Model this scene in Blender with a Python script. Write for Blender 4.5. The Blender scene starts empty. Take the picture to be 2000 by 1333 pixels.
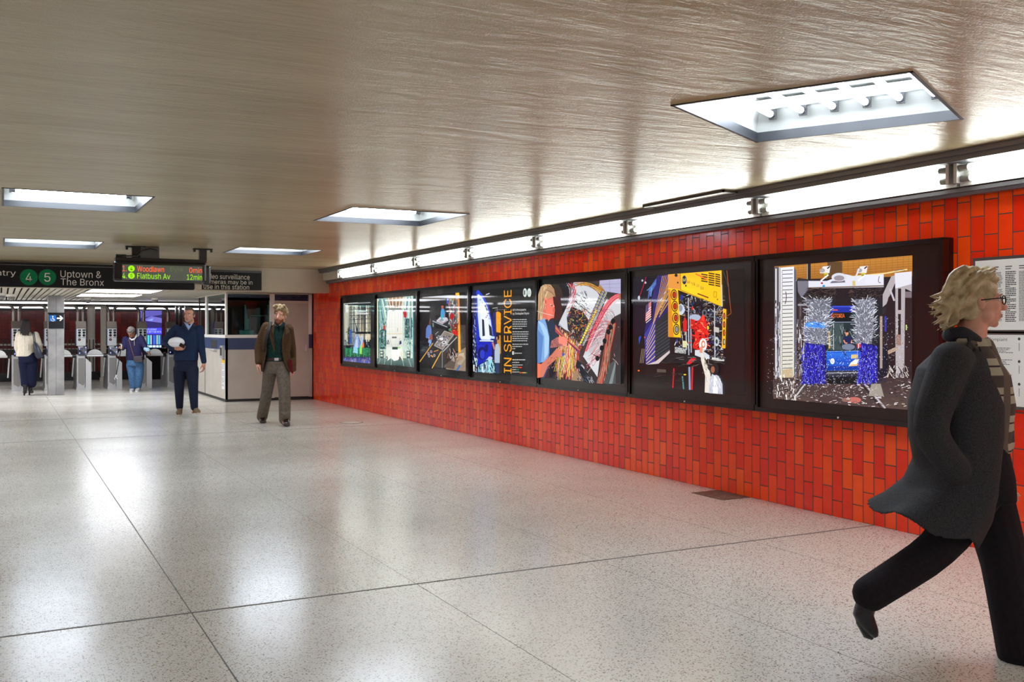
import bpy, bmesh, math, random
import numpy as np
from mathutils import Vector, Matrix, Euler, noise as mnoise

SC = bpy.context.scene
COL = SC.collection
random.seed(7)

# ---------------------------------------------------------------- camera
FOC, EYE, HZN = 1920.0, 1.42, 643.0
TH = math.atan(998 / FOC)
SN, CS = math.sin(TH), math.cos(TH)
cam_d = bpy.data.cameras.new('camera')
cam_d.sensor_width = 36
cam_d.lens = 36 * FOC / 2000
cam_d.shift_y = -(666.5 - HZN) / 2000
cam_d.clip_end = 200
cam = bpy.data.objects.new('camera', cam_d)
cam.location = (0, 0, EYE)
cam.rotation_euler = (math.pi / 2, 0, -TH)
COL.objects.link(cam)
SC.camera = cam

# ---------------------------------------------------------------- world, exposure
W = bpy.data.worlds.new('world')
SC.world = W
W.use_nodes = True
W.node_tree.nodes['Background'].inputs[0].default_value = (0.6, 0.62, 0.68, 1)
W.node_tree.nodes['Background'].inputs[1].default_value = 0.25
SC.view_settings.view_transform = 'Standard'
SC.view_settings.look = 'None'
SC.view_settings.gamma = 1
SC.view_settings.use_curve_mapping = False
SC.view_settings.exposure = 0.62
SC.cycles.use_denoising = True
SC.cycles.max_bounces = 8
SC.cycles.diffuse_bounces = 4
SC.cycles.glossy_bounces = 4
SC.cycles.transparent_max_bounces = 12
SC.cycles.sample_clamp_indirect = 6
SC.cycles.caustics_reflective = False
SC.cycles.caustics_refractive = False
TUBE_CEIL, TUBE_WALL = 31.0, 11.0

# ---------------------------------------------------------------- pixel helpers (2000x1333 photograph)
def on_floor(u, v, z0=0.0):
    z = FOC * (z0 - EYE) / (HZN - v); x = (u - 1000) / FOC * z
    return (x * CS + z * SN, z * CS - x * SN)
def on_wall(u, v, X):
    t = (u - 1000) / FOC; z = X / (t * CS + SN)
    return (z * CS - t * z * SN, EYE + (HZN - v) / FOC * z)
def on_y(u, v, Y):
    t = (u - 1000) / FOC; z = Y / (CS - t * SN)
    return ((t * CS + SN) * z, EYE + (HZN - v) / FOC * z)

def lin(c):
    c = c / 255.0
    return c / 12.92 if c <= 0.04045 else ((c + 0.055) / 1.055) ** 2.4
def rgb(r, g, b): return (lin(r), lin(g), lin(b), 1.0)

# ---------------------------------------------------------------- materials
MATS = {}
def mat(name, col=(200, 200, 200), rough=0.5, metal=0.0, spec=0.5, coat=0.0, bump=None, noise_col=None, emit=0.0):
    """bump=(scale xyz, strength, distance); noise_col=(second colour, scale)"""
    if name in MATS: return MATS[name]
    m = bpy.data.materials.new(name); m.use_nodes = True
    nt = m.node_tree; N = nt.nodes; L = nt.links
    p = N['Principled BSDF']
    p.inputs['Base Color'].default_value = rgb(*col)
    p.inputs['Roughness'].default_value = rough
    p.inputs['Metallic'].default_value = metal
    p.inputs['Specular IOR Level'].default_value = spec
    p.inputs['Coat Weight'].default_value = coat
    p.inputs['Coat Roughness'].default_value = 0.08
    if emit:
        p.inputs['Emission Color'].default_value = rgb(*col)
        p.inputs['Emission Strength'].default_value = emit
    if bump or noise_col:
        tc = N.new('ShaderNodeTexCoord')
    if noise_col:
        n = N.new('ShaderNodeTexNoise'); n.inputs['Scale'].default_value = noise_col[1]
        n.inputs['Detail'].default_value = 5
        L.new(tc.outputs['Object'], n.inputs['Vector'])
        r = N.new('ShaderNodeValToRGB')
        r.color_ramp.elements[0].position = 0.35; r.color_ramp.elements[1].position = 0.65
        r.color_ramp.elements[0].color = rgb(*col); r.color_ramp.elements[1].color = rgb(*noise_col[0])
        L.new(n.outputs['Fac'], r.inputs['Fac']); L.new(r.outputs['Color'], p.inputs['Base Color'])
    if bump:
        mp = N.new('ShaderNodeMapping'); mp.inputs['Scale'].default_value = bump[0]
        L.new(tc.outputs['Object'], mp.inputs['Vector'])
        n = N.new('ShaderNodeTexNoise'); n.inputs['Scale'].default_value = 1; n.inputs['Detail'].default_value = 4
        L.new(mp.outputs['Vector'], n.inputs['Vector'])
        b = N.new('ShaderNodeBump'); b.inputs['Strength'].default_value = bump[1]; b.inputs['Distance'].default_value = bump[2]
        L.new(n.outputs['Fac'], b.inputs['Height']); L.new(b.outputs['Normal'], p.inputs['Normal'])
    MATS[name] = m
    return m

def emat(name, col, strength):
    if name in MATS: return MATS[name]
    m = bpy.data.materials.new(name); m.use_nodes = True
    N = m.node_tree.nodes; N.clear()
    e = N.new('ShaderNodeEmission'); e.inputs[0].default_value = rgb(*col); e.inputs[1].default_value = strength
    o = N.new('ShaderNodeOutputMaterial'); m.node_tree.links.new(e.outputs[0], o.inputs[0])
    MATS[name] = m
    return m

def paint_mat(name, emit, rough=0.35, spec=0.3):
    """printed or lit artwork: colour from the mesh's own face colours"""
    if name in MATS: return MATS[name]
    m = bpy.data.materials.new(name); m.use_nodes = True
    N = m.node_tree.nodes; L = m.node_tree.links; p = N['Principled BSDF']
    a = N.new('ShaderNodeAttribute'); a.attribute_name = 'ink'
    p.inputs['Roughness'].default_value = rough; p.inputs['Specular IOR Level'].default_value = spec
    if emit:
        p.inputs['Base Color'].default_value = (0.01, 0.01, 0.01, 1)
        L.new(a.outputs['Color'], p.inputs['Emission Color']); p.inputs['Emission Strength'].default_value = emit
    else:
        L.new(a.outputs['Color'], p.inputs['Base Color'])
    MATS[name] = m
    return m

def glass_mat(name, tint=(235, 240, 240), refl=1.0):
    if name in MATS: return MATS[name]
    m = bpy.data.materials.new(name); m.use_nodes = True
    N = m.node_tree.nodes; L = m.node_tree.links; N.clear()
    t = N.new('ShaderNodeBsdfTransparent'); t.inputs[0].default_value = rgb(*tint)
    g = N.new('ShaderNodeBsdfGlossy'); g.inputs['Roughness'].default_value = 0.03; g.inputs[0].default_value = (refl, refl, refl, 1)
    f = N.new('ShaderNodeFresnel'); f.inputs[0].default_value = 1.45
    mx = N.new('ShaderNodeMixShader'); o = N.new('ShaderNodeOutputMaterial')
    ge = N.new('ShaderNodeNewGeometry'); mm = N.new('ShaderNodeMath'); mm.operation = 'MULTIPLY_ADD'
    L.new(ge.outputs['Backfacing'], mm.inputs[0]); mm.inputs[1].default_value = -1.0; mm.inputs[2].default_value = 1.0
    m2 = N.new('ShaderNodeMath'); m2.operation = 'MULTIPLY'; L.new(mm.outputs[0], m2.inputs[0]); L.new(f.outputs[0], m2.inputs[1])
    L.new(m2.outputs[0], mx.inputs[0]); L.new(t.outputs[0], mx.inputs[1]); L.new(g.outputs[0], mx.inputs[2]); L.new(mx.outputs[0], o.inputs[0])
    MATS[name] = m
    return m

# ---------------------------------------------------------------- mesh building
class MB:
    def __init__(s): s.v = []; s.f = []; s.c = []; s.smooth = []
    def add(s, vs, fs, col=None, smooth=False):
        o = len(s.v); s.v += [tuple(p) for p in vs]
        for f in fs:
            s.f.append([i + o for i in f]); s.c.append(col); s.smooth.append(smooth)
        return s
    def box(s, x0, x1, y0, y1, z0, z1, col=None, bev=0.0):
        if bev:
            bm = bmesh.new(); bmesh.ops.create_cube(bm, size=1)
            for v in bm.verts: v.co = ((x0 + x1) / 2 + v.co.x * (x1 - x0), (y0 + y1) / 2 + v.co.y * (y1 - y0), (z0 + z1) / 2 + v.co.z * (z1 - z0))
            bmesh.ops.bevel(bm, geom=bm.edges[:], offset=bev, segments=2, affect='EDGES', profile=0.5)
            bm.verts.index_update()
            s.add([v.co[:] for v in bm.verts], [[v.index for v in f.verts] for f in bm.faces], col); bm.free(); return s
        vs = [(x0, y0, z0), (x1, y0, z0), (x1, y1, z0), (x0, y1, z0), (x0, y0, z1), (x1, y0, z1), (x1, y1, z1), (x0, y1, z1)]
        return s.add(vs, [(0, 3, 2, 1), (4, 5, 6, 7), (0, 1, 5, 4), (1, 2, 6, 5), (2, 3, 7, 6), (3, 0, 4, 7)], col)
    def poly(s, pts, col=None): return s.add(pts, [list(range(len(pts)))], col)
    def prism(s, pts, d, col=None):
        """closed polygon pts (3d) extruded by vector d"""
        n = len(pts); d = Vector(d); a = [Vector(p) for p in pts]; b = [p + d for p in a]
        fs = [list(range(n))[::-1], [i + n for i in range(n)]] + [(i, (i + 1) % n, (i + 1) % n + n, i + n) for i in range(n)]
        return s.add(a + b, fs, col)
    def tube(s, path, r, n=10, col=None, cap=True, smooth=True):
        P = [Vector(p) for p in path]; R = r if isinstance(r, (list, tuple)) else [r] * len(P)
        t0 = (P[1] - P[0]).normalized(); up = Vector((0, 0, 1)) if abs(t0.z) < 0.9 else Vector((1, 0, 0))
        u = t0.cross(up).normalized(); vs = []
        for i, p in enumerate(P):
            t = (P[min(i + 1, len(P) - 1)] - P[max(i - 1, 0)]).normalized()
            u = (u - t * u.dot(t)).normalized(); w = t.cross(u)
            for k in range(n):
                a = 2 * math.pi * k / n; vs.append(p + (u * math.cos(a) + w * math.sin(a)) * R[i])
        fs = [(i * n + k, i * n + (k + 1) % n, (i + 1) * n + (k + 1) % n, (i + 1) * n + k) for i in range(len(P) - 1) for k in range(n)]
        s.add(vs, fs, col, smooth)
        if cap: s.add(vs[:n], [list(range(n))[::-1]], col); s.add(vs[-n:], [list(range(n))], col)
        return s
    def loft(s, rings, col=None, closed=True, caps=True, smooth=True):
        """rings: lists of equal length of 3d points"""
        n = len(rings[0]); vs = [p for r in rings for p in r]; m = n if closed else n - 1
        fs = [(i * n + k, i * n + (k + 1) % n, (i + 1) * n + (k + 1) % n, (i + 1) * n + k) for i in range(len(rings) - 1) for k in range(m)]
        if caps and closed: fs += [list(range(n))[::-1], [(len(rings) - 1) * n + k for k in range(n)]]
        return s.add(vs, fs, col, smooth)
    def ball(s, c, r, n=12, col=None, rot=None):
        r = (r, r, r) if not isinstance(r, (tuple, list)) else r; vs = []; c = Vector(c); m = max(6, n // 2 + 1)
        M = rot or Matrix.Identity(3)
        vs.append(c + M @ Vector((0, 0, r[2])))
        for i in range(1, m):
            p = math.pi * i / m
            for k in range(n):
                a = 2 * math.pi * k / n
                vs.append(c + M @ Vector((r[0] * math.sin(p) * math.cos(a), r[1] * math.sin(p) * math.sin(a), r[2] * math.cos(p))))
        vs.append(c + M @ Vector((0, 0, -r[2])))
        fs = [(0, 1 + k, 1 + (k + 1) % n) for k in range(n)]
        fs += [(1 + (i - 1) * n + k, 1 + i * n + k, 1 + i * n + (k + 1) % n, 1 + (i - 1) * n + (k + 1) % n) for i in range(1, m - 1) for k in range(n)]
        o = 1 + (m - 2) * n
        fs += [(o + (k + 1) % n, o + k, len(vs) - 1) for k in range(n)]
        return s.add(vs, fs, col, True)
    def mesh(s, name, inv=None):
        me = bpy.data.meshes.new(name)
        V = [inv @ Vector(p) for p in s.v] if inv else s.v
        me.from_pydata([tuple(p) for p in V], [], s.f); 
        me.polygons.foreach_set('use_smooth', s.smooth)
        if any(c is not None for c in s.c):
            at = me.color_attributes.new('ink', 'FLOAT_COLOR', 'CORNER'); dat = []
            for f, c in zip(s.f, s.c):
                dat += list(c or (0, 0, 0, 1)) * len(f)
            at.data.foreach_set('color', dat)
        me.update()
        return me
    def build(s, name, material, parent=None, fix=False, **props):
        inv = parent_world(parent).inverted() if parent else None
        me = s.mesh(name, inv)
        if fix:
            bm = bmesh.new(); bm.from_mesh(me); bmesh.ops.recalc_face_normals(bm, faces=bm.faces[:]); bm.to_mesh(me); bm.free()
        me.materials.append(material)
        o = bpy.data.objects.new(name, me); COL.objects.link(o)
        if parent: o.parent = parent
        for k, v in props.items(): o[k] = v
        return o

def parent_world(p):
    M = Matrix.Identity(4)
    while p:
        M = (Matrix.Translation(p.location) @ p.rotation_euler.to_matrix().to_4x4()) @ M; p = p.parent
    return M
def tag(o, label, cat, group=None):
    o['label'] = label; o['category'] = cat
    if group: o['group'] = group
    return o
def thing(name, label, cat, loc=(0, 0, 0), rz=0.0, group=None):
    o = bpy.data.objects.new(name, None); o.empty_display_size = 0.2; COL.objects.link(o)
    o.location = loc; o.rotation_euler = (0, 0, rz)
    return tag(o, label, cat, group)
def struct(name, mb, m, **k):
    o = mb.build(name, m, fix=True, **k); o['kind'] = 'structure'; return o
def dup(o, parent=None, loc=None, label=None):
    c = o.copy(); COL.objects.link(c)
    if parent: c.parent = parent
    if loc is not None: c.location = loc
    if label: c['label'] = label
    for ch in list(o.children): dup(ch, c)
    return c

FONT = None
try:
    FONT = bpy.data.fonts.load(bpy.utils.system_resource('DATAFILES', path='fonts') + '/Inter.woff2')
except Exception:
    FONT = None
def text2d(s, size=1.0, bold=0.0, sx=1.0, align='LEFT', spacing=1.0):
    """flat triangulated outline of a line of text: (points, faces, width)"""
    cu = bpy.data.curves.new('t', 'FONT'); cu.body = s; cu.size = size; cu.align_x = align
    cu.space_character = spacing; cu.resolution_u = 3; cu.fill_mode = 'FRONT'
    if FONT: cu.font = FONT
    ob = bpy.data.objects.new('t', cu); COL.objects.link(ob)
    dg = bpy.context.evaluated_depsgraph_get(); me = ob.evaluated_get(dg).to_mesh()
    pts = [(v.co.x * sx, v.co.y) for v in me.vertices]; fs = [list(p.vertices) for p in me.polygons]
    ob.evaluated_get(dg).to_mesh_clear(); bpy.data.objects.remove(ob); bpy.data.curves.remove(cu)
    return pts, fs
def fit_text(s, w, h, bold=0.0):
    """text scaled to a w x h box starting at 0,0"""
    pts, fs = text2d(s, 1.0, bold)
    if not pts: return pts, fs
    xs = [p[0] for p in pts]; ys = [p[1] for p in pts]
    a, b, c, d = min(xs), max(xs), min(ys), max(ys)
    return [((p[0] - a) / (b - a) * w, (p[1] - c) / (d - c) * h) for p in pts], fs
def poly_holes(outer, holes, z):
    """flat polygon with holes -> MB"""
    cu = bpy.data.curves.new('t', 'CURVE'); cu.dimensions = '2D'; cu.fill_mode = 'FRONT' if False else 'BOTH'
    for loop in [outer] + holes:
        sp = cu.splines.new('POLY'); sp.points.add(len(loop) - 1)
        for i, p in enumerate(loop): sp.points[i].co = (p[0], p[1], 0, 1)
        sp.use_cyclic_u = True
    ob = bpy.data.objects.new('t', cu); COL.objects.link(ob)
    dg = bpy.context.evaluated_depsgraph_get(); me = ob.evaluated_get(dg).to_mesh()
    mb = MB().add([(v.co.x, v.co.y, z) for v in me.vertices], [list(p.vertices) for p in me.polygons])
    ob.evaluated_get(dg).to_mesh_clear(); bpy.data.objects.remove(ob); bpy.data.curves.remove(cu)
    return mb
# ================================================================ THE ROOM
WX, CZ, FY, SOF = 5.60, 2.56, 18.40, 2.135      # red wall, ceiling, sign fascia, soffit height
LEFT, BACK = -7.0, -7.0

def floor_material():
    m = bpy.data.materials.new('terrazzo'); m.use_nodes = True
    N = m.node_tree.nodes; L = m.node_tree.links; p = N['Principled BSDF']
    tc = N.new('ShaderNodeTexCoord')
    def vor(scale, lo, hi, c0, c1, feat='F1'):
        v = N.new('ShaderNodeTexVoronoi'); v.inputs['Scale'].default_value = scale; v.feature = feat
        L.new(tc.outputs['Object'], v.inputs['Vector'])
        r = N.new('ShaderNodeValToRGB'); r.color_ramp.elements[0].position = lo; r.color_ramp.elements[1].position = hi
        r.color_ramp.elements[0].color = c0; r.color_ramp.elements[1].color = c1
        return v, r
    # chips: darker grains chosen by cell colour, only near the cell centre
    def chips(scale, thr, size, src, col):
        v = N.new('ShaderNodeTexVoronoi'); v.inputs['Scale'].default_value = scale
        L.new(tc.outputs['Object'], v.inputs['Vector'])
        s = N.new('ShaderNodeSeparateColor'); L.new(v.outputs['Color'], s.inputs[0])
        a = N.new('ShaderNodeMath'); a.operation = 'GREATER_THAN'; a.inputs[1].default_value = thr; L.new(s.outputs[0], a.inputs[0])
        b = N.new('ShaderNodeMath'); b.operation = 'LESS_THAN'; b.inputs[1].default_value = size; L.new(v.outputs['Distance'], b.inputs[0])
        c = N.new('ShaderNodeMath'); c.operation = 'MULTIPLY'; L.new(a.outputs[0], c.inputs[0]); L.new(b.outputs[0], c.inputs[1])
        mx = N.new('ShaderNodeMix'); mx.data_type = 'RGBA'
        L.new(c.outputs[0], mx.inputs[0]); L.new(src, mx.inputs[6]); mx.inputs[7].default_value = rgb(*col)
        return mx.outputs[2]
    n = N.new('ShaderNodeTexNoise'); n.inputs['Scale'].default_value = 0.9; n.inputs['Detail'].default_value = 6
    L.new(tc.outputs['Object'], n.inputs['Vector'])
    r = N.new('ShaderNodeValToRGB'); r.color_ramp.elements[0].color = rgb(202, 199, 188); r.color_ramp.elements[1].color = rgb(214, 211, 201)
    r.color_ramp.elements[0].position = 0.3; r.color_ramp.elements[1].position = 0.7
    L.new(n.outputs['Fac'], r.inputs['Fac'])
    c = chips(85, 0.55, 0.42, r.outputs['Color'], (176, 168, 152))
    c = chips(120, 0.82, 0.48, c, (112, 92, 74))
    c = chips(160, 0.62, 0.4, c, (226, 224, 216))
    L.new(c, p.inputs['Base Color'])
    # worn polish: roughness patches
    mp = N.new('ShaderNodeMapping'); mp.inputs['Scale'].default_value = (0.6, 0.9, 1)
    L.new(tc.outputs['Object'], mp.inputs['Vector'])
    n2 = N.new('ShaderNodeTexNoise'); n2.inputs['Scale'].default_value = 1; n2.inputs['Detail'].default_value = 5
    L.new(mp.outputs['Vector'], n2.inputs['Vector'])
    mr = N.new('ShaderNodeMapRange'); mr.inputs['To Min'].default_value = 0.19; mr.inputs['To Max'].default_value = 0.27
    mr.inputs['From Min'].default_value = 0.3; mr.inputs['From Max'].default_value = 0.7
    L.new(n2.outputs['Fac'], mr.inputs['Value']); L.new(mr.outputs['Result'], p.inputs['Roughness'])
    p.inputs['Specular IOR Level'].default_value = 0.65
    n3 = N.new('ShaderNodeTexNoise'); n3.inputs['Scale'].default_value = 2.2; n3.inputs['Detail'].default_value = 3
    L.new(tc.outputs['Object'], n3.inputs['Vector'])
    bp = N.new('ShaderNodeBump'); bp.inputs['Strength'].default_value = 0.12; bp.inputs['Distance'].default_value = 0.012
    L.new(n3.outputs['Fac'], bp.inputs['Height']); L.new(bp.outputs['Normal'], p.inputs['Normal'])
    return m

def ceiling_material():
    m = bpy.data.materials.new('ceiling_enamel'); m.use_nodes = True
    N = m.node_tree.nodes; L = m.node_tree.links; p = N['Principled BSDF']
    tc = N.new('ShaderNodeTexCoord')
    def nz(scale, detail, dist=0.0):
        mp = N.new('ShaderNodeMapping'); mp.inputs['Scale'].default_value = scale
        L.new(tc.outputs['Object'], mp.inputs['Vector'])
        n = N.new('ShaderNodeTexNoise'); n.inputs['Scale'].default_value = 1; n.inputs['Detail'].default_value = detail; n.inputs['Distortion'].default_value = dist
        L.new(mp.outputs['Vector'], n.inputs['Vector']); return n.outputs['Fac']
    a = nz((1.3, 5.5, 1), 5, 0.6); b = nz((7, 34, 1), 6, 0.5); c = nz((140, 140, 1), 2)
    def bump(h, st, d, nin=None):
        bp = N.new('ShaderNodeBump'); bp.inputs['Strength'].default_value = st; bp.inputs['Distance'].default_value = d
        L.new(h, bp.inputs['Height'])
        if nin: L.new(nin, bp.inputs['Normal'])
        return bp.outputs['Normal']
    nn = bump(a, 0.45, 0.03); nn = bump(b, 0.75, 0.006, nn); nn = bump(c, 0.8, 0.002, nn)
    L.new(nn, p.inputs['Normal'])
    r = N.new('ShaderNodeValToRGB'); r.color_ramp.elements[0].color = rgb(172, 155, 121); r.color_ramp.elements[1].color = rgb(188, 172, 138)
    r.color_ramp.elements[0].position = 0.35; r.color_ramp.elements[1].position = 0.68
    L.new(nz((0.5, 1.4, 1), 6), r.inputs['Fac']); L.new(r.outputs['Color'], p.inputs['Base Color'])
    p.inputs['Roughness'].default_value = 0.24; p.inputs['Specular IOR Level'].default_value = 0.5
    return m

def tile_material(name, axis, w=0.225, h=0.1, c1=(240, 58, 10), c2=(226, 38, 10), c3=(250, 88, 14), mortar=(70, 54, 48), rough=0.16):
    """upright glazed tiles; axis = world axis that runs along the wall"""
    m = bpy.data.materials.new(name); m.use_nodes = True
    N = m.node_tree.nodes; L = m.node_tree.links; p = N['Principled BSDF']
    tc = N.new('ShaderNodeTexCoord'); s = N.new('ShaderNodeSeparateXYZ'); L.new(tc.outputs['Object'], s.inputs[0])
    cb = N.new('ShaderNodeCombineXYZ'); L.new(s.outputs['Z'], cb.inputs[0]); L.new(s.outputs[axis], cb.inputs[1])
    br = N.new('ShaderNodeTexBrick'); L.new(cb.outputs[0], br.inputs['Vector'])
    br.inputs['Scale'].default_value = 1; br.inputs['Brick Width'].default_value = w; br.inputs['Row Height'].default_value = h
    br.inputs['Mortar Size'].default_value = 0.0036; br.inputs['Mortar Smooth'].default_value = 0.1
    br.offset = 0.46; br.inputs['Bias'].default_value = -0.1
    br.inputs['Color1'].default_value = (0, 0, 0, 1); br.inputs['Color2'].default_value = (1, 1, 1, 1); br.inputs['Mortar'].default_value = (0.5, 0.5, 0.5, 1)
    r = N.new('ShaderNodeValToRGB'); e = r.color_ramp.elements
    e[0].color = rgb(*c2); e[0].position = 0.0; e[1].color = rgb(*c3); e[1].position = 1.0
    k = e.new(0.45); k.color = rgb(*c1)
    L.new(br.outputs['Color'], r.inputs['Fac'])
    n = N.new('ShaderNodeTexNoise'); n.inputs['Scale'].default_value = 14; n.inputs['Detail'].default_value = 4; L.new(tc.outputs['Object'], n.inputs['Vector'])
    hs = N.new('ShaderNodeHueSaturation'); L.new(r.outputs['Color'], hs.inputs['Color'])
    mr = N.new('ShaderNodeMapRange'); mr.inputs['To Min'].default_value = 0.9; mr.inputs['To Max'].default_value = 1.1; L.new(n.outputs['Fac'], mr.inputs['Value']); L.new(mr.outputs[0], hs.inputs['Value'])
    mx = N.new('ShaderNodeMix'); mx.data_type = 'RGBA'; L.new(br.outputs['Fac'], mx.inputs[0]); L.new(hs.outputs['Color'], mx.inputs[6]); mx.inputs[7].default_value = rgb(*mortar)
    L.new(mx.outputs[2], p.inputs['Base Color'])
    p.inputs['Specular IOR Level'].default_value = 0.38
    rr = N.new('ShaderNodeMapRange'); rr.inputs['To Min'].default_value = rough; rr.inputs['To Max'].default_value = 0.8
    L.new(br.outputs['Fac'], rr.inputs['Value']); L.new(rr.outputs[0], p.inputs['Roughness'])
    inv = N.new('ShaderNodeMath'); inv.operation = 'SUBTRACT'; inv.inputs[0].default_value = 1; L.new(br.outputs['Fac'], inv.inputs[1])
    bp = N.new('ShaderNodeBump'); bp.inputs['Strength'].default_value = 0.5; bp.inputs['Distance'].default_value = 0.003; L.new(inv.outputs[0], bp.inputs['Height'])
    n2 = N.new('ShaderNodeTexNoise'); n2.inputs['Scale'].default_value = 9; L.new(tc.outputs['Object'], n2.inputs['Vector'])
    b2 = N.new('ShaderNodeBump'); b2.inputs['Strength'].default_value = 0.3; b2.inputs['Distance'].default_value = 0.006
    L.new(n2.outputs['Fac'], b2.inputs['Height']); L.new(bp.outputs['Normal'], b2.inputs['Normal']); L.new(b2.outputs['Normal'], p.inputs['Normal'])
    return m

M_steel = mat('stainless_steel', (205, 206, 208), 0.38, 0.55, noise_col=((186, 187, 190), 6))
M_alu = mat('brushed_aluminium', (212, 213, 214), 0.38, 0.5)
M_trim = mat('grey_trim_metal', (104, 110, 122), 0.35, 0.5)
M_white = mat('white_enamel', (236, 236, 232), 0.35)
M_black = mat('black_metal', (14, 14, 16), 0.25, 0.0, 0.6)
M_cream = mat('cream_paint', (206, 200, 186), 0.4)
M_plaster = mat('painted_plaster', (212, 203, 184), 0.45, bump=((3, 12, 3), 0.3, 0.02), noise_col=((196, 186, 165), 1.3))

# floor
fl = MB(); fl.box(LEFT, WX + 0.4, BACK, 30.0, -0.2, 0.0)
struct('floor', fl, floor_material())
# joints in the terrazzo
jm = mat('floor_joint', (86, 80, 72), 0.6)
j = MB()
for y, w in ((5.10, 0.008), (13.78, 0.007), (17.0, 0.005), (-3.5, 0.007), (22.6, 0.006)): j.box(LEFT, WX, y - w, y + w, -0.002, 0.0012)
for k in range(-5, 4):
    x = 0.845 + 1.205 * k; w = 0.003 if k == 0 else 0.001
    j.box(x - w, x + w, BACK, 29.6, -0.002, 0.0008)
struct('trim_1', j, jm)
# ceiling light openings: (centre x, centre y, rotation, half width along a, half width along b, label)
LIGHTS = [
    (3.825, 3.83, math.radians(28), 0.60, 0.585, 'large recessed ceiling light with six bare tubes nearest the camera'),
    (0.59, 9.57, 0, 0.585, 0.645, 'recessed ceiling light at the far left, the nearer of the left pair'),
    (3.51, 9.47, 0, 0.605, 0.645, 'recessed ceiling light in the middle of the ceiling, between poster wall and hanging train sign'),
    (0.61, 14.5, 0, 0.585, 0.645, 'recessed ceiling light just above the uptown sign at the far left'),
    (3.53, 14.42, 0, 0.60, 0.55, 'recessed ceiling light to the right of the hanging train sign'),
]
HID_FILL = [(-2.3, 9.5, 0, 0.6, 0.645), (-2.3, 14.5, 0, 0.6, 0.645), (-5.2, 9.5, 0, 0.6, 0.645), (-5.2, 14.5, 0, 0.6, 0.645), (-5.2, 5.0, 0, 0.6, 0.645), (-2.0, 5.0, 0.49, 0.6, 0.6),
       (-0.9, 0.9, 0.49, 0.6, 0.6), (3.6, -0.9, 0.49, 0.6, 0.6), (-4.6, -1.0, 0.49, 0.6, 0.6), (0.5, -4.2, 0.49, 0.6, 0.6), (3.9, -4.8, 0.49, 0.6, 0.6)]  # unseen ceiling lights added off-frame to raise the ambient light
def corners(cx, cy, rz, ha, hb):
    c, s = math.cos(rz), math.sin(rz)
    return [(cx + a * c - b * s, cy + a * s + b * c) for a, b in ((-ha, -hb), (ha, -hb), (ha, hb), (-ha, hb))]
holes = [corners(*l[:5]) for l in LIGHTS + HID_FILL]
cl = poly_holes([(LEFT, BACK), (WX + 0.3, BACK), (WX + 0.3, FY + 0.1), (LEFT, FY + 0.1)], holes, CZ)
struct('ceiling', cl, ceiling_material())
struct('ceiling_slab', MB().box(LEFT - 0.2, WX + 0.6, BACK, 30, CZ + 0.42, CZ + 0.5), M_plaster)
# walls
w = MB(); w.box(WX, WX + 0.3, BACK, 19.47, 0, CZ + 0.02); struct('wall_right', w, tile_material('red_tile', 'Y'))
struct('wall_left', MB().box(LEFT - 0.3, LEFT, BACK, 30, 0, CZ), tile_material('red_tile_side', 'Y'))
struct('wall_back', MB().box(LEFT, WX, BACK - 0.3, BACK, 0, CZ), M_plaster)
# fascia that carries the signs, with its bottom lip
f = MB(); f.box(LEFT, WX - 0.001, FY, FY + 0.25, SOF + 0.02, CZ + 0.4); f.box(LEFT, WX - 0.001, FY - 0.012, FY, SOF, SOF + 0.085)
f.box(LEFT, WX - 0.001, FY, FY + 0.25, SOF - 0.02, SOF + 0.02)
struct('wall_fascia', f, M_plaster)
# slatted soffit beyond the fascia
s = MB(); x = LEFT
M_slat = mat('cream_slats', (196, 190, 176), 0.4)
while x < WX:
    s.box(x, x + 0.078, FY + 0.26, 29.3, SOF, SOF + 0.015); x += 0.108
struct('ceiling_slats', s, M_slat)
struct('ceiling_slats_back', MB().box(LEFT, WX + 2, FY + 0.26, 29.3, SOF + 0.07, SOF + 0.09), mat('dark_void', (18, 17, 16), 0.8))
struct('trim_2', MB().box(LEFT, 9, 29.3, 29.5, SOF - 0.07, SOF + 0.3), mat('dark_beam', (30, 29, 30), 0.5))
# side of the passage behind the booth
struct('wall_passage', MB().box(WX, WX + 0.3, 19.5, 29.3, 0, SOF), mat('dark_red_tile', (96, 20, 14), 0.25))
# platform void beyond the railing
p = MB(); p.box(-8, 16, 35.6, 35.9, -1.6, 3.2)
struct('wall_platform', p, tile_material('platform_red_tile', 'X', 0.2, 0.2, (104, 18, 12), (82, 12, 10), (122, 28, 16), (56, 18, 14), 0.3))
struct('floor_track', MB().box(-8, 16, 30.0, 35.6, -1.7, -1.6), mat('track_bed', (34, 30, 28), 0.8))
struct('ceiling_platform', MB().box(-8, 16, 29.5, 35.9, 2.62, 2.7), mat('platform_ceiling', (150, 144, 132), 0.6))
struct('trim_3', MB().box(-8, 16, 35.5, 35.6, 2.02, 2.62), mat('dark_beam2', (26, 25, 26), 0.5))
st = MB(); st.box(-8, 16, 35.56, 35.6, 0.72, 0.78); st.box(-8, 16, 35.56, 35.6, 0.88, 0.94); st.box(-8, 16, 35.5, 35.6, -0.28, -0.14)
struct('trim_4', st, mat('platform_stripe', (190, 176, 160), 0.4))

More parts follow.
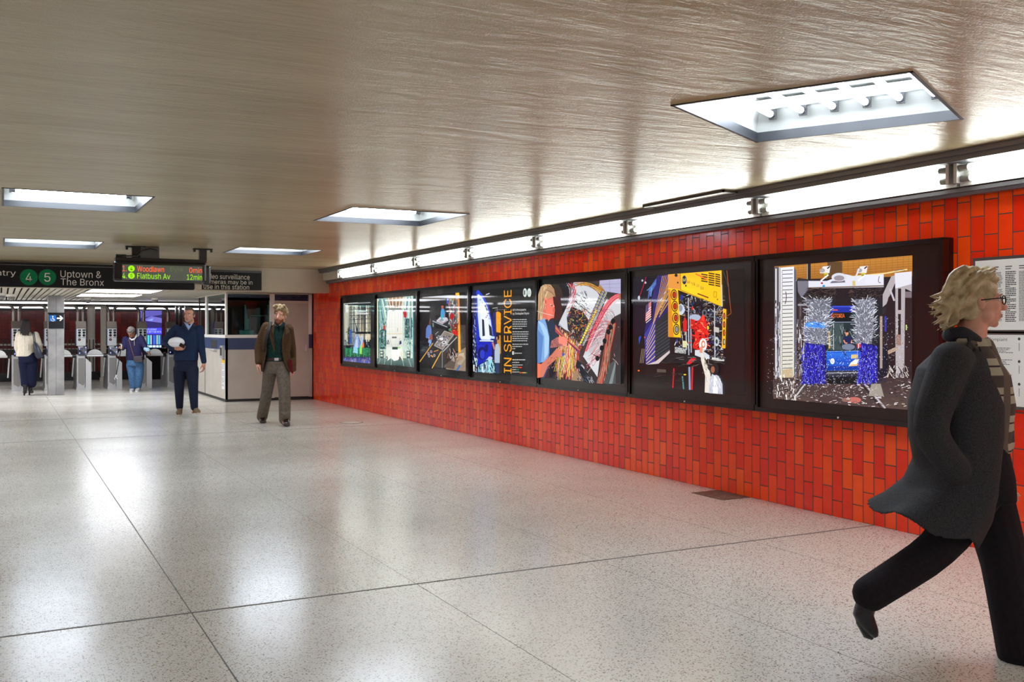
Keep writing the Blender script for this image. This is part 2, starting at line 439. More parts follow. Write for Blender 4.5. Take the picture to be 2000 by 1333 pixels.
# ---------------------------------------------------------------- recessed ceiling lights
E_ceil = emat('ceiling_tube_glow', (228, 240, 255), TUBE_CEIL)
E_wall = emat('wall_tube_glow', (246, 252, 244), TUBE_WALL)
def recess(name, cx, cy, rz, ha, hb, label, n=6, along='b'):
    t = thing(name, label, 'ceiling light', (cx, cy, CZ), rz, 'square recessed ceiling lights')
    R = Matrix.Translation((cx, cy, CZ)) @ Matrix.Rotation(rz, 4, 'Z')
    def T(mb): mb.v = [tuple(R @ Vector(p)) for p in mb.v]; return mb
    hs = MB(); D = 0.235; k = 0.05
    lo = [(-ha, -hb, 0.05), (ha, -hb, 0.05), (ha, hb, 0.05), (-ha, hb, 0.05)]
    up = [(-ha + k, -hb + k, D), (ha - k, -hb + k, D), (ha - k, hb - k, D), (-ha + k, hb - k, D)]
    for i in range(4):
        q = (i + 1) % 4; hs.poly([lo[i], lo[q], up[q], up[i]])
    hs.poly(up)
    # rails that carry the sockets
    if along == 'b':
        for sgn in (-1, 1): hs.box(-ha + k, ha - k, sgn * (hb - 0.12) - 0.025, sgn * (hb - 0.12) + 0.025, D - 0.07, D - 0.02)
    else:
        for sgn in (-1, 1): hs.box(sgn * (ha - 0.12) - 0.025, sgn * (ha - 0.12) + 0.025, -hb + k, hb - k, D - 0.07, D - 0.02)
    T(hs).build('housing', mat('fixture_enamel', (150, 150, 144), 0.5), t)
    fr = MB(); e = 0.018
    for x0, x1, y0, y1 in ((-ha, ha, -hb, -hb + e), (-ha, ha, hb - e, hb), (-ha, -ha + e, -hb, hb), (ha - e, ha, -hb, hb)):
        fr.box(x0, x1, y0, y1, -0.004, 0.052)
    T(fr).build('frame', mat('fixture_frame', (20, 22, 27), 0.45), t)
    H = ha if along == 'b' else hb; Lh = (hb if along == 'b' else ha) - 0.09
    for i in range(n):
        q = -H + 0.13 + (2 * H - 0.26) * i / (n - 1); z = D - 0.10
        def P(a, b, zz): return (a, b, zz) if along == 'b' else (b, a, zz)
        tb = MB().tube([P(q, -Lh + 0.02, z), P(q, Lh - 0.02, z)], 0.019, 10)
        o = T(tb).build('tube', E_ceil, t)
        for sgn in (-1, 1):
            sk = MB().tube([P(q, sgn * (Lh - 0.02), z), P(q, sgn * (Lh + 0.018), z)], 0.0205, 10)
            a = sorted((sgn * (Lh + 0.012), sgn * (Lh + 0.03)))
            if along == 'b': sk.box(q - 0.022, q + 0.022, a[0], a[1], z - 0.024, z + 0.07)
            else: sk.box(a[0], a[1], q - 0.022, q + 0.022, z - 0.024, z + 0.07)
            T(sk).build('socket', mat('fixture_socket', (70, 70, 72), 0.5), o)
    return t
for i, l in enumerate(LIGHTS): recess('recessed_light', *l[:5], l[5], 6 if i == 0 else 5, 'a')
for i, l in enumerate(HID_FILL): recess('recessed_light', *l, 'square recessed ceiling light added as fill outside the picture', 4)

# bars of light in the slatted soffit
for (q, lab) in (([(168, 571.5), (180, 565), (311, 568), (300, 573)], 'upper, longer light panel set in the slatted soffit past the sign'),
                 ([(150, 579.5), (158, 575), (274, 577), (264, 580.5)], 'lower, shorter light panel set in the slatted soffit past the sign')):
    P = [on_floor(u, v, SOF - 0.006) for u, v in q]
    x0 = (P[0][0] + P[1][0]) / 2; x1 = (P[2][0] + P[3][0]) / 2; y0 = (P[0][1] + P[3][1]) / 2; y1 = (P[1][1] + P[2][1]) / 2
    t = thing('light_panel', lab, 'ceiling light', ((x0 + x1) / 2, (y0 + y1) / 2, SOF), 0, 'light panels in the slatted soffit')
    MB().box(x0, x1, y0, y1, SOF - 0.006, SOF + 0.002).build('diffuser', emat('panel_glow', (245, 248, 255), 7.5), t)
    MB().box(x0 - 0.03, x1 + 0.03, y0 - 0.03, y1 + 0.03, SOF - 0.004, SOF + 0.004).build('frame', M_trim, t)
def strip(y, z, x0, x1, lab, s=2.6, w=0.06):
    t = thing('strip_light', lab, 'strip light', ((x0 + x1) / 2, y, z), 0)
    MB().box(x0, x1, y - w * .6, y + w * .6, z, z + 0.04).build('housing', mat('strip_housing', (120, 120, 120), 0.5), t)
    MB().tube([(x0 + 0.05, y, z - 0.02), (x1 - 0.05, y, z - 0.02)], 0.02, 8).build('tube', emat('strip_glow%.1f' % s, (250, 250, 255), s), t)
strip(26.6, SOF - 0.055, -2.0, 5.4, 'long thin strip light on the slatted soffit above the turnstiles', 6, 0.035)
strip(30.3, 2.25, -3, 12, 'strip light past the railing, nearest of the platform strips', 7)
strip(34.6, 2.12, -6, 15, 'strip light in front of the dark red platform wall', 8.0, 0.1)
for yy in (20.2, 22.4, 24.6):      # unseen light panels added left of the picture to brighten the gates
    for xx in (-3.4, -1.2):
        t = thing('light_panel', 'light panel added as fill in the slatted soffit outside the picture', 'ceiling light', (xx, yy, SOF), 0, 'light panels in the slatted soffit')
        MB().box(xx - 0.55, xx + 0.55, yy - 0.55, yy + 0.55, SOF - 0.008, SOF - 0.001).build('diffuser', emat('panel_glow', (245, 248, 255), 7.5), t)

# ---------------------------------------------------------------- wall light trough and its twin tube units
tr = MB()
PX = WX - 0.10
y0, y1 = BACK + 0.1, FY - 0.015
tr.box(PX - 0.10, WX - 0.001, y0, y1, 2.49, CZ - 0.002)        # top rail
tr.box(PX - 0.118, PX - 0.10, y0, y1, 2.525, CZ - 0.002)
tr.box(PX + 0.045, WX - 0.001, y0, y1, 2.288, 2.330)             # bottom rail
tr.box(PX + 0.03, PX + 0.046, y0, y1, 2.310, 2.336)
struct('trim_5', tr, mat('dark_rail', (118, 118, 124), 0.35, 0.5))
ULAB = ['end unit of the wall strip, beside the fascia, above the green machinery poster',
        'above the white sheeted bus poster', 'above the workbench poster', 'above the IN SERVICE poster',
        'above the poster of the woman with cables', 'above the yellow bus engine poster',
        'above the blue bus wash poster', 'above the blonde walking person at the right edge']
u0 = None
PIT = 1.87
for i in range(12):
    ya, yb = 17.42 - PIT * i, 17.42 - PIT * (i + 1)
    if u0 is None:
        t = thing('wall_light', 'twin-tube fluorescent wall light at the far end of the strip, beside the fascia', 'wall light', (WX, ya, 2.42), 0, 'twin-tube wall lights above the posters')
        MB().box(PX + 0.02, WX - 0.001, yb + 0.012, ya - 0.012, 2.345, 2.488).build('reflector', M_white, t)
        for k, (zz, xx) in enumerate(((2.455, PX - 0.02), (2.388, PX - 0.005))):
            a = MB().tube([(xx, yb + 0.11, zz), (xx, ya - 0.11, zz)], 0.019, 10).build('tube', E_wall, t)
            for s0, s1 in ((ya - 0.11, ya - 0.045), (yb + 0.045, yb + 0.11)):
                MB().tube([(xx, s0, zz), (xx, s1, zz)], 0.0215, 10).build('socket', mat('socket_grey', (150, 148, 142), 0.4), a)
        for yy in (ya - 0.03, yb + 0.03):
            MB().box(PX - 0.05, PX + 0.02, yy - 0.012, yy + 0.012, 2.36, 2.486).build('bracket', M_alu, t)
        u0 = t
    else:
        lab = 'twin-tube fluorescent wall light ' + ULAB[i] if i < 8 else 'twin-tube fluorescent wall light outside the picture'
        dup(u0, None, (WX, ya, 2.42), lab)
# short cream box between the last unit and the fascia
tag(MB().box(PX - 0.03, WX - 0.001, 17.44, FY - 0.02, 2.345, 2.487).build('junction_box', M_cream), 'cream metal box at the far end of the wall light strip, against the fascia', 'junction box')
# flush access panel in the ceiling beside the wall lights
ap = thing('ceiling_hatch', 'grey metal access panel in the ceiling, beside the wall lights', 'access panel', (5.4, 6.9, CZ))
MB().box(5.24, 5.60, 6.34, 7.46, CZ - 0.014, CZ - 0.001).build('panel', mat('panel_grey', (158, 150, 138), 0.4), ap)
fr = MB()
for a in ((5.235, 5.25, 6.33, 7.47), (5.235, 5.60, 6.33, 6.345), (5.235, 5.60, 7.455, 7.47)): fr.box(*a, CZ - 0.022, CZ - 0.001)
fr.build('rim', mat('dark_rim', (70, 66, 60), 0.4), ap)
# floor covers
fc = thing('floor_cover', 'worn metal cover plate in the floor at the foot of the red wall', 'cover plate', (5.5, 6.6, 0))
q = [on_floor(u, v) for u, v in ((1368, 961), (1404, 956), (1466, 972), (1430, 976))]
ys = [p[1] for p in q]
MB().box(5.30, 5.595, min(ys), max(ys) - 0.05, 0.0, 0.004).build('plate', mat('worn_plate', (124, 104, 92), 0.5, 0.3, noise_col=((84, 66, 56), 18)), fc)
c = on_floor(686, 826)
hc = thing('manhole', 'small round metal access cap in the floor, in front of the two walkers', 'floor cap', (c[0], c[1], 0))
ring = MB(); ring.tube([(c[0] + 0.17 * math.cos(a), c[1] + 0.17 * math.sin(a), 0.001) for a in [i * math.pi / 16 for i in range(33)]], 0.006, 6); ring.build('rim', mat('cap_rim', (120, 114, 104), 0.5), hc)
MB().poly([(c[0] + 0.165 * math.cos(i * math.pi / 16), c[1] + 0.165 * math.sin(i * math.pi / 16), 0.003) for i in range(32)]).build('cap', mat('cap_face', (196, 186, 170), 0.4), hc)
# ================================================================ SIGNS, BOOTH, GATES
M_navy = mat('navy_enamel', (44, 62, 104), 0.35)
M_navyd = mat('dark_navy_louvre', (34, 44, 82), 0.4)
M_grey = mat('booth_grey_panel', (192, 187, 177), 0.42, noise_col=((184, 178, 167), 2.5))
M_sign = mat('sign_black', (22, 24, 30), 0.5, spec=0.3)
M_ink = paint_mat('sign_ink', 0, 0.4)
M_dark = mat('dark_interior', (34, 34, 36), 0.7)

def text_on_y(mb, s, u0, v0, u1, v1, Y, col, bold=0.042):
    """text in the photo box (u0,v0)-(u1,v1) (lower left, upper right corner of the ink) on the plane y=Y"""
    x0, z0 = on_y(u0, v0, Y); x1, _ = on_y(u1, v0, Y); _, z1 = on_y(u0, v1, Y)
    pts, fs = fit_text(s, x1 - x0, z1 - z0, bold)
    mb.add([(x0 + p[0], Y, z0 + p[1]) for p in pts], fs, rgb(*col))
def disc_y(mb, x, z, r, Y, col, n=28, sx=1.0):
    mb.poly([(x + r * sx * math.cos(i * 2 * math.pi / n), Y, z + r * math.sin(i * 2 * math.pi / n)) for i in range(n)], rgb(*col))
def box_y(mb, u0, v0, u1, v1, Y0, Y1, **k):
    """box whose front face (at Y0) covers photo box"""
    x0, za = on_y(u0, v0, Y0); x1, _ = on_y(u1, v0, Y0); _, zb = on_y((u0 + u1) / 2, v1, Y0); _, za = on_y((u0 + u1) / 2, v0, Y0)
    mb.box(min(x0, x1), max(x0, x1), min(Y0, Y1), max(Y0, Y1), min(za, zb), max(za, zb), **k); return mb

# --- long uptown sign
SY = FY - 0.09
t = thing('station_sign', 'long black overhead sign with green 4 and 5 discs reading Uptown & The Bronx', 'sign', (0.8, SY, 2.3))
xr, _ = on_y(379, 545, SY)
MB().box(-1.2, xr, SY, SY + 0.075, 2.122, 2.515).build('panel', M_sign, t)
MB().box(-1.2, xr, SY - 0.012, SY + 0.08, 2.50, 2.53).build('top_rail', M_black, t)
MB().box(-1.2, xr, SY - 0.006, SY, 2.484, 2.490).build('white_line', mat('sign_line', (150, 152, 156), 0.4), t)
ink = MB(); Y = SY - 0.003
text_on_y(ink, 'Entry', -20, 541, 31, 527, Y, (236, 238, 236))
for u, n in ((56.2, '4'), (92.6, '5')):
    x, z = on_y(u, 541.8, Y); disc_y(ink, x, z, 0.135, Y, (0, 130, 84))
    text_on_y(ink, n, u - 6.2, 550.5, u + 6, 533.5, Y - 0.001, (240, 244, 240))
text_on_y(ink, 'Uptown &', 118, 545.5, 198, 528.4, Y, (236, 238, 236))
text_on_y(ink, 'The Bronx', 118.6, 557.3, 203, 544.2, Y, (236, 238, 236))
ink.build('lettering', M_ink, t)

# --- surveillance sign
t = thing('notice_sign', 'black overhead sign reading Video surveillance cameras may be in use', 'sign', (3.0, SY, 2.3))
mb = MB(); xl, _ = on_y(394, 545, SY); xr2, _ = on_y(511, 545, SY)
mb.box(xl, xr2, SY, SY + 0.075, 2.136, 2.47).build('panel', M_sign, t)
MB().box(xl, xr2, SY - 0.01, SY + 0.08, 2.455, 2.495).build('top_rail', M_black, t)
ink = MB()
text_on_y(ink, 'Video surveillance', 397.7, 544.6, 487.5, 534.6, Y, (226, 226, 218))
text_on_y(ink, 'cameras may be in', 397.7, 556.5, 493, 545.8, Y, (226, 226, 218))
text_on_y(ink, 'use in this station', 397.7, 564.4, 486.6, 555.2, Y, (226, 226, 218))
ink.build('lettering', M_ink, t)
for u in (388,):
    tag(box_y(MB(), 380.5, 556, 394, 565, SY, SY + 0.07).build('conduit_box', M_cream), 'small cream conduit box between the two black overhead signs', 'box')

# --- hanging train arrival sign
LY = 14.30
x0, za = on_y(223, 549, LY); x1, zb = on_y(404, 512, LY)
zb = on_y(225, 508.5, LY)[1]
t = thing('arrival_sign', 'black hanging LED sign listing trains to Woodlawn and Flatbush Av', 'LED sign', ((x0 + x1) / 2, LY + 0.1, CZ))
MB().box(x0, x1, LY, LY + 0.2, za, zb, bev=0.03).build('housing', M_black, t)
MB().box(x1 - 0.04, x1 + 0.07, LY + 0.05, LY + 0.24, za - 0.03, zb - 0.03, bev=0.03).build('end_cap', M_black, t)
MB().box(x0 + 0.02, x1 + 0.0, LY + 0.03, LY + 0.19, zb, zb + 0.045).build('top_cover', mat('brown_black', (30, 22, 20), 0.5), t)
sx0, sz0 = on_y(238.5, 546.5, LY); sx1, _ = on_y(395, 546, LY); sz1 = on_y(238.5, 516.5, LY)[1]
scr = MB()
Ys = LY - 0.002
scr.poly([(sx0, Ys, sz0), (sx1, Ys, sz0), (sx1, Ys, sz1), (sx0, Ys, sz1)], rgb(70, 72, 62))
n = 60
def tt(s, u0, u1, row, col):
    w = sx1 - sx0; h = sz1 - sz0
    a = sx0 + (u0 - 238.5) / 156.5 * w; b = sx0 + (u1 - 238.5) / 156.5 * w
    z0 = sz0 + h * (0.55 if row == 0 else 0.09); z1 = z0 + h * 0.36
    pts, fs = fit_text(s, b - a, z1 - z0, 0.01)
    scr.add([(a + p[0], Ys - 0.002, z0 + p[1]) for p in pts], fs, rgb(*col))
OR, GR = (255, 104, 62), (150, 222, 20)
tt('1.', 239, 247, 0, OR); tt('Woodlawn', 267, 319, 0, OR); tt('0min', 369, 394.5, 0, OR)
tt('4.', 239, 247, 1, GR); tt('Flatbush Av', 267, 331, 1, GR); tt('12min', 364, 394.5, 1, GR)
tt('Dyre', 331, 357, 0, (84, 96, 60))
for row, nn in ((0, '4'), (1, '5')):
    w = sx1 - sx0; h = sz1 - sz0; cx = sx0 + (256 - 238.5) / 156.5 * w; cz = sz0 + h * (0.73 if row == 0 else 0.27)
    disc_y(scr, cx, cz, 0.043, Ys - 0.002, GR)
    pts, fs = fit_text(nn, 0.028, 0.045, 0.01)
    scr.add([(cx - 0.014 + p[0], Ys - 0.004, cz - 0.022 + p[1]) for p in pts], fs, rgb(30, 50, 10))
scr.build('screen', paint_mat('led_screen', 0.85, 0.3), t)
def hanger(u, w=0.05):
    x = on_y(u, 500, LY + 0.1)[0]
    hb = MB(); hb.box(x - w, x + w, LY + 0.07, LY + 0.15, zb + 0.03, CZ); hb.box(x - 0.13, x + 0.13, LY + 0.06, LY + 0.16, CZ - 0.02, CZ)
    hb.box(x - 0.13, x - 0.10, LY + 0.08, LY + 0.12, CZ - 0.05, CZ); hb.box(x + 0.10, x + 0.13, LY + 0.08, LY + 0.12, CZ - 0.05, CZ)
    hb.build('hanger', M_black, t)
hanger(265); hanger(396)
xb = on_y(292, 500, LY + 0.1)[0]
jb = MB(); jb.box(xb - 0.12, xb + 0.12, LY + 0.04, LY + 0.2, zb + 0.04, CZ - 0.01); jb.build('junction_box', mat('grey_box', (84, 84, 84), 0.5), t)
MB().tube([(x0 + 0.1, LY + 0.05, zb + 0.06), (x0 + 0.3, LY + 0.03, zb + 0.07), (xb - 0.1, LY + 0.02, zb + 0.14), (xb, LY + 0.02, zb + 0.17), (xb + 0.1, LY + 0.05, zb + 0.15)], 0.012, 6).build('conduit', mat('conduit_grey', (60, 60, 62), 0.4, 0.3), t)
MB().tube([(x0 + 0.03, LY + 0.1, zb + 0.06), (x0 + 0.16, LY + 0.1, zb + 0.06)], 0.03, 8).build('conduit', M_black, t)

# --- square steel column with the lift arrow
CYF = 23.15
cx0, _ = on_y(94, 700, CYF); cx1, _ = on_y(125.5, 700, CYF)
t = thing('column', 'square brushed steel column with a wheelchair arrow sign', 'column', ((cx0 + cx1) / 2, CYF + 0.18, 0))
MB().box(cx0, cx1, CYF, CYF + 0.36, 0, SOF - 0.001, bev=0.006).build('cladding', mat('column_steel', (172, 172, 172), 0.42, 0.5, noise_col=((140, 140, 142), 3)), t)
xm = (cx0 + cx1) / 2
MB().box(xm - 0.002, xm + 0.002, CYF - 0.002, CYF, 0, SOF - 0.01).build('seam', M_dark, t)
pl = box_y(MB(), 95.3, 642, 124.8, 611, CYF - 0.02, CYF - 0.001).build('sign_plate', M_sign, t)
MB().box(cx0 - 0.005, cx1 + 0.005, CYF - 0.026, CYF - 0.002, on_y(100, 614, CYF)[1], on_y(100, 611, CYF)[1]).build('sign_rail', M_black, t)
ink = MB(); Yc = CYF - 0.022
def qy(u0, v0, u1, v1, Y, col): 
    a, z0 = on_y(u0, v0, Y); b, _ = on_y(u1, v0, Y); z1 = on_y(u0, v1, Y)[1]
    ink.poly([(a, Y, z0), (b, Y, z0), (b, Y, z1), (a, Y, z1)], rgb(*col))
qy(96.3, 628, 109.4, 616, Yc, (20, 110, 196))
def py(pts, Y, col): ink.poly([(on_y(u, v, Y)[0], Y, on_y(u, v, Y)[1]) for u, v in pts], rgb(*col))
WH = (240, 244, 244)
x, z = on_y(103, 618.6, Yc); disc_y(ink, x, z, 0.014, Yc - 0.001, WH, 12)
py([(102.4, 619.5), (103.6, 619.5), (103.8, 623), (106, 623), (107.2, 626), (106, 626.6), (105, 624.2), (102.6, 624.2)], Yc - 0.001, WH)
x, z = on_y(103.2, 624.3, Yc)
nn = 14
for i in range(nn):
    a0 = math.radians(150 + 200 * i / nn); a1 = math.radians(150 + 200 * (i + 1) / nn)
    ink.poly([(x + r * math.cos(a), Yc - 0.001, z + r * math.sin(a)) for r, a in ((0.030, a0), (0.041, a0), (0.041, a1), (0.030, a1))], rgb(*WH))
py([(111, 620.6), (118.2, 620.6), (115.6, 617), (118.6, 617), (123.4, 622), (118.6, 627.2), (115.6, 627.2), (118.2, 623.6), (111, 623.6)], Yc - 0.001, WH)
ink.build('symbols', M_ink, pl)

# --- white post and round pipe column
def post(name, u0, u1, Y, lab, m, rnd=False, top=SOF):
    a, _ = on_y(u0, 700, Y); b, _ = on_y(u1, 700, Y); c = (a + b) / 2; r = (b - a) / 2
    t = thing(name, lab, 'column', (c, Y + r, 0 if Y < 30 else -1.6))
    if rnd:
        MB().tube([(c, Y + r, -1.6), (c, Y + r, top)], r, 24).build('shaft', m, t)
        MB().tube([(c, Y + r, 1.1), (c, Y + r, 1.14)], r * 1.03, 24).build('band', M_alu, t)
        MB().box(c - r * 1.4, c + r * 1.4, Y, Y + 2 * r, top - 0.12, top - 0.02).build('capital', m, t)
    else:
        MB().box(a, b, Y, Y + 0.2, 0, top - 0.002, bev=0.004).build('shaft', m, t)
        MB().box(a - 0.02, b + 0.02, Y - 0.02, Y + 0.22, 0, 0.1).build('foot', m, t)
post('post', 197.5, 207.5, 28.6, 'slim cream square post behind the turnstile on the left of the grey-haired person', M_cream)
post('pipe_column', 171, 186.5, 31.6, 'round cream pipe column beyond the railing', M_cream, True, 2.6)
post('pipe_column', 343.5, 348, 28.8, 'black slim post behind the head of the person in the navy sweater', M_black)
post('pipe_column', 351, 356, 28.8, 'second black slim post behind the head of the person in the navy sweater', M_black)
post('pipe_column', 362, 369, 28.8, 'black slim post touching the ticket booth glass', M_black)

# --- wall phone / help point by the pipe column
t = thing('help_point', 'tall grey help point cabinet in front of the round pipe column', 'cabinet', (on_y(166, 700, 30.6)[0], 30.7, 0))
box_y(MB(), 162.5, 654, 171, 627, 30.6, 30.8).build('cabinet', mat('cabinet_grey', (112, 102, 92), 0.5), t)
box_y(MB(), 164, 742, 169, 654, 30.65, 30.75).build('stand', M_cream, t)
box_y(MB(), 165, 627, 167.5, 600, 30.66, 30.72).build('stem', M_black, t)
MB().box(t.location.x - 0.3, t.location.x + 0.3, 30.4, 31.0, -0.06, 0.0).build('foot_plate', M_dark, t)

# --- kiosk screen
KY = 29.2
t = thing('digital_kiosk', 'tall digital screen glowing purple and blue behind the grey-haired person', 'screen', (on_y(295, 700, KY)[0], KY + 0.1, 0))
box_y(MB(), 271, 742, 317, 604, KY, KY + 0.15).build('casing', M_black, t)
sc = MB(); Yk = KY - 0.003
def kq(pts, col, d=0): sc.poly([(on_y(u, v, Yk - d)[0], Yk - d, on_y(u, v, Yk - d)[1]) for u, v in pts], rgb(*col))
kq([(272.5, 680), (316, 680), (316, 607), (272.5, 607)], (40, 34, 92))
kq([(272.5, 622), (316, 615), (316, 607), (272.5, 607)], (78, 74, 150), .001)
kq([(276, 626), (296, 618), (316, 622), (316, 631), (290, 628)], (96, 92, 170), .002)
kq([(286, 626), (300, 622), (297, 627)], (120, 140, 255), .003)
kq([(280, 653), (316, 653), (316, 641), (280, 641)], (66, 62, 235), .002)
kq([(272.5, 641), (281, 641), (281, 678), (272.5, 666)], (130, 120, 200), .002)
for a, b, c in ((283, 285.5, (150, 150, 255)), (288, 292, (60, 180, 190)), (294, 296, (190, 200, 255)), (299, 304, (44, 90, 190)), (306, 307.5, (200, 220, 255)), (309, 313, (70, 150, 180))):
    kq([(a, 673), (b, 673), (b, 655), (a, 655)], c, .003)
kq([(280, 679), (315, 679), (315, 675), (280, 675)], (190, 250, 235), .004)
for a in (290, 297, 304, 310): kq([(a, 680), (a + 1.4, 680), (a + 1.4, 674), (a, 674)], (40, 34, 92), .005)
def ktext(s, u0, v0, u1, v1):
    Yt = Yk - .006; x0, z0 = on_y(u0, v0, Yt); x1, _ = on_y(u1, v0, Yt); z1 = on_y(u0, v1, Yt)[1]
    pts, fs = fit_text(s, x1 - x0, z1 - z0, 0.02); sc.add([(x0 + p[0], Yt, z0 + p[1]) for p in pts], fs, rgb(170, 190, 255))
ktext('REBUILDING', 278, 645.5, 306, 642.2); ktext('A BETTER MTA', 287, 650.3, 315, 647)
sc.build('screen', paint_mat('kiosk_glow', 1.1), t)

# --- black railing along the platform edge
RY = 29.75
t = thing('railing', 'long black bar railing behind the turnstiles', 'railing', (2.5, RY, 0))
MB().box(-2, 6.4, RY - 0.02, RY + 0.02, 0.76, 0.86).build('handrail', M_black, t)
MB().box(-2, 6.4, RY - 0.03, RY + 0.03, 0, 0.235).build('toe_board', M_black, t)
x = -1.9; b0 = None
while x < 6.3:
    b = MB().box(-0.011, 0.011, -0.011, 0.011, 0.2, 1.13)
    if b0 is None:
        me = b.mesh('baluster'); me.materials.append(M_black); b0 = bpy.data.objects.new('baluster', me)
        COL.objects.link(b0); o = b0
    else: o = b0.copy(); COL.objects.link(o)
    o.parent = t; o.location = (x - 2.5, 0, 0); x += 0.093

# --- turnstiles
TY = 25.0
M_blueblk = mat('reader_blue_black', (22, 26, 52), 0.25)
def make_turnstile(x, lab):
    t = thing('turnstile', lab, 'turnstile', (x, TY, 0), 0, 'steel turnstiles in a row')
    c = MB(); c.box(x - 0.09, x + 0.09, TY, TY + 1.2, 0.03, 0.80, bev=0.01); c.box(x - 0.10, x + 0.10, TY - 0.01, TY + 1.21, 0, 0.05)
    c.build('cabinet', M_steel, t)
    fr = MB(); fr.prism([(x - 0.06, TY - 0.003, 0.74), (x + 0.075, TY - 0.003, 0.74), (x + 0.075, TY - 0.003, 0.14), (x + 0.04, TY - 0.003, 0.10), (x - 0.06, TY - 0.003, 0.16)], (0, 0.004, 0))
    fr.build('door_panel', mat('turnstile_panel', (146, 144, 142), 0.35, 0.6), t)
    wg = MB(); wg.prism([(x + 0.10, TY + 0.02, 0.0), (x + 0.225, TY + 0.02, 0.0), (x + 0.225, TY + 0.02, 0.62), (x + 0.10, TY + 0.02, 0.74)], (0, 0.08, 0))
    wg.build('side_wing', M_alu, t)
    pod = MB(); pod.box(x - 0.095, x + 0.115, TY + 0.06, TY + 0.30, 1.02, 1.44, bev=0.012); pod.box(x - 0.05, x + 0.06, TY + 0.10, TY + 0.28, 0.78, 1.03)
    pd = pod.build('indicator_pod', mat('pod_silver', (200, 204, 206), 0.35, 0.5), t)
    cap = MB(); cap.prism([(x - 0.10, TY + 0.05, 1.44), (x + 0.12, TY + 0.05, 1.44), (x + 0.10, TY + 0.05, 1.60), (x - 0.11, TY + 0.05, 1.60)], (0, 0.26, 0))
    cap.build('pod_cap', mat('pod_cap_steel', (112, 104, 98), 0.3, 0.8), t)
    sg = MB(); Yp = TY + 0.057
    sg.box(x - 0.06, x + 0.005, Yp, Yp + 0.004, 1.375, 1.41, col=rgb(30, 30, 34)); sg.box(x + 0.035, x + 0.10, Yp, Yp + 0.004, 1.375, 1.41, col=rgb(30, 30, 34))
    for zz in (1.335, 1.27):
        for xx in (x - 0.028, x + 0.068): disc_y(sg, xx, zz, 0.031, Yp, (22, 22, 26), 16)
    sg.box(x - 0.06, x + 0.005, Yp, Yp + 0.004, 1.215, 1.228, col=rgb(90, 90, 92)); sg.box(x + 0.035, x + 0.10, Yp, Yp + 0.004, 1.215, 1.228, col=rgb(90, 90, 92))
    disc_y(sg, x - 0.028, 1.17, 0.031, Yp, (22, 22, 26), 16); disc_y(sg, x - 0.028, 1.17, 0.013, Yp - 0.001, (196, 110, 90), 12)
    sg.build('signal_lights', M_ink, pd)
    MB().box(x - 0.11, x - 0.095, TY + 0.08, TY + 0.28, 1.04, 1.42).build('side_plate', M_navy, pd)
    rd = MB(); rd.prism([(x - 0.05, TY - 0.03, 0.80), (x + 0.125, TY - 0.03, 0.80), (x + 0.125, TY + 0.04, 1.01), (x - 0.05, TY + 0.04, 0.97)], (0, 0.12, 0))
    r = rd.build('fare_reader', M_blueblk, t)
    g = MB()
    for a, b in ((-0.03, 0.955), (0.105, 0.985), (-0.03, 0.855), (0.10, 0.88)):
        yy = TY - 0.03 + (b - 0.80) * 0.33 - 0.006
        g.box(x + a - 0.009, x + a + 0.009, yy, yy + 0.002, b - 0.016, b + 0.016, col=rgb(150, 170, 255))
    g.build('reader_lights', paint_mat('reader_glow', 1.2), r)
    hb = MB().tube([(x - 0.10, TY + 0.2, 0.79), (x - 0.17, TY + 0.2, 0.79)], 0.05, 14); hb.build('hub', M_black, t)
    MB().tube([(x - 0.14, TY + 0.2, 0.76), (x - 0.17, TY + 0.3, 0.3)], 0.018, 8).build('arm', M_alu, t)
    return t
T0 = 0.31; TP = 0.673
TL = ['steel turnstile at the left edge, just left of the person in the cream blazer',
      'steel turnstile half hidden behind the square column', 'steel turnstile immediately right of the square column',
      'steel turnstile beside the reaching stick of the grey-haired person', 'steel turnstile directly behind the grey-haired person',
      'steel turnstile partly hidden by the elbow of the person in the navy sweater']
tr0 = make_turnstile(T0, TL[0])
for i in range(1, 6): dup(tr0, None, (T0 + TP * i, TY, 0), TL[i])
# hoops and curved guards between neighbours
def make_hoop(x, lab):
    t = thing('barrier_hoop', lab, 'hoop', (x, TY + 0.17, 1.6), 0, 'pipe hoops over the turnstile lanes')
    a, b, R, zt = x + 0.055, x + TP - 0.055, 0.13, 1.965
    pts = [(a, TY + 0.17, 1.602)] + [(a + R - R * math.cos(q), TY + 0.17, zt - R + R * math.sin(q)) for q in [i * math.pi / 12 for i in range(7)]]
    pts += [(b - R + R * math.sin(q), TY + 0.17, zt - R + R * math.cos(q)) for q in [i * math.pi / 12 for i in range(7)]] + [(b, TY + 0.17, 1.602)]
    MB().tube(pts, 0.032, 12).build('pipe', mat('hoop_steel', (104, 99, 94), 0.3, 0.7), t)
    for q in (a, b): MB().tube([(q, TY + 0.17, 1.602), (q, TY + 0.17, 1.82)], 0.037, 12).build('sleeve', mat('sleeve_steel', (140, 134, 126), 0.3, 0.85), t)
    return t
HL = ['pipe hoop at the far left edge of the gate row', 'pipe hoop above the person in the cream blazer', 'pipe hoop crossing behind the top of the square column',
      'pipe hoop in front of the round pipe column', 'pipe hoop left of the purple screen', 'pipe hoop framing the purple screen']
h0 = make_hoop(T0 - TP, HL[0])
for i in range(1, 6): dup(h0, None, (T0 - TP + TP * i, TY + 0.17, 1.6), HL[i])
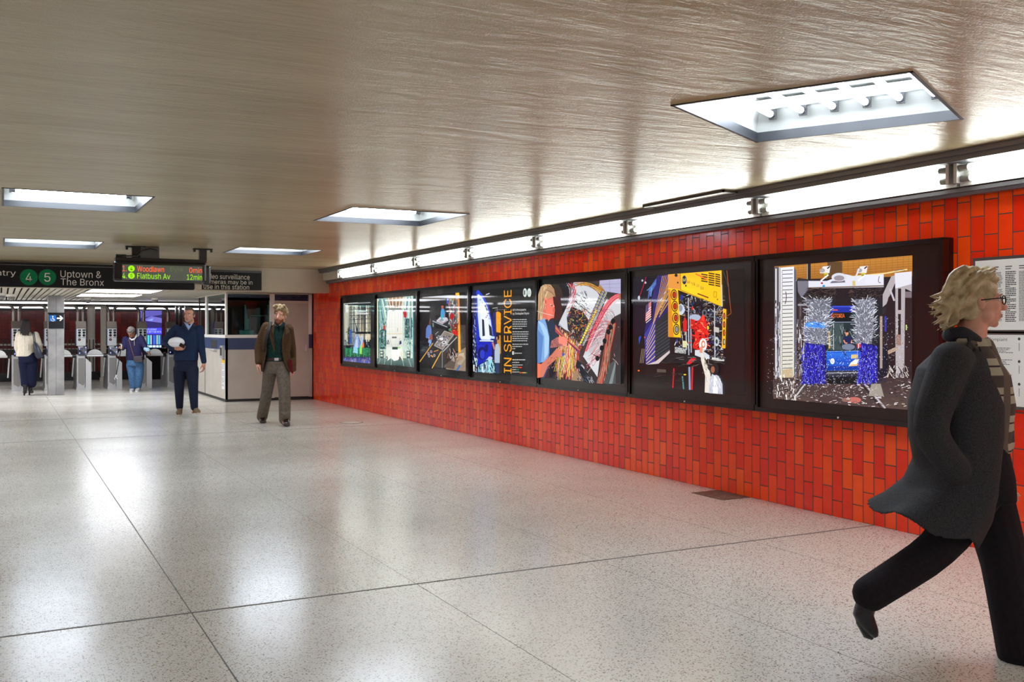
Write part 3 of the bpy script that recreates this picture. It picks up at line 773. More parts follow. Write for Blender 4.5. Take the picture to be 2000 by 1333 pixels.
def make_guard(x, lab):
    t = thing('lane_guard', lab, 'guard', (x, TY + 0.14, 0.8), 0, 'white curved guards across the turnstile lanes')
    a, b = x + 0.145, x + TP - 0.20; c = (a + b) / 2; hw = (b - a) / 2
    pts = [(c + hw * math.cos(q), TY + 0.13, 0.795 + 0.145 * math.sin(q)) for q in [i * math.pi / 24 for i in range(25)]]
    MB().prism(pts, (0, 0.02, 0)).build('fin', mat('fin_white', (222, 224, 222), 0.3), t)
    MB().tube([(a - 0.02, TY + 0.12, 0.79), (b + 0.02, TY + 0.12, 0.79)], 0.028, 10).build('rail', M_alu, t)
    return t
GL = ['curved white guard cut by the left picture edge', 'curved white guard hidden behind the person in the cream blazer', 'curved white guard emerging right of the square column',
      'curved white guard in front of the round pipe column', 'curved white guard left of the grey-haired person', 'curved white guard right of the grey-haired person']
g0 = make_guard(T0 - TP, GL[0])
for i in range(1, 6): dup(g0, None, (T0 - TP + TP * i, TY + 0.14, 0.8), GL[i])
# ceiling cameras in the soffit
for u, v, lab in ((172, 584, 'small white dome camera under the slatted soffit, left of the strip lights'), (303, 584, 'small grey dome camera under the soffit near the ticket booth'), (22, 577, 'small white dome camera under the soffit at the left edge'), (3, 575, 'small pale dome camera cut by the left edge')):
    x, y = on_floor(u, v - 2, SOF)
    t = thing('dome_camera', lab, 'camera', (x, y, SOF), 0, 'dome cameras under the soffit')
    MB().tube([(x, y, SOF - 0.05), (x, y, SOF)], 0.09, 16).build('base', M_white, t)
    MB().ball((x, y, SOF - 0.06), 0.07, 14).build('dome', mat('smoked_dome', (120, 120, 122), 0.1), t)

# --- ticket booth
BY = 19.52; bx0 = on_y(441, 786, BY)[0]; bx1 = WX - 0.012; BYB = 22.6; BT = SOF - 0.025
t = thing('ticket_booth', 'grey and navy station booth with large dark windows, beside the red wall', 'booth', ((bx0 + bx1) / 2, BY + 1, 0))
def Z(v, u=500): return on_y(u, v, BY)[1]
zs, zb1, zb0 = Z(654.5), Z(660.4), Z(683)
KX = (WX - 0.012 - bx0) / (on_y(623, 700, BY)[0] - bx0)
def X(u): return bx0 + (on_y(u, 700, BY)[0] - bx0) * KX
low = MB(); low.box(bx0, X(544), BY, BY + 0.04, 0.05, zb0); low.box(bx0, bx0 + 0.04, BY, BYB, 0.05, zb0)
low.build('lower_panel', M_grey, t)
MB().box(bx0 - 0.003, bx1, BY - 0.003, BYB, 0.0, 0.045).build('plinth', mat('plinth_dark', (40, 38, 38), 0.5), t)
nb = MB(); nb.box(bx0 - 0.004, X(534), BY - 0.004, BY + 0.04, zb0, zb1); nb.box(bx0 - 0.004, bx0 + 0.04, BY - 0.004, BYB, zb0, zb1); nb.build('navy_band', M_navy, t)
nb = MB(); nb.box(bx0 - 0.02, X(534), BY - 0.025, BY + 0.12, zb1, zs); nb.box(bx0 - 0.02, bx0 + 0.12, BY + 0.12, BYB, zb1, zs); nb.build('sill', M_white, t)
p1 = MB(); p1.box(bx0, X(444.5), BY, BY + 0.10, zs, BT); p1.build('corner_post', M_white, t)
MB().box(X(534), X(544), BY - 0.004, BY + 0.08, zb0, BT).build('mullion', M_white, t)
MB().box(X(534), X(544), BY - 0.004, BY + 0.08, 0.05, zb0).build('mullion', M_grey, t)
MB().box(X(615.7), X(622.3), BY - 0.004, BY + 0.08, Z(653.6), BT).build('door_post', M_white, t)
MB().box(X(616), X(623), BY - 0.008, BY + 0.08, Z(681.5), Z(653.6)).build('door_post', M_navy, t)
MB().box(X(616), bx1, BY - 0.004, BY + 0.08, 0.05, Z(681.5)).build('door_post', M_grey, t)
lv = MB()
z = Z(587)
lv.box(X(444.5), X(534), BY + 0.01, BY + 0.05, z, z + 0.06)
k = z + 0.065
while k < BT - 0.01: lv.box(X(444.5), X(534), BY + 0.01, BY + 0.04, k, k + 0.018); k += 0.026
lv.build('louvre', M_navyd, t)
MB().box(X(444.5), X(534), BY + 0.01, BY + 0.045, Z(587), Z(582)).build('blind_rail', M_navy, t)
dr = MB(); dr.box(X(544), X(616), BY + 0.012, BY + 0.05, 0.06, Z(589.5)); d = dr.build('door', M_grey, t)
MB().box(X(544), X(616), BY + 0.004, BY + 0.02, Z(592), Z(587)).build('header', M_cream, d)
lv = MB(); k = Z(587)
while k < BT - 0.01: lv.box(X(544), X(616), BY + 0.01, BY + 0.04, k, k + 0.018); k += 0.025
lv.build('louvre', M_navyd, d)
MB().box(X(608), X(611), BY - 0.02, BY + 0.012, 0.98, 1.10).build('handle', M_alu, d)
G = glass_mat('booth_glass', (205, 225, 222))
MB().box(X(444.5), X(534), BY + 0.03, BY + 0.036, zs, Z(587)).build('front_pane', G, t)
# side face x=bx0, from BY back
def sy(u): return on_wall(u, 650, bx0)[0]
sp = MB().box(bx0 + 0.03, bx0 + 0.036, BY + 0.1, sy(402), zs, BT); sp.build('side_pane', G, t)
MB().box(bx0 + 0.03, bx0 + 0.036, sy(400), BYB, zs, BT).build('side_pane', G, t)
MB().box(bx0 + 0.01, bx0 + 0.06, sy(402.4), sy(399.6), zs, BT).build('side_mullion', M_white, t)
MB().box(bx0 + 0.0, bx1, BY, BYB, BT, BT + 0.02).build('roof', M_cream, t)
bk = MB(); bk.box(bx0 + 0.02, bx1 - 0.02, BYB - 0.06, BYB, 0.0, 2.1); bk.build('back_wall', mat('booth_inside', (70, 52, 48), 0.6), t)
MB().box(bx0 - 0.06, bx0 - 0.004, sy(424), sy(414), Z(683) - 0.03, Z(683) + 0.0).build('coin_tray', M_alu, t)
MB().box(bx0 - 0.008, bx0 - 0.002, sy(424), sy(413), zb0 + 0.02, zb1 - 0.05).build('pay_slot', M_dark, t)
MB().box(bx0 - 0.05, bx0 - 0.004, BY + 0.10, BY + 0.34, on_wall(430, 700, bx0)[1], on_wall(430, 675, bx0)[1]).build('card_box', M_steel, t)
MB().box(bx0 - 0.055, bx0 - 0.05, BY + 0.14, BY + 0.30, on_wall(430, 694, bx0)[1], on_wall(430, 679, bx0)[1]).build('card_slot', M_dark, t)
MB().box(bx0 - 0.003, bx0 + 0.0, sy(400.8), sy(400.2), 0.05, zb0).build('seam', M_dark, t)
nx = bx0 - 0.006; n0, n1 = BY + 0.08, BY + 0.36
zz0, zz1 = on_wall(430, 759, bx0)[1], on_wall(430, 702, bx0)[1]
nt = MB().box(nx, nx + 0.003, n0, n1, zz0, zz1, col=rgb(232, 234, 238)); nt.poly([(nx - .001, n1, zz1 - .07), (nx - .001, n0, zz1 - .07), (nx - .001, n0, zz1), (nx - .001, n1, zz1)], rgb(236, 196, 50))
for i in range(20):
    z = zz1 - 0.10 - i * 0.022; a = n1 - 0.03; b = n0 + 0.03 + random.random() * 0.1
    if i % 6 != 5: nt.poly([(nx - .001, a, z), (nx - .001, b, z), (nx - .001, b, z + .008), (nx - .001, a, z + .008)], rgb(96, 100, 112))
tag(nt.build('notice', M_ink), 'narrow white notice with yellow header on the booth corner', 'notice')
bt = MB(); Yt = BY + 0.029
x, z = on_y(419, 588, BY)
pts, fs = fit_text('Booth', 0.16, 0.05, 0.01)
bt.add([(bx0 + 0.028, BY + 0.52 - p[0] * 2, 1.99 + p[1]) for p in pts], fs, rgb(170, 178, 180)); bt.build('lettering', M_ink, t)
# inside the booth
dk = thing('desk', 'dark counter inside the booth window', 'desk', (4.3, 20.2, 0.05))
MB().box(4.0, 5.0, 19.95, 20.55, 0.98, 1.02).build('worktop', M_dark, dk)
for xx in (4.03, 4.97): MB().box(xx - 0.02, xx + 0.02, 20.0, 20.5, 0.05, 0.98).build('leg', M_dark, dk)
mo = thing('monitor', 'small dim monitor standing on the counter inside the booth', 'monitor', (4.45, 20.3, 1.02))
MB().box(4.29, 4.60, 20.29, 20.32, 1.16, 1.40).build('casing', M_black, mo)
sm = MB(); sm.poly([(4.30, 20.285, 1.18), (4.59, 20.285, 1.18), (4.59, 20.285, 1.39), (4.30, 20.285, 1.39)], rgb(34, 62, 60)); sm.poly([(4.42, 20.284, 1.27), (4.48, 20.284, 1.27), (4.48, 20.284, 1.30), (4.42, 20.284, 1.30)], rgb(190, 230, 200))
sm.build('screen', paint_mat('monitor_glow', 0.8), mo)
MB().box(4.42, 4.48, 20.3, 20.34, 1.02, 1.18).build('stand', M_black, mo)
rk = thing('shelf_rack', 'upright metal shelf rack seen through the booth window', 'shelf', (4.95, 21.6, 0.05))
for xx in (4.75, 5.25): MB().box(xx - 0.02, xx + 0.02, 21.4, 21.8, 0.05, 1.95).build('post', M_alu, rk)
for zz in (0.5, 0.9, 1.3, 1.7): MB().box(4.75, 5.25, 21.4, 21.8, zz, zz + 0.02).build('shelf', M_alu, rk)
pn = thing('pennant', 'dark red pennant hanging high inside the booth', 'pennant', (4.7, 20.9, 1.9))
MB().prism([(4.55, 20.9, 2.0), (4.82, 20.9, 2.0), (4.78, 20.9, 1.85), (4.60, 20.9, 1.62)], (0, 0.006, 0)).build('cloth', mat('pennant_red', (150, 34, 28), 0.8), pn)
MB().box(4.6, 4.62, 20.9, 20.91, 2.0, SOF - 0.03).build('cord', M_dark, pn)
# ================================================================ BACKLIT POSTER CASES ON THE RED WALL
PXX = WX - 0.10            # front of the cases
ART = WX - 0.075           # plane of the prints
RND = random.Random(11)
CLIP = None
class Art:
    """flat print: shapes in pixels of a zoomed crop, laid on the wall plane, later ones on top"""
    def __init__(s, ox, oy, sc, corners, bg):
        s.ox, s.oy, s.sc = ox, oy, sc; s.mb = MB(); s.k = 0
        q = [s.w(*c) for c in corners]
        s.y0 = (q[0][0] + q[3][0]) / 2; s.y1 = (q[1][0] + q[2][0]) / 2       # left (far), right (near)
        if CLIP: s.y0 = min(s.y0, CLIP[0]); s.y1 = max(s.y1, CLIP[1])
        s.z1 = (q[0][1] + q[1][1]) / 2; s.z0 = (q[2][1] + q[3][1]) / 2
        s.raw([(s.y0, s.z0), (s.y1, s.z0), (s.y1, s.z1), (s.y0, s.z1)], bg)
    def w(s, x, y): return on_wall(s.ox + x / s.sc, s.oy + y / s.sc, ART)
    def raw(s, pts, col, c4=None):
        a = pts
        for ax, lim, sg in ((0, s.y0, -1), (0, s.y1, 1), (1, s.z0, 1), (1, s.z1, -1)):
            out = []
            for i in range(len(a)):
                p, q = a[i], a[(i + 1) % len(a)]; dp, dq = sg * (p[ax] - lim), sg * (q[ax] - lim)
                if dp >= 0: out.append(p)
                if (dp > 0 > dq) or (dp < 0 < dq):
                    t = dp / (dp - dq); out.append((p[0] + (q[0] - p[0]) * t, p[1] + (q[1] - p[1]) * t))
            a = out
            if len(a) < 3: return
        X = ART - 2e-5 * s.k; s.k += 1
        s.mb.poly([(X, p[0], p[1]) for p in a], rgb(*[max(0, min(255, c)) for c in col]))
    def p(s, pts, col, alpha=None): s.raw([s.w(*q) for q in pts], col)
    def r(s, x0, y0, x1, y1, col): s.p([(x0, y1), (x1, y1), (x1, y0), (x0, y0)], col)
    def l(s, pts, wd, col):
        for (a, b), (c, d) in zip(pts[:-1], pts[1:]):
            dx, dy = c - a, d - b; L = math.hypot(dx, dy) or 1; nx, ny = -dy / L * wd / 2, dx / L * wd / 2
            s.p([(a + nx, b + ny), (c + nx, d + ny), (c - nx, d - ny), (a - nx, b - ny)], col)
    def curve(s, p0, p1, p2, wd, col, n=7):
        P = [((1 - t) ** 2 * p0[0] + 2 * t * (1 - t) * p1[0] + t * t * p2[0], (1 - t) ** 2 * p0[1] + 2 * t * (1 - t) * p1[1] + t * t * p2[1]) for t in [i / n for i in range(n + 1)]]
        s.l(P, wd, col)
    def e(s, x, y, rx, ry, col, n=16, rot=0):
        c, t = math.cos(rot), math.sin(rot)
        s.p([(x + rx * math.cos(a) * c - ry * math.sin(a) * t, y + rx * math.cos(a) * t + ry * math.sin(a) * c) for a in [-i * 2 * math.pi / n for i in range(n)]], col)
    def grad(s, quad, ca, cb, n=10):
        """quad TL,TR,BR,BL shaded from top colour to bottom colour"""
        for i in range(n):
            t0, t1 = i / n, (i + 1) / n; L = lambda a, b, t: (a[0] + (b[0] - a[0]) * t, a[1] + (b[1] - a[1]) * t)
            s.p([L(quad[0], quad[3], t1), L(quad[1], quad[2], t1), L(quad[1], quad[2], t0), L(quad[0], quad[3], t0)], [ca[k] + (cb[k] - ca[k]) * (t0 + t1) / 2 for k in range(3)])
    def fuzz(s, n, box, cols, ln=(4, 14), wd=(1, 2.5), ang=None, spread=0.5):
        for _ in range(n):
            x = RND.uniform(box[0], box[2]); y = RND.uniform(box[1], box[3]); a = (ang if ang is not None else RND.uniform(0, 3.14)) + RND.uniform(-spread, spread)
            L = RND.uniform(*ln); s.l([(x, y), (x + L * math.cos(a), y + L * math.sin(a))], RND.uniform(*wd), RND.choice(cols))
    def dots(s, n, box, cols, rr=(1, 3)):
        for _ in range(n):
            x = RND.uniform(box[0], box[2]); y = RND.uniform(box[1], box[3]); q = RND.uniform(*rr)
            s.p([(x, y + q), (x + q, y), (x, y - q), (x - q, y)], RND.choice(cols))
    def text(s, t, x0, y0, x1, y1, col, bold=0.012, vertical=False, font=None):
        """ink box with lower-left (x0,y0) and upper-right (x1,y1) in crop pixels"""
        a = s.w(x0, y0); b = s.w(x1, y1)
        if vertical:
            pts, fs = fit_text(t, b[1] - a[1], a[0] - b[0], bold)
            P = [(b[0] + p[1] * 1.0, a[1] + p[0]) for p in pts]
        else:
            c = s.w(x1, y0); z1 = s.w(x0, y1)[1]; pts, fs = fit_text(t, a[0] - c[0], z1 - a[1], bold)
            P = [(a[0] - p[0], a[1] + p[1]) for p in pts]
        X = ART - 2e-5 * s.k - 1e-5; s.k += 3
        s.mb.add([(X, p[0], p[1]) for p in P], fs, rgb(*col))

def C4(c, bg): return Art(640, 520, 5.553, c, bg)
def C5(c, bg): return Art(900, 500, 4.444, c, bg)

# ---- 1 green machinery in a white gantry
def art1():
    a = C4([(165, 404), (465, 386), (465, 1056), (165, 1030)], (26, 30, 34))
    a.grad([(175, 400), (330, 392), (330, 860), (175, 860)], (200, 200, 180), (120, 130, 130), 8)
    a.grad([(330, 392), (465, 386), (465, 800), (330, 800)], (70, 80, 84), (210, 196, 160), 8)
    for x in (184, 206, 250, 300, 330, 352, 392, 416, 440): a.r(x, 430, x + RND.uniform(6, 14), 820, RND.choice([(224, 214, 176), (236, 232, 210), (150, 160, 150), (40, 50, 60)]))
    a.r(185, 405, 465, 425, (30, 34, 38)); a.l([(180, 410), (465, 398)], 6, (180, 190, 190))
    a.r(190, 420, 222, 505, (224, 228, 222)); a.r(186, 505, 214, 800, (196, 196, 176))
    for y in (440, 462, 500, 530, 576, 620): a.l([(235, y + 8), (465, y - 4)], 5, (34, 44, 54))
    for x in (240, 285, 330, 372, 410, 450): a.l([(x, 440), (x - 2, 720)], 6, (36, 44, 54))
    for x in range(240, 460, 44): a.l([(x, 530), (x + 40, 575)], 3, (48, 56, 64)); a.l([(x, 575), (x + 40, 530)], 3, (48, 56, 64)); a.l([(x, 440), (x + 40, 490)], 3, (60, 70, 76))
    a.l([(300, 505), (430, 512), (436, 522), (310, 520)], 7, (232, 238, 236)); a.e(370, 490, 60, 9, (200, 208, 206))
    a.curve((285, 560), (300, 620), (318, 690), 7, (28, 48, 66)); a.e(316, 690, 10, 24, (30, 60, 86))
    a.r(205, 712, 465, 722, (26, 30, 36)); a.r(300, 722, 465, 736, (18, 22, 28))
    a.r(240, 690, 262, 840, (52, 92, 176)); a.r(216, 660, 240, 850, (60, 70, 70))
    a.p([(276, 905), (352, 905), (348, 780), (330, 745), (306, 750)], (130, 160, 214)); a.p([(290, 900), (330, 900), (326, 770), (312, 770)], (196, 212, 240))
    a.p([(352, 900), (392, 900), (384, 760), (360, 760)], (180, 200, 230)); a.p([(372, 900), (396, 900), (394, 830), (378, 830)], (240, 130, 60))
    a.fuzz(90, (190, 640, 460, 900), [(30, 40, 44), (224, 220, 190), (44, 84, 140), (60, 60, 60), (150, 180, 200)], (8, 40), (2, 4), 1.5, .3)
    a.grad([(190, 890), (465, 890), (465, 985), (190, 985)], (18, 130, 84), (10, 84, 56), 4)
    for x in range(200, 460, 24): a.l([(x, 985), (x + 4, 885)], 5, RND.choice([(30, 176, 108), (12, 60, 40), (60, 210, 150)]))
    a.p([(276, 940), (330, 950), (326, 880), (284, 880)], (150, 214, 240)); a.p([(350, 955), (376, 955), (372, 860), (354, 860)], (160, 236, 90))
    a.fuzz(60, (195, 880, 460, 985), [(20, 150, 96), (6, 50, 34), (70, 200, 150), (10, 20, 30)], (8, 26), (2, 4))
    a.grad([(175, 990), (465, 990), (465, 1060), (175, 1040)], (40, 44, 110), (90, 110, 200), 4)
    a.fuzz(60, (180, 990, 460, 1050), [(150, 160, 220), (220, 160, 110), (40, 40, 90), (180, 200, 240)], (6, 30), (2, 5), 1.5, .4)
    return a
# ---- 2 white sheeted bus in a green hall
def art2():
    a = C4([(530, 357), (932, 322), (932, 1095), (530, 1062)], (196, 220, 206))
    a.p([(530, 1080), (660, 560), (640, 330), (530, 340)], (150, 190, 184)); a.p([(932, 1100), (820, 560), (860, 320), (932, 320)], (160, 196, 190))
    a.grad([(640, 335), (830, 330), (800, 480), (670, 480)], (176, 140, 108), (120, 92, 74), 6)
    for x0, x1 in ((655, 690), (700, 712), (742, 742), (786, 770), (822, 796)): a.l([(x0, 335), (x1, 480)], 8, (246, 240, 220))
    for y in (360, 385, 430, 455): a.l([(650, y), (836, y - 6)], 4, (230, 216, 190))
    for x, dx in ((566, 40), (590, 60), (610, 62), (545, 12)): a.l([(x, 360), (x + dx, 640)], 10, RND.choice([(30, 80, 86), (70, 130, 134), (240, 250, 240)]))
    for x, dx in ((850, -18), (868, -30), (884, -10), (905, 0)): a.l([(x, 340), (x + dx, 620)], 9, RND.choice([(30, 80, 86), (60, 90, 150), (236, 250, 240)]))
    a.r(530, 345, 548, 1060, (244, 248, 214)); a.r(548, 380, 560, 1000, (40, 90, 96)); a.r(908, 325, 922, 1090, (236, 244, 220)); a.r(922, 325, 932, 1095, (70, 150, 160))
    for x0, x1, y0, y1 in ((566, 634, 690, 900), (836, 888, 570, 780)):
        a.r(x0, y0, x1, y1, (44, 86, 84)); a.r(x0 + 8, y0 + 12, x1 - 14, y1 - 20, (110, 160, 150)); a.r(x0 + 16, y0 + 24, x0 + 30, y1 - 40, (20, 40, 48))
    a.r(852, 574, 864, 640, (20, 30, 70)); a.r(852, 690, 866, 740, (16, 30, 60)); a.r(900, 560, 916, 800, (60, 110, 120))
    a.fuzz(110, (560, 560, 640, 960), [(24, 60, 64), (220, 236, 220), (80, 140, 140), (14, 30, 40)], (6, 30), (2, 5), 1.5, .4)
    a.fuzz(110, (830, 560, 925, 960), [(24, 60, 64), (220, 236, 220), (80, 140, 140), (14, 30, 40)], (6, 30), (2, 5), 1.5, .4)
    # red workers
    a.p([(832, 560), (856, 560), (862, 520), (848, 480), (830, 480), (820, 500)], (196, 24, 34)); a.e(840, 474, 6, 9, (60, 30, 30)); a.l([(795, 466), (830, 490)], 5, (40, 150, 90)); a.l([(856, 430), (858, 478)], 4, (120, 40, 40))
    a.p([(606, 690), (630, 690), (628, 650), (616, 640), (606, 655)], (200, 26, 38)); a.e(617, 630, 6, 10, (50, 40, 60))
    # floor
    a.grad([(530, 1000), (932, 1000), (932, 1100), (530, 1070)], (110, 140, 134), (60, 84, 80), 4)
    for x0, x1 in ((600, 540), (640, 610), (700, 690), (800, 830), (860, 910)): a.l([(x0, 940), (x1, 1095)], 5, (170, 200, 190))
    for x in (570, 860):
        a.r(x, 920, x + 40, 1000, (50, 70, 66)); a.r(x + 6, 930, x + 30, 950, (220, 230, 214)); a.r(x + 6, 962, x + 32, 982, (200, 214, 200))
    # the draped bus
    a.p([(655, 1026), (690, 1000), (720, 1028), (760, 1024), (796, 990), (816, 1030), (824, 960), (810, 880), (640, 880), (634, 1010)], (236, 240, 230))
    a.p([(700, 1000), (730, 1030), (780, 1000), (790, 900), (690, 900)], (250, 250, 244)); a.l([(800, 930), (822, 1030)], 6, (238, 220, 150))
    a.e(644, 1000, 12, 22, (60, 70, 70)); a.e(786, 1005, 10, 24, (90, 90, 84)); a.e(642, 1000, 6, 12, (210, 214, 206))
    a.grad([(650, 490), (812, 490), (816, 740), (644, 740)], (252, 252, 248), (236, 236, 224), 6)
    a.p([(650, 490), (812, 490), (806, 466), (788, 458), (676, 458), (660, 466)], (188, 196, 190)); a.l([(664, 470), (806, 466)], 8, (120, 130, 126))
    for x in range(672, 800, 14): a.r(x, 462, x + 8, 472, (60, 70, 74))
    for x in (676, 700, 736, 770, 796): a.l([(x, 500), (x - 2, 730)], 3, (222, 222, 212))
    a.l([(644, 736), (816, 736)], 5, (226, 206, 150)); a.r(760, 672, 764, 708, (150, 120, 90))
    a.grad([(644, 742), (816, 742), (818, 880), (642, 880)], (240, 240, 232), (220, 224, 214), 4)
    a.p([(642, 800), (672, 850), (642, 850)], (120, 130, 130)); a.p([(652, 805), (680, 856), (664, 800)], (30, 50, 110)); a.p([(780, 856), (806, 842), (800, 806), (784, 818)], (30, 44, 110))
    a.p([(700, 765), (752, 765), (752, 784), (702, 784)], (120, 124, 120)); a.r(704, 878, 764, 906, (54, 70, 66)); a.r(764, 880, 792, 892, (140, 230, 90))
    a.l([(676, 780), (700, 870)], 3, (150, 156, 150)); a.l([(790, 780), (764, 870)], 3, (150, 156, 150))
    return a
# ---- 3 workbench in a dark shop
def art3():
    a = C4([(1000, 320), (1497, 286), (1497, 1142), (1000, 1105)], (16, 15, 18))
    a.grad([(1040, 480), (1220, 470), (1220, 640), (1040, 640)], (34, 32, 32), (18, 17, 18), 4)
    a.p([(1420, 990), (1497, 940), (1497, 640), (1440, 640)], (66, 60, 56))
    a.p([(1280, 1120), (1497, 1142), (1497, 880), (1380, 960)], (150, 130, 110)); a.p([(1300, 1010), (1390, 1040), (1370, 1120), (1260, 1100)], (96, 84, 74)); a.p([(1400, 1060), (1440, 1080), (1497, 1000), (1480, 960)], (176, 158, 138))
    a.l([(1398, 1140), (1436, 1075)], 15, (20, 110, 200))
    # shelving, tool rack
    a.p([(1310, 650), (1424, 700), (1424, 330), (1310, 322)], (72, 72, 78)); a.r(1290, 325, 1312, 410, (40, 90, 190)); a.r(1296, 350, 1308, 372, (200, 220, 250))
    a.fuzz(230, (1312, 330, 1420, 690), [(190, 196, 200), (20, 20, 24), (120, 124, 130), (60, 60, 66), (200, 60, 40), (226, 190, 60), (230, 232, 236)], (6, 34), (2, 5), 1.5, .5)
    for x in (1330, 1366, 1398): a.l([(x, 330), (x, 640)], 5, (150, 154, 158))
    a.p([(1420, 940), (1446, 940), (1430, 280), (1390, 284), (1392, 320), (1412, 320)], (240, 170, 30)); a.l([(1424, 320), (1428, 640)], 7, (196, 30, 30)); a.r(1414, 440, 1422, 600, (230, 230, 220)); a.r(1390, 282, 1428, 320, (250, 190, 20))
    a.e(1350, 545, 24, 34, (176, 20, 30)); a.p([(1345, 730), (1415, 760), (1420, 700), (1360, 690)], (210, 22, 24)); a.e(1330, 690, 16, 14, (20, 150, 110)); a.e(1372, 690, 20, 10, (250, 170, 70))
    a.p([(1350, 700), (1410, 690), (1420, 620), (1350, 640)], (120, 30, 22)); a.fuzz(60, (1320, 600, 1420, 750), [(20, 14, 14), (230, 80, 40), (220, 220, 210), (30, 110, 80)], (6, 24), (2, 5))
    # upper bench and the worker in cyan
    a.p([(1145, 620), (1310, 680), (1316, 640), (1300, 565), (1145, 585)], (46, 48, 56)); a.l([(1142, 596), (1300, 662)], 8, (184, 190, 200)); a.l([(1146, 620), (1150, 660)], 8, (130, 180, 160))
    a.p([(1180, 600), (1250, 630), (1312, 590), (1300, 560), (1230, 545)], (206, 196, 206)); a.l([(1200, 590), (1262, 616), (1300, 588)], 4, (60, 60, 70)); a.e(1240, 586, 26, 10, (130, 150, 150))
    a.p([(1228, 560), (1280, 560), (1276, 500), (1262, 462), (1240, 462), (1230, 500)], (60, 150, 214)); a.p([(1236, 580), (1252, 580), (1256, 530), (1240, 530)], (30, 190, 180)); a.e(1249, 447, 13, 18, (160, 100, 80)); a.l([(1234, 436), (1262, 434)], 6, (220, 60, 50)); a.l([(1272, 520), (1276, 560)], 9, (180, 110, 90))
    # worker in pale blue
    a.p([(1068, 780), (1130, 790), (1132, 700), (1120, 640), (1092, 640), (1072, 680)], (96, 124, 190)); a.p([(1096, 830), (1128, 850), (1130, 790), (1100, 770)], (150, 176, 226)); a.e(1112, 620, 12, 24, (96, 56, 40)); a.l([(1117, 570), (1120, 600)], 5, (150, 120, 100)); a.p([(1100, 800), (1144, 800), (1140, 740), (1120, 740)], (150, 80, 60)); a.l([(1108, 870), (1120, 800)], 14, (110, 150, 220))
    a.p([(1005, 800), (1060, 880), (1080, 1000), (1010, 1020)], (26, 30, 44)); a.e(1014, 640, 12, 30, (34, 26, 26))
    a.l([(1172, 740), (1204, 712)], 5, (190, 190, 186)); a.l([(1168, 750), (1190, 750)], 4, (120, 120, 120))
    # main bench
    a.p([(1005, 1050), (1250, 1105), (1410, 760), (1270, 706), (1160, 830)], (40, 36, 38)); a.p([(1010, 1040), (1140, 1090), (1250, 900), (1150, 870)], (30, 28, 32))
    a.p([(1160, 860), (1250, 905), (1370, 740), (1272, 704)], (134, 122, 112)); a.l([(1160, 862), (1252, 906), (1372, 742), (1272, 704), (1160, 862)], 7, (176, 168, 160))
    a.fuzz(170, (1190, 750, 1320, 860), [(230, 230, 232), (70, 64, 60), (180, 176, 172), (40, 36, 36), (120, 110, 150)], (6, 26), (2, 6))
    a.e(1240, 790, 22, 14, (220, 222, 226)); a.e(1270, 830, 26, 18, (214, 212, 210)); a.e(1268, 828, 12, 8, (60, 56, 60)); a.e(1326, 766, 14, 10, (70, 66, 70)); a.l([(1250, 860), (1296, 830)], 8, (190, 190, 196))
    a.l([(1005, 1040), (1150, 835)], 9, (214, 160, 50)); a.l([(1138, 1110), (1240, 925)], 9, (236, 180, 40)); a.l([(1250, 1105), (1250, 905)], 6, (150, 150, 150)); a.l([(1256, 930), (1410, 770)], 10, (176, 172, 172))
    a.p([(1262, 1090), (1400, 960), (1400, 800), (1262, 940)], (36, 28, 26)); a.fuzz(60, (1300, 880, 1420, 1000), [(70, 40, 24), (16, 14, 16), (150, 90, 50), (190, 190, 190)], (10, 60), (3, 7), 1.4, .3)
    for x, y in ((1100, 950), (1130, 930), (1165, 970), (1110, 975)): a.e(x, y, 12, 16, (170, 160, 170)); a.e(x, y, 6, 8, (60, 50, 70))
    a.l([(1160, 928), (1210, 912)], 10, (190, 120, 50)); a.l([(1130, 966), (1150, 990)], 12, (220, 160, 60))
    a.p([(1420, 990), (1480, 990), (1490, 940), (1430, 950)], (196, 176, 150)); a.e(1446, 1000, 30, 26, (170, 140, 110))
    a.l([(1060, 352), (1280, 352), (1480, 346)], 4, (120, 104, 74)); a.l([(1010, 420), (1074, 430)], 4, (96, 84, 66))
    return a
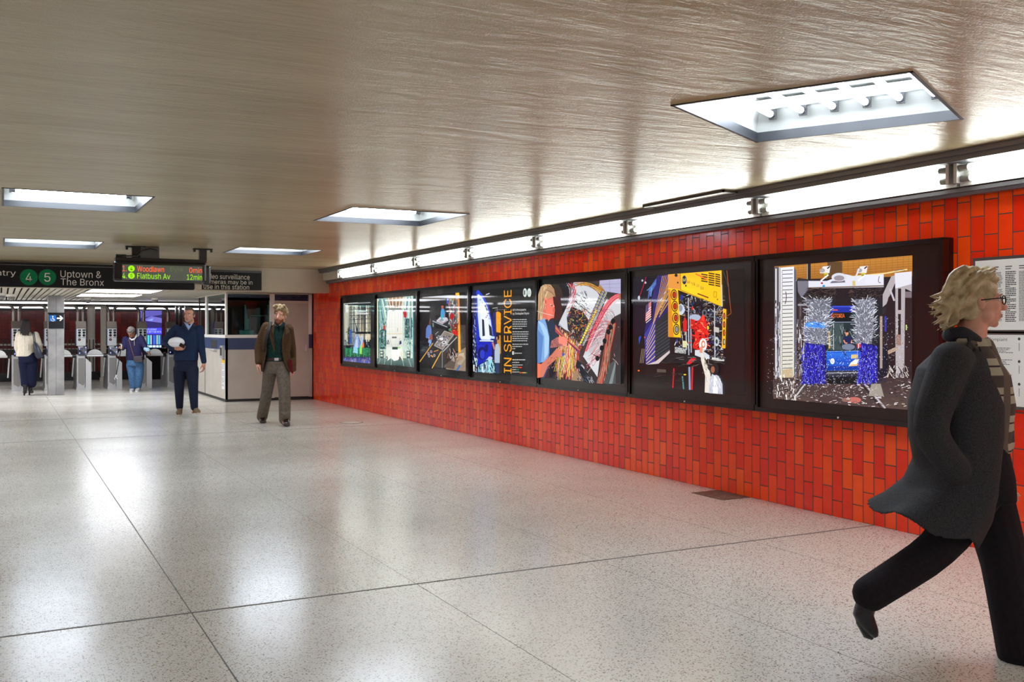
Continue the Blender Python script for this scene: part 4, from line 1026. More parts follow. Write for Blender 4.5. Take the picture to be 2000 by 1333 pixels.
# ---- 4 IN SERVICE title
def art4():
    a = C5([(105, 300), (622, 262), (622, 1052), (105, 1010)], (24, 25, 27))
    a.p([(105, 900), (200, 900), (160, 320), (105, 300)], (22, 30, 90)); a.fuzz(70, (105, 500, 140, 1000), [(20, 20, 40), (180, 190, 220), (50, 70, 160), (90, 96, 110)], (8, 50), (3, 8), 1.3, .5)
    a.p([(150, 1010), (250, 1010), (260, 800), (160, 760)], (130, 170, 196)); a.p([(230, 1010), (290, 1014), (270, 880), (240, 900)], (150, 220, 230)); a.fuzz(90, (110, 880, 300, 1010), [(20, 60, 90), (190, 230, 240), (20, 24, 30), (90, 150, 170), (240, 240, 240)], (8, 60), (3, 9), 1.4, .3)
    a.p([(310, 1020), (360, 1020), (362, 700), (300, 700)], (46, 40, 34)); a.p([(285, 900), (318, 900), (305, 480), (280, 500)], (30, 36, 110))
    a.p([(310, 660), (348, 670), (350, 500), (330, 484), (308, 490)], (240, 160, 24)); a.fuzz(24, (322, 520, 346, 600), [(190, 110, 20), (250, 190, 60)], (4, 14), (2, 4), 0, .2)
    a.p([(315, 860), (350, 850), (348, 690), (318, 690)], (200, 140, 40)); a.l([(312, 664), (348, 670)], 5, (120, 70, 20)); a.l([(278, 456), (322, 450)], 5, (190, 190, 190)); a.l([(320, 440), (318, 486)], 5, (120, 120, 120))
    a.p([(150, 960), (225, 900), (275, 860), (272, 745), (140, 745)], (22, 36, 190)); a.p([(135, 760), (160, 760), (150, 350), (135, 330)], (30, 50, 190))
    a.e(184, 848, 34, 58, (12, 16, 90)); a.e(190, 856, 22, 40, (40, 60, 200)); a.p([(206, 770), (240, 770), (236, 840), (212, 830)], (14, 20, 110)); a.l([(150, 950), (240, 905)], 8, (14, 20, 100)); a.e(258, 890, 20, 16, (190, 196, 240))
    # white shell with blue rim
    a.p([(180, 742), (262, 742), (290, 700), (272, 560), (240, 430), (200, 350), (160, 300), (138, 302), (140, 520), (158, 700)], (36, 66, 214))
    a.p([(182, 730), (256, 732), (280, 694), (262, 560), (230, 440), (192, 370), (158, 332), (146, 340), (150, 520), (166, 700)], (214, 228, 246))
    a.p([(180, 720), (250, 724), (262, 690), (240, 540), (210, 440), (180, 400), (166, 420), (176, 600)], (236, 242, 250))
    a.p([(190, 700), (212, 694), (204, 556), (186, 548)], (30, 34, 60)); a.p([(252, 690), (280, 700), (268, 620), (244, 590)], (34, 36, 60)); a.p([(215, 420), (236, 470), (230, 480), (210, 440)], (60, 64, 80))
    for x, y in ((170, 382), (190, 410), (232, 520), (222, 534), (250, 545), (240, 500)): a.e(x, y, 4, 5, (50, 56, 70))
    a.l([(166, 738), (286, 740)], 9, (230, 240, 250)); a.l([(170, 746), (270, 746)], 5, (20, 26, 60)); a.r(268, 700, 296, 720, (190, 220, 250))
    # worker
    a.p([(296, 930), (340, 930), (342, 800), (330, 762), (304, 770), (296, 830)], (176, 190, 206)); a.l([(278, 750), (296, 812)], 15, (196, 130, 110)); a.e(324, 706, 13, 26, (40, 24, 22)); a.e(316, 716, 7, 14, (190, 130, 100)); a.p([(306, 1020), (336, 1022), (336, 930), (304, 930)], (40, 60, 100))
    a.l([(220, 338), (252, 326)], 7, (220, 224, 226)); a.l([(110, 352), (275, 352)], 3, (120, 100, 70)); a.l([(300, 470), (400, 466)], 3, (120, 120, 120)); a.l([(450, 486), (600, 486)], 3, (60, 60, 58))
    # title, running upwards
    a.text('IN SERVICE', 377, 1016, 444, 297, (240, 160, 30), 0.06, vertical=True)
    # faint mirrored sign reflection is left to the glass; discs
    for x in (560, 597): a.e(x, 320, 17, 38, (214, 226, 220), 24)
    a.l([(553, 300), (553, 340)], 7, (40, 50, 50)); a.l([(560, 300), (560, 336)], 4, (40, 50, 50)); a.text('Arts &', 587, 320, 608, 306, (40, 50, 50)); a.text('Design', 586, 336, 609, 322, (40, 50, 50))
    a.text('MTA Photographs', 453, 484, 569, 462, (236, 236, 232), 0.02); a.text('by Christopher Payne', 453, 517, 595, 493, (236, 236, 232), 0.02)
    def para(y0, n, x1=590, last=0.6):
        for i in range(n):
            y = y0 + i * 19.4; xe = 452 + (x1 - 452) * (last if i == n - 1 else RND.uniform(.88, 1)); x = 452
            while x < xe:
                w = RND.uniform(6, 22); a.r(x, y - 4, min(x + w, xe), y + 4, (176, 178, 176)); x += w + 3.5
    para(554, 5); para(660, 5, 594, .9); para(768, 2); para(806, 1, 590, .18)
    a.r(450, 830, 466, 858, (226, 226, 220)); a.r(454, 836, 462, 852, (150, 150, 146)); 
    for y, xe in ((846, 534), (903, 566), (926, 514), (948, 542), (967, 498), (988, 486), (1009, 514)):
        x = 452 if y != 846 else 470
        while x < xe: w = RND.uniform(8, 20); a.r(x, y - 4, min(x + w, xe), y + 4, (200, 200, 196) if y == 903 else (176, 176, 172)); x += w + 3
    for i, c in enumerate(((220, 60, 40), (230, 100, 40), (230, 60, 40))): a.e(506 + 12 * i, 970, 5, 6, c, 10)
    for i, c in enumerate(((0, 150, 90), (0, 150, 90))): a.e(494 + 11 * i, 990, 4, 6, c, 10)
    for i, c in enumerate(((230, 120, 40), (230, 70, 50), (230, 170, 40), (190, 190, 190), (230, 170, 40), (0, 160, 90))): a.e(521 + 11 * i, 1015, 4.5, 6, c, 10)
    a.curve((560, 960), (590, 940), (600, 900), 3, (70, 70, 70)); a.curve((520, 930), (560, 900), (585, 905), 2, (60, 60, 60))
    return a
# ---- 5 woman and cable looms
def art5():
    a = C5([(708, 250), (1388, 202), (1388, 1122), (708, 1063)], (34, 33, 38))
    a.p([(870, 700), (960, 240), (1388, 202), (1388, 1120), (1000, 1080)], (60, 54, 56))
    a.p([(1200, 300), (1388, 330), (1388, 200), (1205, 214)], (176, 172, 206)); a.l([(1215, 250), (1388, 240)], 2, (120, 120, 150)); a.l([(1215, 280), (1388, 276)], 2, (120, 120, 150)); a.l([(1290, 210), (1296, 320)], 2, (120, 120, 150))
    a.p([(1290, 440), (1388, 470), (1388, 330), (1320, 350)], (170, 110, 84)); a.p([(1120, 330), (1210, 250), (1250, 300), (1180, 380)], (176, 130, 90))
    # big white board
    a.p([(845, 600), (905, 640), (1020, 700), (1080, 760), (1170, 560), (1250, 380), (1200, 310), (1060, 230), (980, 228), (960, 330), (920, 440)], (206, 208, 214))
    a.p([(1060, 880), (1130, 850), (1330, 530), (1388, 500), (1388, 380), (1260, 380), (1090, 800)], (206, 206, 210)); a.p([(1060, 870), (1190, 1060), (1210, 900), (1130, 850)], (214, 214, 218)); a.p([(1100, 830), (1200, 880), (1290, 600), (1330, 520), (1230, 500)], (190, 188, 192))
    a.p([(1060, 580), (1170, 560), (1200, 420), (1080, 340), (1010, 330), (1000, 420)], (222, 224, 228))
    a.p([(930, 640), (1040, 760), (1130, 590), (1060, 480), (960, 440), (920, 540)], (44, 40, 44))
    W5 = [(220, 30, 50), (240, 200, 40), (240, 236, 226), (30, 60, 160), (20, 20, 24), (230, 120, 40), (150, 90, 60), (40, 120, 90), (180, 30, 60)]
    a.fuzz(260, (930, 440, 1110, 720), W5 + [(20, 20, 24)] * 5 + [(200, 150, 110)] * 3, (8, 34), (2, 4.5))
    a.dots(60, (1000, 380, 1180, 560), [(40, 40, 46), (60, 60, 70), (150, 120, 70)], (2, 5)); a.fuzz(70, (960, 300, 1090, 440), [(40, 44, 50), (120, 124, 130), (230, 230, 226), (20, 24, 30)], (10, 40), (3, 7), .7, .4)
    for i in range(12): a.l([(985 + i * 15, 380 + i * 12), (996 + i * 15, 398 + i * 12)], 6, (34, 34, 40))
    for i in range(26): a.curve((940 + RND.uniform(-20, 60), 225 + RND.uniform(0, 30)), (1000 + RND.uniform(-30, 60), 300), (930 + RND.uniform(-10, 50), 400 + RND.uniform(-40, 60)), 2.2, RND.choice([(236, 236, 236), (220, 40, 60), (40, 60, 120), (20, 20, 20)]), 5)
    for i in range(34): o = RND.uniform(-30, 30); a.curve((1020 + o, 250 + RND.uniform(-15, 20)), (1130, 190 + RND.uniform(0, 50)), (1250 + o, 340 + RND.uniform(-20, 20)), 2.4, RND.choice([(170, 110, 60), (226, 190, 50), (30, 26, 26), (190, 60, 40), (120, 150, 90)]), 6)
    # vertical looms
    for i in range(16): o = i * 3.4; a.curve((1235 + o, 300 + i), (1160 + o, 470), (1030 + o, 780), 3, [(40, 70, 150), (26, 26, 34), (240, 214, 40), (50, 90, 170), (20, 20, 26), (230, 230, 236), (120, 140, 60), (60, 60, 120)][i % 8], 6)
    for y in range(320, 780, 26): x = 1245 - (y - 300) * 0.42; a.l([(x - 14, y - 6), (x + 26, y + 8)], 4, (24, 24, 28))
    a.l([(1190, 470), (1045, 770)], 15, (232, 206, 60))
    for y in range(480, 770, 20): x = 1190 - (y - 470) * .483; a.l([(x - 9, y - 3), (x + 9, y + 3)], 4, (60, 50, 30))
    for i in range(30):
        o = i * 2.6; a.curve((1388, 330 + o * .6), (1250 + o * .6, 330 + o), (1090 + o * .35, 830), 2.8, RND.choice([(210, 30, 60), (190, 20, 50), (230, 60, 90), (240, 220, 220), (160, 20, 40)]), 8)
    for i in range(70):
        x = RND.uniform(1200, 1340); y = RND.uniform(460, 900); c = RND.choice([(210, 40, 60), (190, 20, 50), (240, 200, 200), (60, 40, 40), (150, 90, 110)])
        a.curve((1120 + RND.uniform(-20, 60), y + RND.uniform(40, 160)), (x, y - RND.uniform(0, 130)), (x + RND.uniform(10, 70), y + RND.uniform(10, 80)), 2.3, c, 6)
    # right-hand dark cable bundle
    a.p([(1200, 1110), (1290, 1110), (1388, 700), (1388, 560), (1340, 540), (1290, 620), (1230, 880)], (60, 38, 36))
    for i in range(46): x = 1350 - RND.uniform(0, 70); a.curve((x + 20, 560 + RND.uniform(0, 60)), (x - 10, 800), (1200 + RND.uniform(0, 110), 1110), 2.6, RND.choice([(150, 60, 50), (90, 40, 36), (200, 150, 120), (120, 140, 110), (40, 24, 24), (200, 50, 60), (170, 120, 100)]), 5)
    for y in (570, 620, 660, 740, 800, 890): a.e(1345 - (y - 570) * .42, y, 18, 24, (18, 14, 18))
    # lower fringe of cables
    for i in range(190):
        x = RND.uniform(890, 1040); t = (x - 890) / 150
        a.curve((880 + t * 200, 620 + t * 160 + RND.uniform(-10, 30)), (x, 800 + RND.uniform(-40, 40)), (x - 40 + RND.uniform(-30, 50) + t * 30, 960 + RND.uniform(0, 120)), 2.8, RND.choice([(200, 60, 70), (226, 150, 90), (236, 214, 70), (240, 230, 220), (190, 40, 60), (150, 90, 60), (120, 70, 50), (110, 140, 60), (40, 20, 20)]), 5)
    for i in range(60): a.curve((860, 600 + RND.uniform(-10, 60)), (960, 740), (1070, 830 + RND.uniform(-20, 20)), 3, RND.choice([(150, 40, 90), (190, 60, 60), (60, 20, 40), (210, 150, 70), (100, 50, 110)]), 4)
    for i in range(30): t = i / 29; a.l([(886 + t * 200, 600 + t * 230), (896 + t * 200, 588 + t * 230)], 4, (60, 26, 40))
    a.p([(1000, 1080), (1100, 1090), (1080, 1020), (1030, 1000)], (150, 120, 90)); a.p([(1130, 1100), (1180, 1090), (1100, 940), (1050, 900), (1040, 960)], (26, 28, 36)); a.fuzz(50, (1040, 920, 1180, 1080), [(20, 22, 26), (60, 70, 90), (180, 180, 190)], (10, 40), (3, 7), .9, .4)
    a.p([(1280, 1110), (1388, 1110), (1388, 900), (1340, 940)], (70, 74, 74)); a.p([(1330, 1110), (1360, 1110), (1388, 960), (1388, 900)], (120, 130, 130))
    # the woman
    a.p([(745, 560), (850, 540), (858, 470), (848, 420), (838, 340), (780, 330), (750, 430)], (206, 104, 86)); a.p([(800, 572), (806, 560), (838, 530), (832, 500), (850, 492), (846, 470), (856, 440), (834, 380), (800, 380), (780, 480)], (222, 112, 92)); a.e(846, 470, 9, 22, (200, 90, 74)); a.l([(815, 420), (852, 440)], 4, (240, 210, 200)); a.e(832, 432, 8, 6, (110, 60, 60)); a.l([(826, 522), (842, 516)], 5, (150, 50, 60))
    a.p([(708, 560), (730, 560), (752, 500), (768, 420), (800, 370), (862, 350), (850, 290), (820, 250), (770, 248), (735, 270), (712, 340)], (176, 138, 100))
    for i in range(40): x = RND.uniform(720, 800); a.curve((770 + RND.uniform(-20, 60), 252 + RND.uniform(0, 20)), (740 + RND.uniform(0, 30), 360), (712 + RND.uniform(0, 36), 560), 3, RND.choice([(214, 184, 140), (140, 100, 74), (226, 200, 160), (120, 84, 60)]), 5)
    for i in range(12): a.curve((790, 256 + i * 4), (850, 270 + i * 5), (862, 350 + i), 3, RND.choice([(150, 110, 84), (110, 76, 60), (190, 150, 110)]), 4)
    a.e(780, 396, 14, 36, (226, 130, 104)); a.e(782, 400, 6, 20, (170, 80, 60)); a.l([(778, 440), (776, 466)], 3, (180, 180, 180))
    a.p([(708, 930), (780, 920), (812, 860), (812, 700), (790, 600), (770, 540), (712, 570), (706, 700)], (116, 156, 204)); a.p([(712, 560), (760, 590), (790, 640), (812, 720), (800, 850), (770, 900), (770, 700), (740, 620)], (156, 190, 228)); a.p([(708, 930), (740, 930), (760, 700), (712, 640)], (84, 124, 184))
    a.p([(740, 960), (800, 900), (820, 800), (812, 960), (770, 1060), (740, 1060)], (54, 62, 100))
    a.p([(708, 1060), (760, 1050), (800, 960), (870, 900), (900, 860), (920, 820), (880, 800), (830, 860), (740, 940), (708, 930)], (196, 112, 90)); a.p([(708, 1060), (732, 1056), (742, 940), (708, 930)], (222, 110, 80))
    a.p([(820, 800), (900, 790), (960, 770), (970, 730), (930, 700), (880, 706), (830, 740)], (160, 96, 92)); a.fuzz(60, (830, 720, 900, 790), [(90, 54, 60), (200, 130, 120), (60, 40, 50)], (4, 12), (2, 4)); a.fuzz(70, (790, 860, 890, 980), [(110, 60, 56), (216, 140, 116), (80, 50, 50)], (4, 12), (2, 4))
    a.p([(895, 760), (960, 775), (975, 730), (940, 700), (895, 706)], (226, 128, 110)); a.l([(930, 770), (980, 790)], 9, (236, 140, 120)); a.l([(925, 780), (960, 810)], 8, (210, 110, 96)); a.e(905, 850, 24, 30, (206, 116, 96)); a.l([(900, 820), (935, 800)], 9, (226, 136, 112)); a.p([(925, 840), (950, 850), (940, 870), (925, 870)], (50, 90, 170))
    a.curve((708, 480), (760, 500), (850, 520), 3, (220, 210, 200))
    return a
# ---- 6 yellow bus rear
def art6():
    a = Art(1210, 480, 3.92, [(105, 243), (957, 175), (957, 1150), (105, 1080)], (24, 21, 22))
    a.p([(105, 700), (200, 640), (300, 240), (105, 243)], (26, 22, 36)); a.p([(140, 1000), (200, 1010), (200, 900), (140, 900)], (16, 14, 14))
    # blue side with stripes
    a.p([(200, 912), (388, 820), (388, 220), (290, 230), (240, 430), (190, 660)], (44, 38, 104)); a.p([(200, 912), (270, 890), (276, 560), (240, 600), (190, 680)], (60, 62, 150))
    for i in range(9): a.l([(255 + i * 9, 610 - i * 20), (330 + i * 14, 232 - i * 2)], 3.5, (220, 160, 90))
    for i in range(8): a.curve((205, 905 - i * 24), (240, 880 - i * 34), (274, 846 - i * 40), 6 - i * .4, (226, 190, 130), 4)
    for i in range(10): a.l([(300 + i * 3, 560 - i * 12), (386, 440 - i * 22)], 5, (222, 170, 40) if i % 2 else (44, 38, 104))
    a.p([(215, 420), (245, 360), (280, 300), (284, 250), (225, 330)], (70, 100, 170)); a.l([(240, 390), (250, 320), (232, 350)], 6, (110, 150, 210)); a.l([(210, 345), (280, 285)], 7, (90, 130, 190))
    a.p([(186, 610), (250, 560), (262, 420), (196, 470)], (26, 22, 30)); a.p([(197, 585), (240, 545), (244, 425), (205, 460)], (206, 120, 130))
    for i in range(6): y = 480 + i * 18; a.l([(204, y + 22), (243, y - 10)], 5, (236, 226, 224))
    a.p([(204, 520), (222, 500), (224, 444), (206, 460)], (70, 70, 120)); a.e(194, 703, 5, 6, (230, 80, 50)); a.p([(150, 760), (166, 700), (162, 690), (148, 705)], (40, 80, 190))
    a.p([(274, 900), (386, 800), (386, 520), (370, 500), (274, 590)], (38, 46, 52))
    for i in range(22): y = 600 + i * 13; a.l([(278, y + 20), (384, y - 52)], 3, (76, 92, 96) if i % 2 else (20, 24, 30))
    a.p([(210, 912), (300, 905), (388, 820), (388, 800), (280, 885)], (206, 190, 190))
    for x in (158, 170, 182): a.l([(x, 900), (x + 16, 790)], 4, (150, 130, 120))
    a.e(148, 958, 8, 6, (255, 110, 30)); a.curve((204, 240), (190, 300), (150, 400), 4, (200, 30, 60)); a.e(176, 268, 7, 9, (180, 184, 190)); a.e(200, 284, 7, 9, (190, 190, 196)); a.e(150, 400, 9, 16, (190, 196, 214)); a.l([(330, 400), (312, 420)], 4, (220, 230, 250)); a.l([(356, 352), (340, 372)], 3, (220, 230, 250))
    # engine bay
    a.p([(386, 820), (560, 830), (800, 880), (815, 470), (460, 340), (440, 700), (386, 700)], (30, 26, 30))
    E6 = [(150, 156, 166), (210, 214, 220), (60, 60, 70), (20, 20, 24), (90, 96, 106), (40, 60, 140), (180, 140, 100)]
    a.fuzz(420, (465, 370, 800, 560), E6 + [(16, 16, 18)] * 5, (8, 40), (2, 5)); a.fuzz(170, (690, 480, 805, 860), E6 + [(16, 16, 18)] * 4, (8, 34), (3, 7)); a.fuzz(120, (440, 600, 560, 800), E6 + [(16, 16, 18)] * 4, (8, 34), (3, 7), 1.5, .6)
    a.e(480, 490, 30, 42, (190, 196, 210)); a.e(478, 480, 16, 26, (130, 140, 160)); a.e(486, 398, 12, 22, (30, 50, 130)); a.e(662, 516, 20, 28, (90, 90, 100)); a.e(662, 516, 9, 14, (20, 20, 24)); a.e(590, 552, 44, 26, (160, 170, 190)); a.e(570, 480, 8, 12, (200, 40, 30))
    for x, y0, y1 in ((538, 400, 880), (556, 560, 820), (738, 480, 860), (520, 640, 800)): a.l([(x, y0), (x + 4, y1)], 8, (168, 172, 184))
    RD = [(200, 26, 22), (236, 48, 36), (160, 16, 16)]
    a.p([(585, 780), (640, 830), (690, 700), (690, 640), (670, 560), (650, 530), (620, 570), (590, 600)], (206, 32, 24)); a.p([(500, 660), (525, 660), (528, 580), (512, 545), (498, 590)], (200, 30, 26)); a.p([(556, 640), (590, 640), (590, 570), (556, 560)], (190, 26, 26)); a.p([(632, 600), (652, 600), (664, 540), (646, 530)], (240, 60, 44))
    a.fuzz(90, (560, 570, 690, 780), RD + [(90, 10, 14), (250, 120, 90)], (10, 34), (4, 9)); a.p([(660, 900), (690, 880), (680, 820), (660, 820)], (40, 30, 34))
    a.p([(590, 840), (700, 880), (700, 840), (640, 800), (590, 800)], (196, 200, 206)); a.p([(436, 820), (520, 830), (520, 790), (436, 776)], (170, 170, 170)); a.dots(14, (440, 784, 516, 824), [(40, 40, 44)], (3, 5)); a.p([(495, 780), (528, 780), (528, 730), (495, 730)], (206, 200, 150))
    a.e(652, 760, 30, 50, (236, 230, 224)); a.e(654, 756, 16, 30, (200, 120, 100)); a.e(655, 756, 9, 16, (230, 220, 210)); a.l([(640, 720), (716, 704)], 5, (170, 176, 186)); a.l([(650, 800), (716, 796)], 5, (150, 150, 160)); a.e(757, 735, 18, 36, (180, 186, 190)); a.e(757, 735, 9, 18, (60, 60, 66))
    a.p([(735, 660), (775, 668), (775, 630), (735, 620)], (180, 176, 170)); a.e(690, 628, 7, 14, (236, 200, 60)); a.p([(720, 880), (815, 885), (815, 868), (720, 855)], (200, 200, 196))
    # under the bus
    a.p([(320, 900), (840, 900), (800, 890), (560, 840), (390, 830)], (34, 26, 28)); a.p([(524, 905), (560, 905), (600, 865), (560, 862)], (210, 24, 40)); a.fuzz(60, (330, 850, 800, 930), [(120, 110, 110), (20, 16, 18), (60, 50, 50)], (20, 60), (2, 5), 0, .3)
    a.l([(430, 940), (422, 1090)], 9, (190, 24, 40)); a.l([(572, 930), (568, 1105)], 12, (200, 30, 40)); a.l([(548, 930), (552, 1105)], 14, (130, 150, 180)); a.l([(495, 1000), (505, 1100)], 10, (80, 130, 130)); a.e(514, 988, 10, 5, (230, 200, 50)); a.p([(300, 970), (370, 975), (370, 950), (300, 945)], (84, 70, 64)); a.fuzz(40, (240, 960, 480, 1070), [(44, 36, 34), (26, 22, 24), (60, 50, 44)], (20, 60), (2, 5), 0, .2)
    # yellow body
    a.p([(386, 700), (484, 704), (480, 640), (462, 350), (462, 340), (800, 470), (796, 190), (386, 222)], (246, 184, 20)); a.p([(386, 700), (430, 700), (404, 340), (386, 330)], (206, 130, 30)); a.p([(386, 325), (478, 336), (478, 220), (386, 224)], (214, 140, 60)); a.l([(480, 214), (482, 340), (800, 470)], 4, (120, 84, 20))
    a.grad([(490, 220), (640, 205), (640, 400), (490, 340)], (240, 176, 26), (252, 200, 30), 4)
    for i in range(6):
        for x0, x1 in ((640, 690), (696, 742), (748, 786)):
            y = 200 + i * 17 + (x0 - 640) * .16
            if y - 12 > 188 - (x0 - 640) * .05 and not (i == 5 and x0 == 640): a.p([(x0, y + 7), (x1, y + 15), (x1, y + 5), (x0, y - 3)], (70, 44, 20))
    a.p([(595, 222), (690, 268), (690, 258), (600, 210)], (230, 110, 40)); a.l([(612, 368), (696, 400)], 10, (130, 60, 20)); a.l([(640, 404), (660, 412)], 5, (30, 24, 20)); a.l([(738, 352), (758, 356), (756, 398), (736, 392), (738, 352)], 3, (90, 70, 20)); a.e(766, 413, 4, 6, (60, 50, 30)); a.e(448, 228, 12, 12, (40, 30, 30)); a.e(461, 284, 6, 8, (60, 40, 30)); a.e(523, 308, 6, 8, (60, 50, 40))
    a.e(511, 264, 17, 34, (28, 36, 74), 24); a.text('M', 499, 276, 521, 252, (220, 200, 120), .03)
    xs = 531
    for i, wd in enumerate(('New', 'York', 'City', 'Bus')):
        w = (24, 30, 24, 24)[i]; y = 283 + (xs - 531) * .42; a.text(wd, xs, y + 6 + w * .15, xs + w, y - 20 + w * .15, (60, 56, 60), .01); xs += w + 9
    a.l([(790, 200), (800, 470)], 5, (200, 190, 170)); a.l([(800, 300), (804, 460)], 4, (170, 170, 160))
    for y in (378, 465, 555, 642): a.e(432 + (y - 378) * .07, y, 25, 43, (36, 26, 26), 20); a.e(432 + (y - 378) * .07, y, 20, 35, (226, 160, 30) if y < 600 else (200, 170, 60), 20); a.e(434 + (y - 378) * .07, y, 15, 26, (30, 24, 26), 18); a.e(434 + (y - 378) * .07, y, 11, 20, (176, 40, 30) if y < 600 else (130, 130, 130), 16)
    a.p([(798, 785), (826, 788), (834, 488), (808, 482)], (232, 170, 30))
    for y in (540, 605, 668, 738): a.e(818 - (y - 540) * .01, y, 9, 26, (50, 34, 30)); a.e(818, y, 6, 17, (190, 70, 40) if y < 700 else (150, 160, 160))
    a.l([(838, 190), (870, 520), (840, 540)], 3, (180, 90, 30)); a.curve((806, 190), (830, 240), (852, 330), 3, (80, 80, 90))
    # reaching worker in white
    a.p([(668, 1125), (720, 1130), (712, 980), (680, 920), (652, 820), (636, 816), (640, 880), (672, 1000)], (216, 206, 196)); a.p([(700, 1130), (806, 1138), (804, 1060), (776, 1000), (730, 976), (706, 1020)], (186, 186, 200)); a.p([(730, 1130), (770, 1134), (764, 1020), (740, 990)], (226, 224, 228)); a.e(746, 945, 30, 48, (40, 26, 28)); a.e(730, 950, 15, 26, (150, 90, 70)); a.p([(628, 820), (650, 824), (654, 780), (640, 770), (630, 785)], (214, 140, 110))
    a.fuzz(26, (650, 850, 700, 980), [(120, 96, 80), (240, 236, 230), (170, 150, 130)], (8, 30), (2, 4), 1.2, .3); a.fuzz(26, (680, 1000, 800, 1130), [(130, 130, 150), (240, 240, 244)], (8, 40), (2, 4), 1.4, .3)
    return a
# ---- 7 blue bus in the wash
def art7():
    a = Art(1460, 450, 3.3325, [(175, 238), (1073, 162), (1073, 1170), (175, 1100)], (38, 32, 34))
    a.grad([(175, 235), (1073, 160), (1073, 330), (175, 330)], (196, 132, 56), (160, 104, 44), 5)
    for y in range(190, 300, 16): a.l([(175, y + 50), (1073, y - 20)], 1.6, (120, 74, 34))
    for x in range(330, 1070, 36): a.l([(x, 170), (x, 290)], 1.6, (130, 84, 40))
    a.l([(175, 330), (500, 320), (900, 280), (1040, 255)], 8, (250, 214, 140)); a.r(386, 215, 412, 330, (40, 34, 36)); a.r(520, 205, 616, 330, (96, 70, 44)); a.l([(390, 215), (390, 320)], 4, (200, 190, 180))
    a.p([(320, 1000), (1073, 1000), (1073, 300), (320, 320)], (36, 32, 36))
    GY = [(200, 200, 210), (120, 120, 130), (60, 58, 64), (30, 28, 32), (236, 236, 244)]
    # ladder tower on the left
    a.p([(175, 1000), (220, 1000), (214, 240), (175, 240)], (90, 84, 88)); a.r(182, 250, 190, 960, (230, 230, 236)); a.r(205, 240, 212, 960, (206, 206, 214)); a.fuzz(60, (178, 420, 216, 950), GY, (10, 60), (3, 6), 1.57, .1)
    a.p([(304, 960), (322, 960), (318, 260), (300, 240)], (96, 98, 112)); a.grad([(216, 244), (304, 236), (304, 950), (216, 950)], (232, 232, 240), (214, 212, 196), 10)
    for i in range(28): y = 262 + i * 25.5; a.l([(226, y), (296, y - 3)], 4.5, (70, 66, 74)); a.l([(226, y + 4), (228, y + 20)], 3, (110, 108, 118))
    a.curve((250, 400), (262, 440), (246, 480), 5, (90, 60, 50)); a.p([(220, 960), (300, 960), (296, 900), (228, 910)], (196, 176, 140))
    a.p([(322, 980), (400, 980), (400, 320), (330, 310)], (50, 44, 48)); a.p([(326, 330), (400, 330), (396, 390), (352, 440), (330, 400)], (120, 116, 130)); a.r(340, 470, 352, 960, (96, 84, 84)); a.r(330, 480, 386, 492, (150, 150, 160)); a.fuzz(90, (325, 560, 390, 980), GY + [(110, 90, 80)] * 2, (10, 80), (3, 7), 1.57, .15); a.p([(380, 650), (400, 650), (404, 600), (384, 600)], (150, 160, 200)); a.grad([(376, 620), (404, 620), (404, 960), (376, 960)], (110, 110, 160), (60, 54, 90), 5)
    # overhead gantry
    a.p([(400, 380), (890, 370), (890, 286), (700, 300), (640, 286), (520, 330), (400, 330)], (222, 222, 234)); a.p([(540, 345), (640, 340), (636, 326), (552, 332)], (110, 104, 120)); a.e(600, 306, 50, 28, (214, 214, 226)); a.e(600, 312, 34, 18, (150, 140, 150)); a.l([(400, 376), (890, 362)], 8, (120, 100, 90)); a.r(770, 290, 880, 350, (226, 226, 238))
    for x in (510, 752):
        a.p([(x - 36, 280), (x + 26, 280), (x + 34, 232), (x - 16, 236)], (230, 226, 224)); a.e(x - 20, 262, 18, 14, (170, 160, 160)); a.l([(x + 12, 250), (x + 30, 236)], 8, (40, 36, 40)); a.p([(x - 8, 300), (x + 18, 300), (x + 18, 278), (x - 8, 278)], (206, 190, 60)); a.r(x - 6, 290, x + 16, 294, (40, 40, 40)); a.l([(x - 30, 330), (x + 20, 290)], 9, (240, 240, 246))
    a.l([(690, 350), (730, 250)], 10, (220, 220, 230)); a.curve((862, 300), (846, 350), (872, 340), 4, (60, 60, 70)); a.e(500, 364, 9, 8, (60, 150, 210)); a.e(488, 345, 8, 6, (170, 50, 50)); a.r(686, 330, 706, 362, (214, 190, 120)); a.curve((960, 270), (1000, 252), (1030, 262), 3, (60, 140, 160))
    # right gantry frame
    a.p([(884, 420), (940, 300), (1073, 266), (1073, 400), (1030, 380), (1024, 980), (968, 960), (966, 340), (908, 480), (884, 500)], (176, 168, 172)); a.p([(966, 380), (1073, 350), (1073, 268), (962, 280)], (224, 222, 232))
    a.p([(900, 980), (966, 980), (966, 380), (920, 440), (902, 560)], (36, 28, 32)); a.r(984, 380, 1004, 520, (40, 32, 36)); a.r(984, 545, 1002, 680, (44, 34, 36)); a.r(972, 680, 1004, 750, (150, 120, 110)); a.p([(920, 810), (980, 780), (980, 755), (916, 785)], (176, 150, 130)); a.l([(930, 380), (960, 460)], 12, (190, 186, 196)); a.p([(1024, 980), (1073, 1000), (1073, 400), (1030, 420)], (44, 32, 34)); a.r(1030, 400, 1073, 440, (120, 110, 116)); a.r(1034, 616, 1042, 650, (190, 220, 120))
    a.r(866, 560, 882, 900, (170, 150, 140)); a.fuzz(150, (890, 560, 1070, 990), GY + [(40, 30, 34)] * 6, (3, 8), (2, 4)); a.fuzz(120, (890, 880, 1040, 1100), [(170, 150, 140), (60, 48, 46), (210, 200, 196), (36, 28, 30)], (10, 50), (3, 7), 1.4, .5); a.r(900, 560, 912, 660, (50, 50, 160))
    # wet ground with rails
    a.grad([(175, 960), (1073, 960), (1073, 1170), (175, 1105)], (58, 48, 50), (84, 66, 60), 6)
